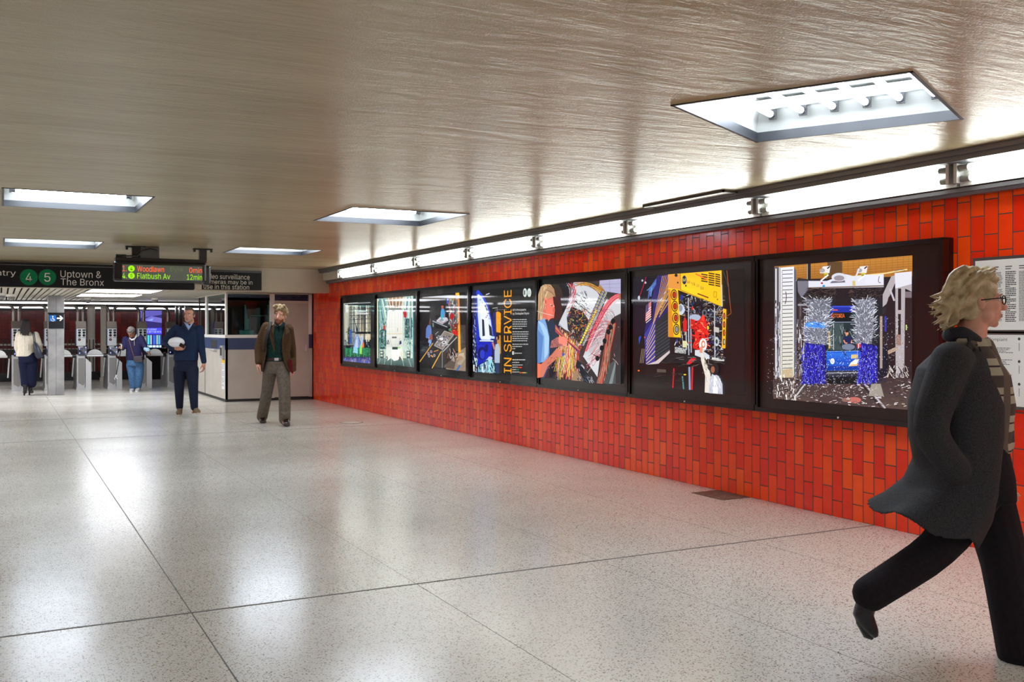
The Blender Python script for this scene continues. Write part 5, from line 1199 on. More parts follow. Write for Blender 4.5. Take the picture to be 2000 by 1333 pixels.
    a.p([(400, 1120), (880, 1150), (760, 990), (520, 990)], (70, 54, 54)); a.l([(300, 1110), (390, 990)], 9, (190, 190, 196)); a.l([(270, 1110), (370, 985)], 6, (110, 104, 106)); a.l([(905, 1160), (770, 1000)], 12, (176, 170, 176)); a.l([(880, 1160), (750, 1000)], 7, (30, 24, 28)); a.e(700, 1106, 48, 20, (190, 104, 96)); a.e(650, 1104, 30, 14, (140, 100, 90))
    a.fuzz(330, (180, 950, 1060, 1150), [(214, 204, 200), (60, 46, 46), (30, 24, 26), (140, 116, 108), (236, 232, 232), (100, 80, 74)], (5, 26), (2, 5), 0, .5); a.fuzz(120, (180, 930, 330, 1110), [(236, 230, 226), (150, 130, 120), (80, 66, 62)], (6, 40), (2, 6), 1.5, .4); a.p([(800, 1080), (900, 1080), (880, 1000), (820, 1000)], (150, 140, 130))
    # bus
    a.p([(530, 980), (750, 980), (752, 900), (752, 560), (736, 510), (700, 490), (580, 490), (540, 520), (528, 600)], (26, 26, 40))
    a.p([(540, 560), (745, 560), (736, 510), (700, 492), (575, 492), (548, 512)], (34, 44, 150)); a.l([(560, 498), (720, 496)], 7, (60, 80, 200)); a.l([(570, 520), (600, 520)], 6, (236, 90, 40)); a.e(714, 526, 8, 5, (240, 70, 50)); a.e(690, 518, 6, 4, (190, 200, 240))
    a.p([(556, 590), (740, 592), (736, 534), (560, 536)], (16, 18, 22)); a.text('ASTORIA', 556, 571, 645, 545, (255, 120, 60), .012); a.p([(700, 590), (740, 592), (736, 534), (690, 536)], (30, 60, 60))
    a.p([(530, 785), (745, 785), (745, 600), (534, 600)], (34, 44, 50)); a.p([(540, 780), (640, 780), (640, 606), (540, 606)], (60, 74, 76)); a.l([(574, 606), (574, 780)], 4, (190, 196, 200)); a.r(540, 660, 552, 770, (190, 160, 90)); a.l([(534, 600), (740, 598)], 5, (120, 130, 150)); a.fuzz(60, (540, 610, 740, 780), [(90, 104, 104), (26, 30, 34), (140, 150, 150), (50, 60, 62)], (10, 60), (2, 5), 1.5, .5)
    a.p([(634, 742), (698, 742), (696, 706), (680, 690), (648, 690), (636, 706)], (30, 34, 76)); a.e(661, 670, 11, 16, (206, 140, 110)); a.e(661, 659, 11, 7, (30, 22, 22)); a.l([(640, 715), (650, 735), (664, 735)], 9, (200, 130, 100)); a.l([(694, 715), (690, 736)], 9, (200, 130, 100)); a.e(670, 760, 44, 20, (110, 120, 140)); a.l([(736, 620), (736, 770)], 6, (200, 206, 214))
    a.p([(526, 920), (745, 916), (748, 786), (528, 790)], (30, 84, 190)); a.grad([(528, 800), (748, 796), (746, 860), (526, 866)], (44, 110, 214), (26, 70, 180), 4); a.l([(526, 790), (748, 786)], 4, (100, 150, 230)); a.p([(526, 912), (746, 908), (746, 880), (526, 884)], (20, 50, 150))
    a.e(567, 853, 14, 19, (230, 240, 246), 20); a.text('M', 560, 862, 573, 846, (40, 90, 180), .03); a.p([(672, 886), (740, 882), (742, 838), (716, 840), (686, 862)], (214, 216, 206)); a.p([(680, 884), (738, 880), (738, 868), (684, 876)], (240, 170, 90)); a.e(716, 860, 12, 12, (250, 250, 250)); a.p([(688, 836), (734, 834), (734, 808), (690, 810)], (206, 180, 120)); a.l([(620, 740), (640, 800), (656, 822)], 4, (20, 20, 26)); a.l([(640, 780), (660, 820)], 4, (20, 20, 26))
    a.p([(530, 955), (745, 950), (748, 912), (526, 914)], (50, 48, 60)); a.l([(530, 930), (744, 926)], 6, (150, 150, 160)); a.p([(540, 1000), (740, 1000), (740, 955), (540, 960)], (20, 16, 20))
    # brushes
    for x0, x1, xb0, xb1 in ((404, 590, 376, 534), (690, 884, 756, 888)):
        c = (x0 + x1) / 2
        for i in range(200): x = RND.uniform(x0 - 4, x1 + 4); y = RND.uniform(378, 440); a.l([(x, y), (x + RND.uniform(-26, 26), y + RND.uniform(-6, 12))], 3, RND.choice([(30, 22, 24), (56, 42, 42), (90, 70, 66), (20, 16, 18)]))
        w0, w1 = (410, 562) if x0 < 500 else (734, 866)
        a.p([(w0, 740), (w1 - 24, 740), (w1, 450), (w0, 450)], (110, 110, 124))
        for i in range(520):
            x = RND.uniform(w0 - 6, w1 - 4); y = RND.uniform(440, 750); d = (x - (w0 + w1) / 2) / 70
            a.l([(x, y), (x + d * 26 + RND.uniform(-6, 6), y + RND.uniform(-22, 10))], 2.2, RND.choice([(220, 224, 240), (160, 164, 180), (80, 80, 92), (240, 242, 250), (44, 42, 50)]))
        a.p([(xb0, 1000 if x0 < 500 else 990), (xb1, 1000 if x0 < 500 else 990), (xb1 - 6, 760), (xb0 + 24, 730)], (34, 26, 130))
        for i in range(420):
            x = RND.uniform(xb0, xb1 - 10); y = RND.uniform(740, 990)
            a.l([(x, y), (x + RND.uniform(-10, 10), y + RND.uniform(6, 26))], 2.6, RND.choice([(50, 40, 200), (30, 20, 110), (70, 66, 224), (20, 14, 70), (120, 124, 240)]))
    a.p([(415, 625), (540, 640), (544, 612), (480, 594), (425, 604)], (70, 130, 214)); a.fuzz(40, (415, 598, 540, 640), [(110, 170, 236), (40, 80, 160), (200, 224, 250)], (10, 30), (2, 4), .3, .3)
    a.p([(760, 766), (784, 762), (780, 738), (756, 742)], (210, 60, 60)); a.l([(768, 740), (768, 764)], 4, (240, 220, 220))
    a.dots(700, (330, 780, 900, 1080), [(236, 240, 250), (190, 196, 220), (250, 250, 255)], (1, 2.6)); a.dots(160, (890, 560, 1070, 960), [(230, 230, 236), (150, 146, 150)], (1, 2.6)); a.dots(160, (180, 700, 400, 1060), [(230, 230, 236)], (1, 2.4))
    return a

CASES = [
    (17.37, 15.515, art1, 'black backlit poster case showing green machinery in a white gantry, farthest along the wall'),
    (15.505, 13.655, art2, 'black backlit poster case showing a white sheeted bus front in a pale green hall'),
    (13.645, 11.835, art3, 'black backlit poster case showing a dark workshop bench with yellow post'),
    (11.825, 9.965, art4, 'black backlit poster case with the orange title IN SERVICE running upward'),
    (9.955, 8.115, art5, 'black backlit poster case showing a long-haired woman wiring cable looms'),
    (8.105, 6.265, art6, 'black backlit poster case showing the opened rear of a yellow and blue bus'),
    (6.255, 4.43, art7, 'black backlit poster case showing a blue bus in a wash, nearest and largest')]
M_case = mat('case_black', (13, 13, 15), 0.12, 0.0, 0.6, noise_col=((18, 18, 20), 5))
M_matte = mat('poster_surround', (16, 15, 17), 0.3)
M_print = paint_mat('backlit_print', 0.85, 0.4, 0.1)
G_case = glass_mat('case_glass', (250, 250, 250), 0.7)
for ya, yb, fn, lab in CASES:
    t = thing('poster_case', lab, 'poster case', (WX, (ya + yb) / 2, 1.385), 0, 'backlit poster cases in a row on the red wall')
    z0, z1 = 0.745, 2.025; e = 0.035
    fr = MB()
    fr.box(PXX, WX - 0.001, yb, ya, z1 - e, z1); fr.box(PXX, WX - 0.001, yb, ya, z0, z0 + e)
    fr.box(PXX, WX - 0.001, yb, yb + e, z0 + e, z1 - e); fr.box(PXX, WX - 0.001, ya - e, ya, z0 + e, z1 - e)
    fr.box(PXX - 0.004, PXX, yb + 0.012, ya - 0.012, z1 - 0.016, z1 - 0.01); fr.box(PXX - 0.004, PXX, yb + 0.012, ya - 0.012, z0 + 0.01, z0 + 0.016)
    fr.build('frame', M_case, t)
    MB().box(ART + 0.002, WX - 0.001, yb + e, ya - e, z0 + e, z1 - e).build('surround', M_matte, t)
    CLIP = (ya - e - 0.004, yb + e + 0.004); a = fn(); o = a.mb.build('poster', M_print, t)
    MB().box(PXX + 0.012, PXX + 0.016, yb + e, ya - e, z0 + e, z1 - e).build('glass', G_case, t)
    hg = MB(); hg.tube([(PXX - 0.004, ya - 0.006, z0 + 0.05), (PXX - 0.004, ya - 0.006, z1 - 0.05)], 0.006, 6); hg.build('hinge', M_case, t)
    for zz in (z0 + 0.018,): MB().tube([(PXX - 0.006, (ya + yb) / 2, zz), (PXX, (ya + yb) / 2, zz)], 0.008, 8).build('lock', M_alu, t)

# ---- notices right of the cases
def notice(y0, y1, z0, z1, lab, kind):
    t = thing('notice_board', lab, 'notice', (WX, (y0 + y1) / 2, (z0 + z1) / 2), 0)
    MB().box(WX - 0.02, WX - 0.001, y1 - 0.02, y0 + 0.02, z0 - 0.02, z1 + 0.02).build('frame', mat('notice_frame', (96, 92, 90), 0.3, 0.6), t)
    m = MB(); Xn = WX - 0.0215; m.poly([(Xn, y0, z0), (Xn, y1, z0), (Xn, y1, z1), (Xn, y0, z1)], rgb(222, 218, 210))
    rr = random.Random(5)
    def bar(a, b, z, h, c=(92, 90, 90)): m.poly([(Xn - .0006, a, z), (Xn - .0006, b, z), (Xn - .0006, b, z + h), (Xn - .0006, a, z + h)], rgb(*c))
    if kind == 0:
        W = on_wall(1948, 600, WX)[0] - on_wall(1974, 600, WX)[0]; ncol = int((y0 - y1 - 0.06) / W)
        for cidx in range(ncol):
            a = y0 - 0.03 - cidx * W; z = z1 - 0.05
            dark = (50, 50, 52) if cidx % 6 == 2 else (110, 106, 104); hh = 0.006 if cidx % 6 == 2 else 0.004
            bar(a, a - W * .5, z, .006, (80, 80, 80)); bar(a, a - W * .42, z - .014, .006, (90, 90, 90)); z -= 0.034
            while z > z0 + 0.05:
                x = a; xe = a - W * rr.uniform(.66, .84)
                if rr.random() < .08: xe = a - W * .35
                while x > xe:
                    w = rr.uniform(.006, .02); bar(x, max(xe, x - w), z, hh, dark); x -= w + .002
                z -= hh * 1.9
    else:
        ya_, yb_, yd_ = [on_wall(q, 660, WX)[0] for q in (1915, 1972, 1995)]
        pts, fs = fit_text('File a Complaint', ya_ - yb_, 0.026, .02)
        m.add([(Xn - .0006, ya_ - p[0], z1 - 0.045 + p[1]) for p in pts], fs, rgb(70, 70, 72))
        z = z1 - .085; i = 0
        while z > z0 + .06:
            if i % 6 in (4, 5): z -= .018; i += 1; continue
            x = ya_; xe = ya_ - (ya_ - yb_) * rr.uniform(.95, 1.2)
            if i % 24 == 12: bar(x, x - .12, z, .009, (70, 70, 72)); z -= .02; i += 1; continue
            while x > xe: w = rr.uniform(.008, .024); bar(x, max(xe, x - w), z, .004); x -= w + .003
            z -= .0095; i += 1
        for z in (z1 - .025, z1 - .165, z1 - .305):
            m.poly([(Xn - .0006, yd_ - .009 * math.cos(i * .524), z + .009 * math.sin(i * .524)) for i in range(12)], rgb(60, 60, 64))
            bar(yd_ + .003, yd_ - .003, z - .075, .05, (150, 150, 150))
    m.build('sheet', M_ink, t)
n0 = on_wall(1909, 700, WX)[0]
za = on_wall(1905, 511, WX)[1]; zb = on_wall(1905, 645, WX)[1]; zc = on_wall(1905, 654, WX)[1]; zd = on_wall(1905, 788, WX)[1]
notice(n0, n0 - 1.25, zb, za, 'large upper notice of small print behind the head of the blonde person', 0)
notice(n0, n0 - 1.25, zd, zc, 'lower complaint notice behind the chest of the blonde person', 1)
# ================================================================ PEOPLE
def cloth(name, c1, c2=None, scale=60, rough=0.85):
    return mat(name, c1, rough, 0, 0.2, noise_col=(c2 or tuple(int(x * .8) for x in c1), scale))
M_eye = mat('eye_white', (226, 222, 216), 0.3); M_iris = mat('iris_dark', (46, 36, 30), 0.2)
M_lip = mat('lip', (168, 96, 88), 0.5)
def skin(name, c): 
    m = mat(name, c, 0.5, 0, 0.35, noise_col=(tuple(min(255, int(x * 1.05)) for x in c), 14))
    m.node_tree.nodes['Principled BSDF'].inputs['Subsurface Weight'].default_value = 0.05
    return m

class Fig:
    """a figure whose parts are laid out in metres: a to the picture's right, b away from the camera, c up"""
    def __init__(s, name, label, u0, zc, ox=0, oy=0, sc=1.0):
        s.u0, s.zc, s.ox, s.oy, s.sc = u0, zc, ox, oy, sc
        x = (u0 - 1000) / FOC * zc
        s.base = Vector((x * CS + zc * SN, -x * SN + zc * CS, 0)); s.x0 = x
        s.t = thing(name, label, 'person', s.base, -TH)
        s.M = Matrix.Translation(s.base) @ Matrix.Rotation(-TH, 4, 'Z')
    def P(s, cx, cy, b=0.0):
        u = s.ox + cx / s.sc; v = s.oy + cy / s.sc; z = s.zc + b
        return Vector(((u - 1000) / FOC * z - s.x0, b, EYE - (v - HZN) / FOC * z))
    def put(s, mb, name, m, parent=None, **k):
        mb.v = [tuple(s.M @ Vector(p)) for p in mb.v]
        return mb.build(name, m, parent or s.t, **k)
    def fuse(s, mb, name, m, voxel=0.012, smooth=4, parent=None, fac=0.5):
        """merge the pieces into one continuous skin"""
        me = mb.mesh(name); o = bpy.data.objects.new(name, me); COL.objects.link(o)
        r = o.modifiers.new('r', 'REMESH'); r.mode = 'VOXEL'; r.voxel_size = voxel; r.use_smooth_shade = True
        if smooth: q = o.modifiers.new('s', 'SMOOTH'); q.iterations = smooth; q.factor = fac
        dg = bpy.context.evaluated_depsgraph_get(); n = bpy.data.meshes.new_from_object(o.evaluated_get(dg))
        bpy.data.objects.remove(o); bpy.data.meshes.remove(me)
        inv = parent_world(parent or s.t).inverted() @ s.M
        n.transform(inv); n.name = name; n.materials.clear(); n.materials.append(m)
        n.polygons.foreach_set('use_smooth', [True] * len(n.polygons))
        c = bpy.data.objects.new(name, n); COL.objects.link(c); c.parent = parent or s.t
        return c

def limb(mb, pts, rad, n=14, balls=True, sub=4):
    """tapered limb through pts; smooth centre line"""
    P = [Vector(p) for p in pts]; Q = []; R = []
    for i in range(len(P) - 1):
        for k in range(sub):
            t = k / sub; Q.append(P[i].lerp(P[i + 1], t)); R.append(rad[i] + (rad[i + 1] - rad[i]) * t)
    Q.append(P[-1]); R.append(rad[-1])
    for _ in range(2):
        Q2 = Q[:]
        for i in range(1, len(Q) - 1): Q2[i] = (Q[i - 1] + Q[i] * 2 + Q[i + 1]) / 4
        Q = Q2
    mb.tube(Q, R, n)
    if balls: mb.ball(Q[0], R[0], n); mb.ball(Q[-1], R[-1], n)
    return mb
def oval_loft(mb, rows, n=24, pw=2.3, side=Vector((1, 0, 0)), fwd=Vector((0, 1, 0))):
    """rows: (centre, half width along side, half depth along fwd)"""
    rings = []
    for c, w, d in rows:
        c = Vector(c); r = []
        for k in range(n):
            a = 2 * math.pi * k / n; ca, sa = math.cos(a), math.sin(a)
            x = math.copysign(abs(ca) ** (2 / pw), ca) * w; y = math.copysign(abs(sa) ** (2 / pw), sa) * d
            r.append(c + side * x + fwd * y)
        rings.append(r)
    return mb.loft(rings)
def basis(yaw=0.0, pitch=0.0, roll=0.0):
    """columns: head's side, face direction, up. yaw 0 faces the camera (-b); + yaw turns towards picture right"""
    return (Matrix.Rotation(yaw, 3, 'Z') @ Matrix.Rotation(math.pi, 3, 'Z') @ Matrix.Rotation(-pitch, 3, 'X') @ Matrix.Rotation(roll, 3, 'Y'))
def head(mb, c, B, s=1.0, detail=True):
    c = Vector(c)
    def W(x, y, z): return c + B @ (Vector((x, y, z)) * s)
    def bl(x, y, z, rx, ry, rz, n=16): mb.ball(W(x, y, z), (rx * s, ry * s, rz * s), n, rot=B)
    bl(0, -.012, .035, .074, .094, .083, 20); bl(0, .022, -.02, .062, .070, .085, 20); bl(0, .034, -.072, .046, .048, .038); bl(0, .062, -.098, .020, .018, .018, 12)
    for sg in (-1, 1):
        bl(sg * .030, .072, .024, .024, .014, .009, 12); bl(sg * .036, .058, -.022, .022, .022, .022, 12)
        bl(sg * .046, .02, -.062, .018, .030, .028, 12); bl(sg * .075, -.008, -.008, .010, .020, .031, 12)
    mb.tube([W(0, .086, .012), W(0, .100, -.012), W(0, .112, -.032)], [.009 * s, .010 * s, .013 * s], 8); bl(0, .106, -.036, .016, .013, .010, 10)
    bl(0, .086, -.060, .023, .010, .007, 10); bl(0, .083, -.072, .020, .010, .008, 10)
    mb.tube([W(0, -.02, -.05), W(0, -.035, -.17)], [.058 * s, .062 * s], 16)
    return W
def face_bits(f, W, B, s, body, brow=(70, 54, 44), lips=True):
    eb = MB(); ir = MB(); br = MB(); lp = MB()
    for sg in (-1, 1):
        eb.ball(W(sg * .030, .074, .004), (.013 * s, .010 * s, .008 * s), 12, rot=B)
        ir.ball(W(sg * .030, .082, .004), (.0055 * s, .003 * s, .0055 * s), 10, rot=B)
        br.tube([W(sg * .014, .089, .022), W(sg * .030, .090, .027), W(sg * .048, .076, .022)], [.0035 * s, .0045 * s, .0025 * s], 6)
    e = f.put(eb, 'eyes', M_eye); f.put(ir, 'irises', M_iris, e); f.put(br, 'eyebrows', mat('brow_%d_%d' % brow[:2], brow, 0.8))
    if lips:
        lp.ball(W(0, .0905, -.060), (.019 * s, .006 * s, .004 * s), 10, rot=B); lp.ball(W(0, .0885, -.068), (.017 * s, .006 * s, .005 * s), 10, rot=B)
        f.put(lp, 'lips', M_lip)
def hand(mb, wrist, d, nrm, thumb, curl=0.6, s=1.0, spread=0.06):
    """wrist point, finger direction, palm normal (fingers curl towards it), thumb side"""
    w = Vector(wrist); d = Vector(d).normalized(); t = Vector(thumb); t = (t - d * t.dot(d)).normalized()
    nn = Vector(nrm); nn = (nn - d * nn.dot(d) - t * nn.dot(t)).normalized()
    B = Matrix((t, nn, d)).transposed()
    mb.ball(w + d * .045 * s, (.040 * s, .016 * s, .052 * s), 14, rot=B); mb.tube([w - d * .02 * s, w + d * .04 * s], [.026 * s, .030 * s], 10)
    for i, (off, L) in enumerate(((.028, .074), (.010, .084), (-.009, .078), (-.027, .060))):
        p = w + d * .086 * s + t * off * s; dirn = (d + t * (off * spread / .03)).normalized(); ang = 0; pts = [w + d * .05 * s + t * off * .9 * s, p]
        for k, fr in enumerate((.45, .31, .24)):
            ang += curl * (0.55, .9, .6)[k] * (1 + .12 * i); q = (dirn * math.cos(ang) + nn * math.sin(ang)).normalized(); p = p + q * L * fr * s; pts.append(p)
        mb.tube(pts, [.0095 * s, .0092 * s, .0085 * s, .0078 * s, .0062 * s], 8); mb.ball(pts[-1], .0062 * s, 8)
    p0 = w + d * .022 * s + t * .026 * s; p1 = p0 + (t * .8 + d * .7 + nn * .35).normalized() * .036 * s; p2 = p1 + (t * .25 + d * .9 + nn * .45).normalized() * .032 * s; p3 = p2 + (d * .9 + nn * .6 * curl).normalized() * .024 * s
    mb.tube([p0, p1, p2, p3], [.014 * s, .0115 * s, .0098 * s, .0075 * s], 8); mb.ball(p3, .0075 * s, 8)
def shoe(mb, ankle, toe, s=1.0, h=.05, sole=None, heel=0.0):
    """ankle above the heel, toe = tip on the ground"""
    a = Vector(ankle); t = Vector(toe); d = (t - a); L = d.length; d.normalize()
    up = Vector((0, 0, 1)); sd = d.cross(up).normalized(); up = sd.cross(d).normalized()
    hl = a - d * .05 * s
    rows = []
    for k, (f, w, z) in enumerate(((-.02, .022, .030), (.05, .033, .042), (.25, .036, .05), (.5, .040, .036), (.75, .046, .026), (.92, .038, .020), (1.0, .018, .012))):
        c = hl + (t - hl) * f
        rows.append((c + up * (z * s), w * s * 1.06, z * s * 1.08))
    oval_loft(mb, rows, 16, 2.6, sd, up)
    mb.tube([a + up * .03, a + up * (.03 + h) + Vector((0, 0, .0))], [.040 * s, .040 * s], 12)
    if sole is not None:
        r = [(c - up * (d_ * .92), w * 1.05, .008 * s) for c, w, d_ in rows]; oval_loft(sole, r, 16, 2.6, sd, up)
def curls(mb, W, s, n, box, r, rnd, keep=None):
    for _ in range(n):
        th = rnd.uniform(0, 2 * math.pi); ph = rnd.uniform(box[0], box[1]); x = math.cos(th) * math.cos(ph); y = math.sin(th) * math.cos(ph); z = math.sin(ph)
        p = (x * .080, -.014 + y * .098, .04 + z * .090)
        if keep and not keep(*p): continue
        q = W(*p); mb.ball(q, rnd.uniform(*r) * s, 8)

def jacket_shell(mb, rows, gap, th=.012, n=36, front=-math.pi / 2, side=Vector((1, 0, 0)), fwd=Vector((0, 1, 0)), fold=0.0, nf=6, seed=0):
    """open-fronted shell; rows: (centre, half width, half depth[, gap]) ; gap = half angle left open at the front"""
    rings = []
    for i, row in enumerate(rows):
        c, w, d = row[:3]; g = row[3] if len(row) > 3 else gap; c = Vector(c); outer = []; inner = []
        for k in range(n + 1):
            a = front + g + (2 * math.pi - 2 * g) * k / n; q = 1 + fold * (i / len(rows)) * math.sin(nf * a + seed + i * .35)
            outer.append(c + side * (math.cos(a) * w * q) + fwd * (math.sin(a) * d * q)); inner.append(c + side * (math.cos(a) * (w - th) * q) + fwd * (math.sin(a) * (d - th) * q))
        rings.append(outer + inner[::-1])
    return mb.loft(rings, smooth=True)

# ---------------------------------------------------------------- 1: man in brown blazer
def brown_man():
    f = Fig('person', 'bearded person walking in a brown blazer, green shirt and grey trousers', 538, 14.6, 480, 570, 4.757); P = f.P; S = skin('skin_fair', (212, 158, 134)); rnd = random.Random(3)
    hc = P(322, 222, -.03); B = basis(-.12, .03, -.12); J = MB(); W = head(J, hc, B, 1.06)
    pel = P(283, 690); wst = P(288, 610); cst = P(290, 440); nb = P(305, 335)
    sL, sR = P(186, 335), P(402, 352); eL, eR = P(118, 500, .02), P(428, 520, .12); wL, wR = P(118, 672, -.06), P(436, 700, .22)
    hL, hR = P(228, 690), P(340, 690); kL, kR = P(200, 925, .05), P(362, 955, -.16); aL, aR = P(152, 1150, .32), P(362, 1180, -.2)
    oval_loft(J, [(pel, .15, .10), (wst, .14, .095), (cst, .16, .11), (nb, .09, .07)]); limb(J, [nb, hc + Vector((0, .02, -.1))], [.058, .055])
    for a, b, c in ((sL, eL, wL), (sR, eR, wR)): limb(J, [a, b, c], [.048, .040, .027])
    for a, b, c in ((hL, kL, aL), (hR, kR, aR)): limb(J, [a, b, c], [.08, .052, .038]); J.ball(c + Vector((0, -.05, -.05)), (.024, .06, .02), 12)
    hand(J, wL, (0, -.25, -1), (1, .2, 0), (.2, -1, 0), .5, 1.08); hand(J, wR, (.05, .2, -1), (-1, .2, 0), (-.2, -1, 0), .6, 1.08)
    f.fuse(J, 'body', S, .0065, 3)
    face_bits(f, W, B, 1.06, None, (120, 84, 54))
    hb = MB(); curls(hb, W, 1.06, 150, (-.35, 1.5), (.018, .030), rnd, lambda x, y, z: not (y > .045 and z < .070) and z > -.04 and not (y > .0 and z < .0))
    hb.ball(W(0, -.02, .05), (.078, .095, .082), 14, rot=B)
    for _ in range(26): hb.ball(W(rnd.uniform(-.06, .09), rnd.uniform(-.04, .08), rnd.uniform(.11, .145)), rnd.uniform(.018, .028), 8)
    f.fuse(hb, 'hair', mat('hair_sandy', (164, 138, 102), 0.7, noise_col=((112, 88, 60), 40)), .009, 1)
    bd = MB()
    bd.ball(W(0, .058, -.092), (.047, .044, .034), 14, rot=B); bd.ball(W(0, .092, -.050), (.027, .010, .006), 10, rot=B)
    for sg in (-1, 1): bd.ball(W(sg * .047, .035, -.062), (.020, .032, .036), 12, rot=B); bd.ball(W(sg * .03, .078, -.068), (.014, .016, .02), 10, rot=B)
    f.fuse(bd, 'beard', mat('beard_ginger', (146, 84, 54), 0.8, noise_col=((112, 62, 40), 60)), .007, 1)
    # shirt
    sh = MB(); oval_loft(sh, [(P(286, 650), .165, .12), (wst, .158, .12), (cst, .17, .128), (P(300, 360), .15, .10), (P(308, 318, -.01), .072, .07)])
    f.fuse(sh, 'shirt', cloth('shirt_green', (26, 60, 56), (16, 40, 40), 25), .010, 3)
    cl = MB()
    cl.prism([P(285, 262, -.09), P(312, 318, -.12), P(292, 330, -.135), P(262, 285, -.10)], (0, .012, 0)); cl.prism([P(352, 280, -.09), P(372, 300, -.10), P(340, 330, -.135), P(318, 318, -.125)], (0, .012, 0))
    f.put(cl, 'collar', cloth('shirt_green_dark', (20, 44, 46)))
    # trousers
    tr = MB(); oval_loft(tr, [(P(284, 625), .150, .112), (P(282, 700), .175, .125), (P(280, 760), .165, .12)])
    limb(tr, [P(226, 720), kL, aL + Vector((0, 0, -.02))], [.105, .085, .082]); limb(tr, [P(342, 720, -.02), kR, aR + Vector((0, 0, -.01))], [.105, .088, .085])
    for k in range(4): tr.tube([P(325, 1120 + 14 * k, -.29), P(370, 1140 + 12 * k, -.30), P(408, 1118 + 14 * k, -.25)], .014, 8)
    f.fuse(tr, 'trousers', cloth('trouser_taupe', (112, 102, 92), (96, 88, 78), 30), .010, 3)
    bt = MB(); oval_loft(bt, [(P(284, 640), .160, .122), (P(284, 616), .160, .122)]); f.put(bt, 'belt', mat('belt_brown', (58, 32, 24), 0.4))
    bk = MB(); bk.box(-.03, .03, 0, .01, -.02, .02); c = P(285, 629, -.132); bk.v = [tuple(Vector(v) + c) for v in bk.v]; f.put(bk, 'buckle', M_alu)
    # blazer
    jk = MB(); G = .62
    jacket_shell(jk, [(P(300, 310, .0), .10, .075, .9), (P(297, 325), .17, .10, .75), (P(294, 345), .215, .125, .62), (P(288, 440), .215, .165, .56), (P(284, 560), .20, .165, .62), (P(284, 640), .215, .17, .72), (P(292, 715), .24, .18, .85), (P(300, 745), .245, .18, .95)], G, .016, 44, fold=.03)
    limb(jk, [sL + Vector((.01, 0, .01)), eL, wL + Vector((0, 0, .03))], [.075, .064, .050]); limb(jk, [sR + Vector((-.01, 0, .01)), eR, wR + Vector((0, 0, .0))], [.075, .066, .054])
    jk.ball(sL, (.07, .07, .06), 14); jk.ball(sR, (.07, .07, .06), 14)
    jk.prism([P(398, 640, -.13), P(425, 760, -.1), P(470, 735, 0), P(455, 600, .0)], (0, .02, 0))
    j = f.fuse(jk, 'blazer', cloth('tweed_brown', (92, 68, 46), (70, 50, 34), 90), .009, 3)
    lp = MB()
    lp.prism([P(268, 290, -.11), P(232, 345, -.15), P(222, 420, -.175), P(262, 560, -.18), P(270, 540, -.176), P(258, 400, -.17)], (0, .014, 0)); lp.prism([P(362, 300, -.11), P(408, 370, -.14), P(412, 430, -.165), P(376, 570, -.178), P(368, 540, -.176), P(374, 400, -.168)], (0, .014, 0))
    f.put(lp, 'lapels', cloth('tweed_dark', (82, 60, 42), (64, 46, 32), 90), j, fix=True)
    ln = MB(); ln.prism([P(392, 620, -.168), P(412, 745, -.15), P(440, 765, -.12), P(428, 640, -.14)], (0, .008, 0)); f.put(ln, 'lining', cloth('lining_red', (112, 22, 30)), j, fix=True)
    st = MB(); st.tube([P(232, 285, -.02), P(222, 315, -.155), P(200, 390, -.185), P(182, 450, -.19), P(172, 500, -.17), P(172, 560, -.10)], .014, 8)
    for dx in (8,): st.tube([P(232 + dx, 285, -.02), P(224 + dx, 315, -.155), P(202 + dx, 390, -.185), P(186 + dx, 450, -.19)], .013, 8)
    tg = f.put(st, 'bag_strap', mat('strap_black', (30, 28, 34), 0.6))
    bp = MB(); bp.ball(P(290, 450, .26), (.14, .07, .2), 16); bp = f.fuse(bp, 'backpack', mat('strap_black', (30, 28, 34), 0.6), .02, 2)
    sf = mat('oxblood_leather', (46, 24, 22), 0.25, coat=.4)
    a = MB(); so = MB(); shoe(a, aL + Vector((0, .02, -.06)), P(162, 1222, .18), 1.05, .04, so); o = f.fuse(a, 'shoe', sf, .008, 2); f.put(so, 'sole', M_black, o)
    a = MB(); so = MB(); shoe(a, aR + Vector((.01, .03, -.055)), P(382, 1250, -.36), 1.05, .04, so); o = f.fuse(a, 'shoe', sf, .008, 2); f.put(so, 'sole', M_black, o)
brown_man()

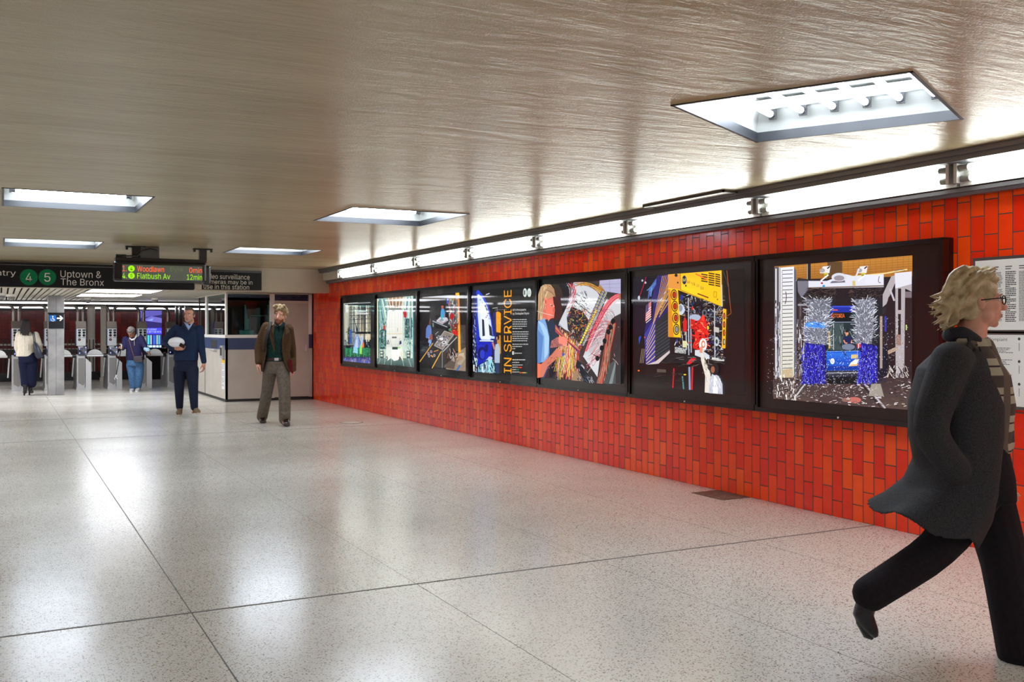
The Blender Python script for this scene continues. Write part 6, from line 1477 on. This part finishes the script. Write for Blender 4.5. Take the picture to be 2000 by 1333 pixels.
# ---------------------------------------------------------------- 2: man in blue sweater with helmet
def blue_man():
    f = Fig('person', 'person in navy sweater and trousers walking with a white helmet under the arm', 366, 15.95, 300, 580, 5.127); P = f.P; S = skin('skin_warm', (196, 140, 118)); rnd = random.Random(4)
    hc = P(358, 186, -.03); B = basis(-.08, .0, .02); J = MB(); W = head(J, hc, B, 1.04)
    pel = P(325, 690); wst = P(328, 600); cst = P(340, 420); nb = P(350, 300)
    sL, sR = P(228, 325), P(455, 330); eL, eR = P(100, 455, .02), P(478, 500, .02); wL, wR = P(212, 515, -.20), P(503, 668, -.06)
    hL, hR = P(268, 700), P(385, 700); kL, kR = P(256, 905, .0), P(396, 905, -.14); aL, aR = P(260, 1115, .10), P(408, 1120, -.16)
    oval_loft(J, [(pel, .15, .11), (wst, .145, .11), (cst, .165, .12), (nb, .09, .07)]); limb(J, [nb, hc + Vector((0, .02, -.1))], [.06, .057])
    for a, b, c in ((sL, eL, wL), (sR, eR, wR)): limb(J, [a, b, c], [.05, .042, .029])
    for a, b, c in ((hL, kL, aL), (hR, kR, aR)): limb(J, [a, b, c], [.08, .052, .037]); J.ball(c + Vector((0, -.05, -.05)), (.024, .06, .02), 12)
    hand(J, wL, (1, -.15, .0), (.0, 1, .35), (0, -.3, 1), .55, 1.1); hand(J, wR, (.0, -.1, -1), (-1, 0, 0), (0, -1, 0), .7, 1.08)
    f.fuse(J, 'body', S, .0065, 3); face_bits(f, W, B, 1.04, None, (84, 66, 56))
    hb = MB(); hb.ball(W(0, -.022, .044), (.079, .094, .084), 18, rot=B); hb.ball(W(0, .03, .098), (.058, .055, .028), 14, rot=B)
    for sg in (-1, 1): hb.ball(W(sg * .070, -.02, .01), (.014, .045, .045), 12, rot=B)
    f.fuse(hb, 'hair', mat('hair_greybrown', (104, 90, 80), 0.7, noise_col=((74, 60, 52), 60)), .008, 2)
    bd = MB(); bd.ball(W(0, .062, -.092), (.040, .036, .026), 14, rot=B); bd.ball(W(0, .093, -.050), (.024, .008, .005), 10, rot=B)
    for sg in (-1, 1): bd.ball(W(sg * .044, .035, -.066), (.016, .030, .028), 12, rot=B)
    f.fuse(bd, 'beard', mat('beard_grey', (150, 128, 112), 0.8, noise_col=((174, 156, 140), 60)), .007, 1)
    sw = MB(); oval_loft(sw, [(P(322, 640), .192, .135), (P(324, 600), .195, .14), (P(330, 500), .19, .145), (P(338, 400), .20, .145), (P(342, 335), .19, .12), (P(347, 300), .12, .09), (P(350, 272), .072, .068)])
    limb(sw, [sL, eL, wL + Vector((-.03, 0, 0))], [.078, .062, .045]); limb(sw, [sR, eR, wR + Vector((0, 0, .03))], [.078, .060, .044])
    for k in range(3): sw.tube([P(130 + 10 * k, 470 + 12 * k, -.06), P(150 + 10 * k, 500, -.14)], .016, 8)
    f.fuse(sw, 'sweater', cloth('sweater_navy', (32, 48, 76), (26, 38, 62), 70), .009, 3)
    sc = MB()
    sc.prism([P(305, 255, -.06), P(345, 345, -.158), P(352, 330, -.152), P(352, 290, -.11), P(330, 262, -.075)], (0, .03, 0)); sc.prism([P(402, 262, -.06), P(352, 345, -.158), P(350, 300, -.12), P(376, 272, -.09)], (0, .03, 0))
    f.put(sc, 'shirt_collar', cloth('shirt_paleblue', (176, 190, 216), (150, 168, 204), 20), fix=True)
    sc = MB(); sc.tube([P(300, 262, -.05), P(318, 300, -.13), P(348, 350, -.163)], .014, 8); sc.tube([P(408, 262, -.05), P(384, 302, -.13), P(350, 350, -.163)], .014, 8); sc.tube([P(350, 345, -.163), P(350, 375, -.165)], .006, 6)
    f.put(sc, 'sweater_collar', cloth('sweater_navy', (38, 56, 92)))
    tr = MB(); oval_loft(tr, [(P(322, 610), .175, .12), (P(324, 680), .18, .125), (P(326, 745), .175, .12)])
    limb(tr, [P(262, 730), kL, aL + Vector((0, 0, .02))], [.105, .078, .058]); limb(tr, [P(386, 730, -.02), kR, aR + Vector((0, 0, .02))], [.105, .080, .060])
    f.fuse(tr, 'trousers', cloth('trouser_navy', (32, 38, 58), (27, 32, 50), 40), .009, 3)
    sm = cloth('suede_taupe', (128, 110, 88), (112, 94, 74), 40); sl = mat('sole_beige', (196, 180, 152), 0.6)
    a = MB(); so = MB(); shoe(a, aL + Vector((0, .03, -.065)), P(252, 1187, -.03), 1.05, .05, so); o = f.fuse(a, 'shoe', sm, .008, 2); f.put(so, 'sole', sl, o)
    a = MB(); so = MB(); shoe(a, aR + Vector((.0, .05, -.075)), P(446, 1168, -.36), 1.05, .05, so); o = f.fuse(a, 'shoe', sm, .008, 2); f.put(so, 'sole', sl, o)
    # helmet, a thing of its own, tucked under the arm
    hp = P(228, 445, -.21); t = thing('helmet', 'smooth white hard helmet held under the arm of the person in the navy sweater', 'helmet', f.M @ hp, -TH)
    h = MB(); c = hp
    rings = [[c + Vector((math.cos(a) * .13 * math.cos(p), math.sin(a) * .095 * math.cos(p), .085 * math.sin(p) - .02)) for a in [i * math.pi / 14 for i in range(28)]] for p in (-1.1, -.8, -.5, -.25, 0, .2, .4, .6, .8, 1.0, 1.2, 1.4, 1.55)]
    h.loft(rings); h.v = [tuple(f.M @ Vector(v)) for v in h.v]; h.build('shell', mat('helmet_white', (234, 236, 240), 0.2), t, fix=True)
    h = MB(); h.loft([[c + Vector((math.cos(a) * r, math.sin(a) * r * .76, z)) for a in [i * math.pi / 14 for i in range(28)]] for r, z in ((.127, -.030), (.134, -.030), (.134, -.022), (.127, -.022))]); h.v = [tuple(f.M @ Vector(v)) for v in h.v]; h.build('brim', mat('helmet_rim', (206, 208, 214), 0.3), t, fix=True)
    pc = P(286, 490, -.30); t = thing('phone', 'black phone in the hand that holds the white helmet', 'phone', f.M @ pc, -TH)
    h = MB(); R = Matrix.Rotation(.5, 3, 'Y'); q = MB().box(-.045, .045, -.004, .004, -.028, .028, bev=.003); h.add([tuple(f.M @ (pc + R @ Vector(v))) for v in q.v], q.f); h.build('phone_case', M_black, t)
blue_man()

# ---------------------------------------------------------------- 3: woman in white jacket, seen from behind
def back_woman():
    f = Fig('person', 'person seen from behind in a cream blazer and navy trousers, walking to the turnstiles', 53, 21.05, 0, 560, 6.06); P = f.P; S = skin('skin_brown', (112, 74, 56)); rnd = random.Random(6)
    hc = P(305, 450, .0); B = basis(math.pi - .1); J = MB(); W = head(J, hc, B, .98)
    pel = P(325, 850); wst = P(315, 760); cst = P(312, 640); nb = P(310, 545)
    sL, sR = P(222, 572), P(425, 572); eL, eR = P(198, 700, -.02), P(468, 690, .0); wL, wR = P(215, 800, .12), P(480, 760, .16)
    hL, hR = P(282, 860), P(380, 860); kL, kR = P(292, 1020, .02), P(380, 1020, .04); aL, aR = P(298, 1205, -.08), P(358, 1195, .08)
    oval_loft(J, [(pel, .15, .11), (wst, .12, .09), (cst, .15, .10), (nb, .07, .06)]); limb(J, [nb, hc], [.05, .05])
    for a, b, c in ((sL, eL, wL), (sR, eR, wR)): limb(J, [a, b, c], [.042, .036, .025])
    for a, b, c in ((hL, kL, aL), (hR, kR, aR)): limb(J, [a, b, c], [.08, .05, .035]); J.ball(c + Vector((0, .04, -.05)), (.022, .05, .02), 12)
    hand(J, wL, (.1, .5, -.8), (1, 0, 0), (0, 1, .3), .6, .95); hand(J, wR, (0, .6, -.5), (-1, 0, 0), (0, 1, .5), .8, .95)
    f.fuse(J, 'body', S, .008, 3); face_bits(f, W, B, .98, None, (30, 22, 20))
    hb = MB(); hb.ball(W(0, -.03, .04), (.088, .095, .09), 16, rot=B)
    for i in range(42):
        x = rnd.uniform(-1, 1); p0 = P(305 + x * 44, 420 + rnd.uniform(0, 40), -.085 - .02 * rnd.random()); p1 = P(302 + x * 58, 500, -.12); p2 = P(300 + x * 46 + rnd.uniform(-10, 10), 560 + rnd.uniform(-20, 22), -.135)
        limb(hb, [p0, p1, p2], [.022, .020, .008], 7)
    f.fuse(hb, 'hair', mat('hair_black', (20, 16, 17), 0.8, noise_col=((40, 30, 30), 50)), .008, 1)
    jk = MB(); oval_loft(jk, [(P(305, 828), .20, .135), (P(306, 800), .195, .135), (P(312, 740), .165, .125), (P(314, 660), .18, .13), (P(315, 590), .185, .115), (P(312, 555), .13, .085), (P(308, 535), .06, .055)])
    limb(jk, [sL + Vector((.01, 0, 0)), eL, wL + Vector((0, 0, .02))], [.072, .058, .046]); limb(jk, [sR + Vector((-.01, 0, 0)), eR, wR], [.072, .060, .046])
    for k in (-1, 1): jk.tube([P(312 + k * 28, 600, -.135), P(312 + k * 22, 740, -.13), P(312 + k * 30, 815, -.14)], .006, 6)
    f.fuse(jk, 'jacket', cloth('jacket_cream', (222, 216, 200), (206, 198, 180), 50), .010, 3)
    tr = MB(); oval_loft(tr, [(P(325, 780), .16, .11), (P(330, 840), .195, .13), (P(335, 900), .19, .13)])
    limb(tr, [P(280, 900), kL, P(298, 1150, -.02)], [.105, .095, .088]); limb(tr, [P(385, 900, .03), kR, P(378, 1150, .06)], [.105, .098, .092])
    f.fuse(tr, 'trousers', cloth('trouser_darknavy', (26, 30, 60), (18, 22, 46), 50), .010, 3)
    bo = mat('boot_black', (20, 20, 24), 0.3)
    for a, to in ((aL, P(300, 1270, .14)), (aR, P(360, 1255, .22))):
        m = MB(); an = Vector((a.x, a.y, .09)); shoe(m, an, Vector((to.x, an.y + .2, .02)), .95, .1); m.tube([an + Vector((0, -.03, 0)), an + Vector((0, -.035, -.09))], [.022, .017], 10); m.tube([an, a + Vector((0, 0, .08))], [.04, .048], 12)
        f.fuse(m, 'boot', bo, .008, 2)
    # tote bag
    bc = P(450, 760, -.10); t = thing('tote_bag', 'dark blue-grey shoulder bag of the person in the cream blazer', 'bag', f.M @ bc, -TH)
    m = MB(); m.loft([[P(x, y, b) for x, y, b in q] for q in ([(395, 650, -.13), (412, 655, -.21), (430, 668, -.13), (412, 660, -.05)], [(398, 720, -.15), (430, 730, -.26), (478, 745, -.14), (438, 735, -.02)], [(410, 820, -.15), (440, 845, -.26), (515, 830, -.14), (470, 838, -.02)], [(440, 852, -.16), (455, 858, -.22), (500, 845, -.14), (468, 850, -.06)])])
    m.v = [tuple(f.M @ Vector(v)) for v in m.v]; b = m.build('bag_body', mat('bag_slate', (40, 46, 64), 0.45), t, fix=True)
    m = MB()
    for dx in (0, 16): m.tube([P(402 + dx, 660, -.15), P(396 + dx, 600, -.17), P(388 + dx, 548, -.10), P(392 + dx, 540, 0.0)], .010, 8)
    m.v = [tuple(f.M @ Vector(v)) for v in m.v]; m.build('strap', mat('bag_slate', (40, 46, 64), 0.45), t)
back_woman()

# ---------------------------------------------------------------- 4: elderly woman with a cane
def cane_woman():
    f = Fig('person', 'grey-haired person in navy pullover and blue jeans looking down, holding a thin stick', 265, 22.25, 130, 560, 6.06); P = f.P; S = skin('skin_tan', (150, 102, 80)); rnd = random.Random(8)
    hc = P(766, 545, -.10); B = basis(-.15, .62, .0); J = MB(); W = head(J, hc, B, .95)
    pel = P(812, 890); wst = P(812, 800); cst = P(800, 690, -.01); nb = P(785, 605, -.03)
    sL, sR = P(700, 625), P(880, 612); eL, eR = P(672, 715, -.06), P(925, 705, -.04); wL, wR = P(655, 735, -.24), P(962, 758, -.12)
    hL, hR = P(762, 900), P(862, 900); kL, kR = P(775, 1045, -.03), P(868, 1045, -.03); aL, aR = P(785, 1195, 0), P(850, 1190, .02)
    oval_loft(J, [(pel, .15, .12), (wst, .14, .12), (cst, .15, .12), (nb, .07, .06)]); limb(J, [nb, hc + Vector((0, .03, -.02))], [.05, .05])
    for a, b, c in ((sL, eL, wL), (sR, eR, wR)): limb(J, [a, b, c], [.042, .036, .026])
    for a, b, c in ((hL, kL, aL), (hR, kR, aR)): limb(J, [a, b, c], [.08, .055, .04]); J.ball(c + Vector((0, -.04, -.03)), (.022, .05, .018), 12)
    hand(J, wL, (-.2, -.6, .35), (.3, .5, -.6), (1, -.1, .4), 1.1, .95); hand(J, wR, (.55, -.3, -.7), (-.5, 0, -.5), (0, -1, .3), .4, .95)
    f.fuse(J, 'body', S, .008, 3); face_bits(f, W, B, .95, None, (110, 100, 96))
    hb = MB(); hb.ball(W(0, -.022, .045), (.083, .098, .086), 16, rot=B); curls(hb, W, .95, 90, (-.1, 1.5), (.014, .020), rnd, lambda x, y, z: not (y > .05 and z < .07) and z > -.01)
    f.fuse(hb, 'hair', mat('hair_grey', (112, 106, 102), 0.75, noise_col=((86, 80, 78), 50)), .009, 1)
    g = MB()
    for sg in (-1, 1):
        g.tube([W(sg * .030 + .020 * math.cos(q), .094, .002 + .015 * math.sin(q)) for q in [i * math.pi / 6 for i in range(13)]], .0025, 5, cap=False); g.tube([W(sg * .05, .092, .005), W(sg * .078, .0, .008)], .0025, 5)
    f.put(g, 'glasses', M_black)
    sw = MB(); oval_loft(sw, [(P(812, 868), .20, .155), (P(812, 830), .20, .16), (P(806, 750), .185, .155), (P(796, 670), .185, .14), (P(790, 622), .17, .11), (P(786, 600, -.02), .08, .07)])
    limb(sw, [sL, eL, wL + Vector((0, .05, -.0))], [.072, .058, .045]); limb(sw, [sR, eR, P(945, 735, -.10)], [.072, .060, .050])
    f.fuse(sw, 'pullover', cloth('pullover_navy', (38, 36, 72), (28, 26, 56), 50), .010, 3)
    c = MB(); c.prism([P(740, 600, -.12), P(770, 625, -.15), P(800, 612, -.15), P(830, 560, -.05), P(832, 590, -.07), P(806, 628, -.15), P(770, 640, -.16), P(745, 618, -.14)], (0, .02, 0)); f.put(c, 'collar', cloth('collar_white', (214, 214, 214)), fix=True)
    c = MB(); c.tube([P(800, 625, -.155), P(804, 700, -.17)], .005, 6); f.put(c, 'zip', mat('zip_gold', (176, 160, 120), 0.4))
    c = MB(); limb(c, [P(940, 738, -.10), wR + Vector((.01, 0, 0))], [.052, .050], 12); f.put(c, 'cuff', cloth('cuff_blue', (160, 196, 216)))
    tr = MB(); oval_loft(tr, [(P(812, 850), .18, .135), (P(812, 900), .185, .14), (P(812, 940), .18, .135)])
    limb(tr, [P(762, 930), kL, P(785, 1185, 0)], [.105, .085, .068]); limb(tr, [P(862, 930), kR, P(850, 1180, .02)], [.105, .088, .068])
    f.fuse(tr, 'jeans', cloth('denim_light', (72, 106, 144), (56, 88, 126), 24), .010, 3)
    sm = cloth('sneaker_grey', (170, 172, 176), (130, 132, 138), 30)
    for a, x in ((aL, 785), (aR, 855)):
        m = MB(); so = MB(); shoe(m, Vector((a.x, .05, .02)), Vector((P(x, 1240, 0).x, -.14, .01)), 1.0, .04, so); o = f.fuse(m, 'sneaker', sm, .008, 2); f.put(so, 'sole', M_white, o)
    # crossbody bag
    bc = P(850, 860, -.20); t = thing('handbag', 'small black quilted bag on a thin strap across the navy pullover', 'bag', f.M @ bc, -TH)
    m = MB(); q = MB().box(-.10, .10, -.04, .04, -.07, .07, bev=.02); R = Matrix.Rotation(-.05, 3, 'Y'); m.add([tuple(f.M @ (bc + R @ Vector(v))) for v in q.v], q.f); b = m.build('bag_body', mat('bag_black', (40, 38, 46), 0.35, noise_col=((70, 66, 76), 30)), t)
    m = MB(); q = MB().box(-.09, .09, -.047, -.04, -.02, .06); m.add([tuple(f.M @ (bc + R @ Vector(v))) for v in q.v], q.f); m.build('flap', mat('bag_flap', (58, 54, 64), 0.4), t)
    m = MB(); m.tube([P(800, 840, -.20), P(772, 750, -.18), P(745, 650, -.175), P(738, 622, -.13)], .008, 6); m.tube([P(900, 840, -.18), P(890, 780, -.15)], .008, 6); m.v = [tuple(f.M @ Vector(v)) for v in m.v]; m.build('strap', mat('strap_brown', (96, 60, 50), 0.5), t)
    # stick
    hp = P(648, 690, -.30); e = P(578, 1085, -.35); t = thing('reaching_stick', 'thin dark stick with a small silver claw held by the grey-haired person', 'stick', f.M @ e, -TH)
    m = MB(); m.tube([P(646, 735, -.30), P(588, 1048, -.34)], .010, 8); m.v = [tuple(f.M @ Vector(v)) for v in m.v]; m.build('shaft', M_black, t)
    m = MB(); m.tube([P(646, 738, -.30), P(652, 690, -.31)], .016, 8); m.tube([P(652, 690, -.31), P(632, 686, -.33)], .012, 8); m.v = [tuple(f.M @ Vector(v)) for v in m.v]; m.build('grip', M_alu, t)
    m = MB(); m.tube([P(588, 1045, -.34), P(584, 1075, -.34)], .018, 8); m.tube([P(584, 1075, -.34), P(566, 1085, -.35), P(574, 1104, -.35)], .009, 6); m.tube([P(584, 1075, -.34), P(604, 1090, -.34), P(590, 1094, -.35)], .009, 6); m.v = [tuple(f.M @ Vector(v)) for v in m.v]; m.build('claw', M_alu, t)
cane_woman()

# ---------------------------------------------------------------- 5: blonde woman striding past, right edge
def plaid():
    m = bpy.data.materials.new('plaid_wool'); m.use_nodes = True; N = m.node_tree.nodes; L = m.node_tree.links; p = N['Principled BSDF']; p.inputs['Roughness'].default_value = .9
    tc = N.new('ShaderNodeTexCoord'); s = N.new('ShaderNodeSeparateXYZ'); L.new(tc.outputs['Object'], s.inputs[0])
    def band(ax, per, duty, off=0.0):
        a = N.new('ShaderNodeMath'); a.operation = 'MULTIPLY_ADD'; a.inputs[1].default_value = 1 / per; a.inputs[2].default_value = off; L.new(s.outputs[ax], a.inputs[0])
        b = N.new('ShaderNodeMath'); b.operation = 'FRACT'; L.new(a.outputs[0], b.inputs[0]); c = N.new('ShaderNodeMath'); c.operation = 'LESS_THAN'; c.inputs[1].default_value = duty; L.new(b.outputs[0], c.inputs[0]); return c.outputs[0]
    def mixc(f, a, b):
        x = N.new('ShaderNodeMix'); x.data_type = 'RGBA'; L.new(f, x.inputs[0])
        for i, v in ((6, a), (7, b)):
            if isinstance(v, tuple): x.inputs[i].default_value = v
            else: L.new(v, x.inputs[i])
        return x.outputs[2]
    c = mixc(band(2, .118, .42), rgb(168, 160, 140), rgb(74, 62, 56)); c = mixc(band(2, .118, .06, .30), c, rgb(40, 32, 32)); c = mixc(band(0, .11, .35, .2), c, rgb(96, 84, 74))
    L.new(c, p.inputs['Base Color']); return m
def coat_woman():
    f = Fig('person', 'blonde person with glasses striding right in a long dark grey coat and plaid scarf', 1880, 4.2); P = f.P; S = skin('skin_light', (214, 160, 138)); rnd = random.Random(12)
    hc = P(1910, 590, .0); B = basis(math.pi / 2 - .18, -.05, .0); J = MB(); W = head(J, hc, B, .98)
    pel = P(1905, 935); wst = P(1895, 860); cst = P(1885, 755); nb = P(1885, 672)
    sN, sF = P(1862, 712, -.17), P(1880, 712, .17); eN, eF = P(1812, 842, -.23), P(1905, 850, .22); wN, wF = P(1880, 925, -.20), P(1930, 930, .16)
    hN, hF = P(1900, 945, -.09), P(1915, 945, .09); kN, kF = P(1838, 1072, -.10), P(1962, 1095, .06); aN, aF = P(1706, 1160, -.12), P(1990, 1262, .02)
    sd = Vector((0, 1, 0)); fw = Vector((1, 0, 0))
    oval_loft(J, [(pel, .16, .11), (wst, .13, .095), (cst, .155, .11), (nb, .08, .065)], 24, 2.3, sd, fw); limb(J, [nb, hc + Vector((-.02, 0, -.06))], [.052, .05])
    for a, b, c in ((sN, eN, wN), (sF, eF, wF)): limb(J, [a, b, c], [.045, .038, .026])
    for a, b, c in ((hN, kN, aN), (hF, kF, aF)): limb(J, [a, b, c], [.085, .055, .037])
    limb(J, [aN, P(1694, 1205, -.12)], [.030, .024]); J.ball(P(2003, 1292, .02), (.06, .025, .02), 12)
    hand(J, wN, (.6, .1, -.8), (0, 1, 0), (1, 0, .4), .3, .98); hand(J, wF, (.7, 0, -.7), (0, -1, 0), (1, 0, .4), .3, .98)
    f.fuse(J, 'body', S, .006, 4); face_bits(f, W, B, .98, None, (150, 122, 92))
    # hair: cap plus strands thrown back
    hb = MB(); hb.ball(W(0, -.020, .045), (.083, .100, .088), 20, rot=B); hb.ball(W(0, .045, .095), (.055, .045, .03), 14, rot=B); hb.ball(W(-.055, -.05, -.02), (.03, .05, .06), 12, rot=B); hb.ball(W(.055, -.05, -.02), (.03, .05, .06), 12, rot=B)
    ends = [(1812, 598), (1815, 610), (1826, 590), (1824, 626), (1820, 584), (1838, 576), (1834, 638), (1846, 632), (1842, 612), (1826, 604)]
    for i in range(90):
        e = rnd.choice(ends); b0 = rnd.uniform(-.085, .085); y0 = rnd.uniform(535, 620); x0 = rnd.uniform(1868, 1895)
        limb(hb, [P(x0 + 14, y0 - 12, b0 * .7), P(x0 - 12, y0, b0 * 1.05), P(e[0] + rnd.uniform(16, 30), e[1] + rnd.uniform(-14, 6), b0), P(e[0] + rnd.uniform(-6, 10), e[1] + rnd.uniform(-8, 12), b0 * 1.05)], [.014, .013, .009, .003], 6, True, 3)
    for i in range(40):
        b0 = rnd.uniform(-.085, .02); x = rnd.uniform(1890, 1944)
        limb(hb, [P(x, 520 + abs(b0) * 140 + rnd.uniform(0, 6), b0), P(x - 28, 532 + abs(b0) * 260, b0 * 1.15), P(x - 52, 560 + abs(b0) * 320, b0 * 1.15)], [.007, .008, .006], 6, True, 3)
    f.fuse(hb, 'hair', mat('hair_blonde', (206, 190, 152), 0.5, bump=((6, 6, 160), 0.5, 0.004), noise_col=((158, 136, 98), 22)), .0052, 1)
    g = MB()
    for sg in (-1, 1):
        pts = [W(sg * .031 + .024 * math.cos(q), .097, .002 + .019 * math.sin(q)) for q in [i * math.pi / 8 for i in range(17)]]
        g.tube(pts, .0028, 6, cap=False); g.tube([W(sg * .055, .095, .008), W(sg * .080, .06, .010), W(sg * .082, -.01, .006)], .003, 6)
    g.tube([W(-.008, .098, .006), W(.008, .098, .006)], .003, 6); f.put(g, 'glasses', mat('glasses_black', (24, 22, 24), 0.25))
    # top and scarf
    tp = MB(); oval_loft(tp, [(P(1898, 880), .165, .145), (wst, .16, .15), (P(1896, 790), .18, .165), (P(1892, 730), .19, .145), (P(1888, 690), .13, .095), (P(1888, 660), .07, .068)], 28, 2.3, sd, fw)
    f.fuse(tp, 'plaid_top', plaid(), .008, 3)
    sk = MB(); limb(sk, [P(1880, 655, .07), P(1925, 672, .03), P(1922, 680, -.05), P(1880, 662, -.085)], [.030, .034, .034, .028]); limb(sk, [P(1925, 676, -.04), P(1950, 740, -.06), P(1958, 800, -.055), P(1962, 868, -.05)], [.036, .040, .042, .040])
    f.fuse(sk, 'scarf', plaid(), .007, 2)
    # trousers
    tr = MB(); oval_loft(tr, [(P(1898, 865), .165, .125), (P(1905, 930), .185, .14), (P(1908, 975), .18, .14)], 24, 2.3, sd, fw)
    limb(tr, [P(1898, 970, -.09), kN, P(1700, 1160, -.12)], [.110, .082, .074]); limb(tr, [P(1925, 970, .08), kF, P(1994, 1275, .02)], [.115, .098, .098])
    f.fuse(tr, 'trousers', cloth('trouser_black', (34, 28, 32), (26, 22, 26), 60), .009, 3)
    # shoes
    bs = mat('shoe_black', (24, 26, 32), 0.35)
    m = MB(); limb(m, [P(1694, 1168, -.12), P(1688, 1195, -.12)], [.042, .040]); oval_loft(m, [(P(1684, 1178, -.12), .030, .030), (P(1684, 1195, -.12), .036, .040), (P(1692, 1215, -.12), .040, .036), (P(1702, 1232, -.12), .040, .026), (P(1708, 1243, -.12), .026, .014)], 18, 2.4, sd, Vector((.9, 0, .35)).normalized())
    o = f.fuse(m, 'shoe', bs, .006, 2); m = MB(); m.tube([P(1676, 1186, -.12), P(1680, 1216, -.12), P(1694, 1241, -.12), P(1704, 1247, -.12)], [.016, .018, .018, .010], 8); f.put(m, 'sole', M_black, o)
    m = MB(); an = P(1994, 1285, .02); shoe(m, Vector((an.x, .02, .02)), Vector((an.x + .2, .02, .01)), 1.0, .05); f.fuse(m, 'shoe', bs, .006, 2)
    # coat
    back = [(1870, 655), (1838, 682), (1800, 720), (1782, 790), (1782, 850), (1792, 905), (1772, 945), (1735, 972), (1702, 990)]
    front = [(1908, 668), (1918, 690), (1932, 730), (1950, 790), (1948, 850), (1940, 905), (1936, 960), (1928, 1010), (1900, 1060)]
    dep = [.075, .14, .205, .235, .235, .235, .245, .25, .26]; gp = [.9, .85, .80, .78, .80, .78, .70, .62, .55]
    rings = []; n = 52
    for i in range(len(back)):
        b_, f_ = P(*back[i]), P(*front[i]); c = (b_ + f_) / 2; h = (f_ - b_) / 2; o = []; q = []
        for k in range(n + 1):
            a = gp[i] + (2 * math.pi - 2 * gp[i]) * k / n; w = 1 + .045 * (i / 8) ** 1.5 * math.sin(6 * a + i * .3); d = Vector((0, dep[i], 0))
            lift = Vector((0, 0, .02 * (i / 8) ** 2 * math.sin(5 * a + 1)))
            o.append(c + (h * math.cos(a) + d * math.sin(a)) * w + lift); q.append(c + (h * .94 * math.cos(a) + d * .94 * math.sin(a)) * w + lift)
        rings.append(o + q[::-1])
    ct = MB(); ct.loft(rings)
    limb(ct, [P(1858, 706, -.165), P(1808, 842, -.235), P(1868, 918, -.23)], [.082, .070, .058]); limb(ct, [P(1878, 712, .16), P(1900, 850, .235), P(1925, 925, .19)], [.080, .068, .055])
    ct.ball(P(1862, 702, -.15), (.085, .075, .07), 16); ct.ball(P(1878, 706, .15), (.08, .07, .065), 16)
    co = f.fuse(ct, 'coat', cloth('coat_charcoal', (62, 61, 63), (42, 42, 44), 220), .0085, 3)
    cl = MB()
    limb(cl, [P(1908, 665, -.075), P(1880, 650, -.095), P(1856, 655, -.05), P(1852, 655, .05), P(1880, 652, .09)], [.022, .030, .030, .030, .022], 10)
    lf = MB(); cl.prism([P(1895, 662, -.115), P(1925, 712, -.17), P(1940, 790, -.195), P(1930, 800, -.21), P(1898, 740, -.205), P(1880, 690, -.17)], (0, .014, 0))
    f.fuse(cl, 'collar', cloth('coat_charcoal_dark', (54, 54, 60), (42, 42, 46), 150), .007, 2, co)
    pk = MB(); pk.tube([P(1856, 905, -.262), P(1896, 918, -.245)], .008, 6); f.put(pk, 'pocket_edge', cloth('coat_charcoal_dark', (50, 51, 56)), co)
coat_woman()
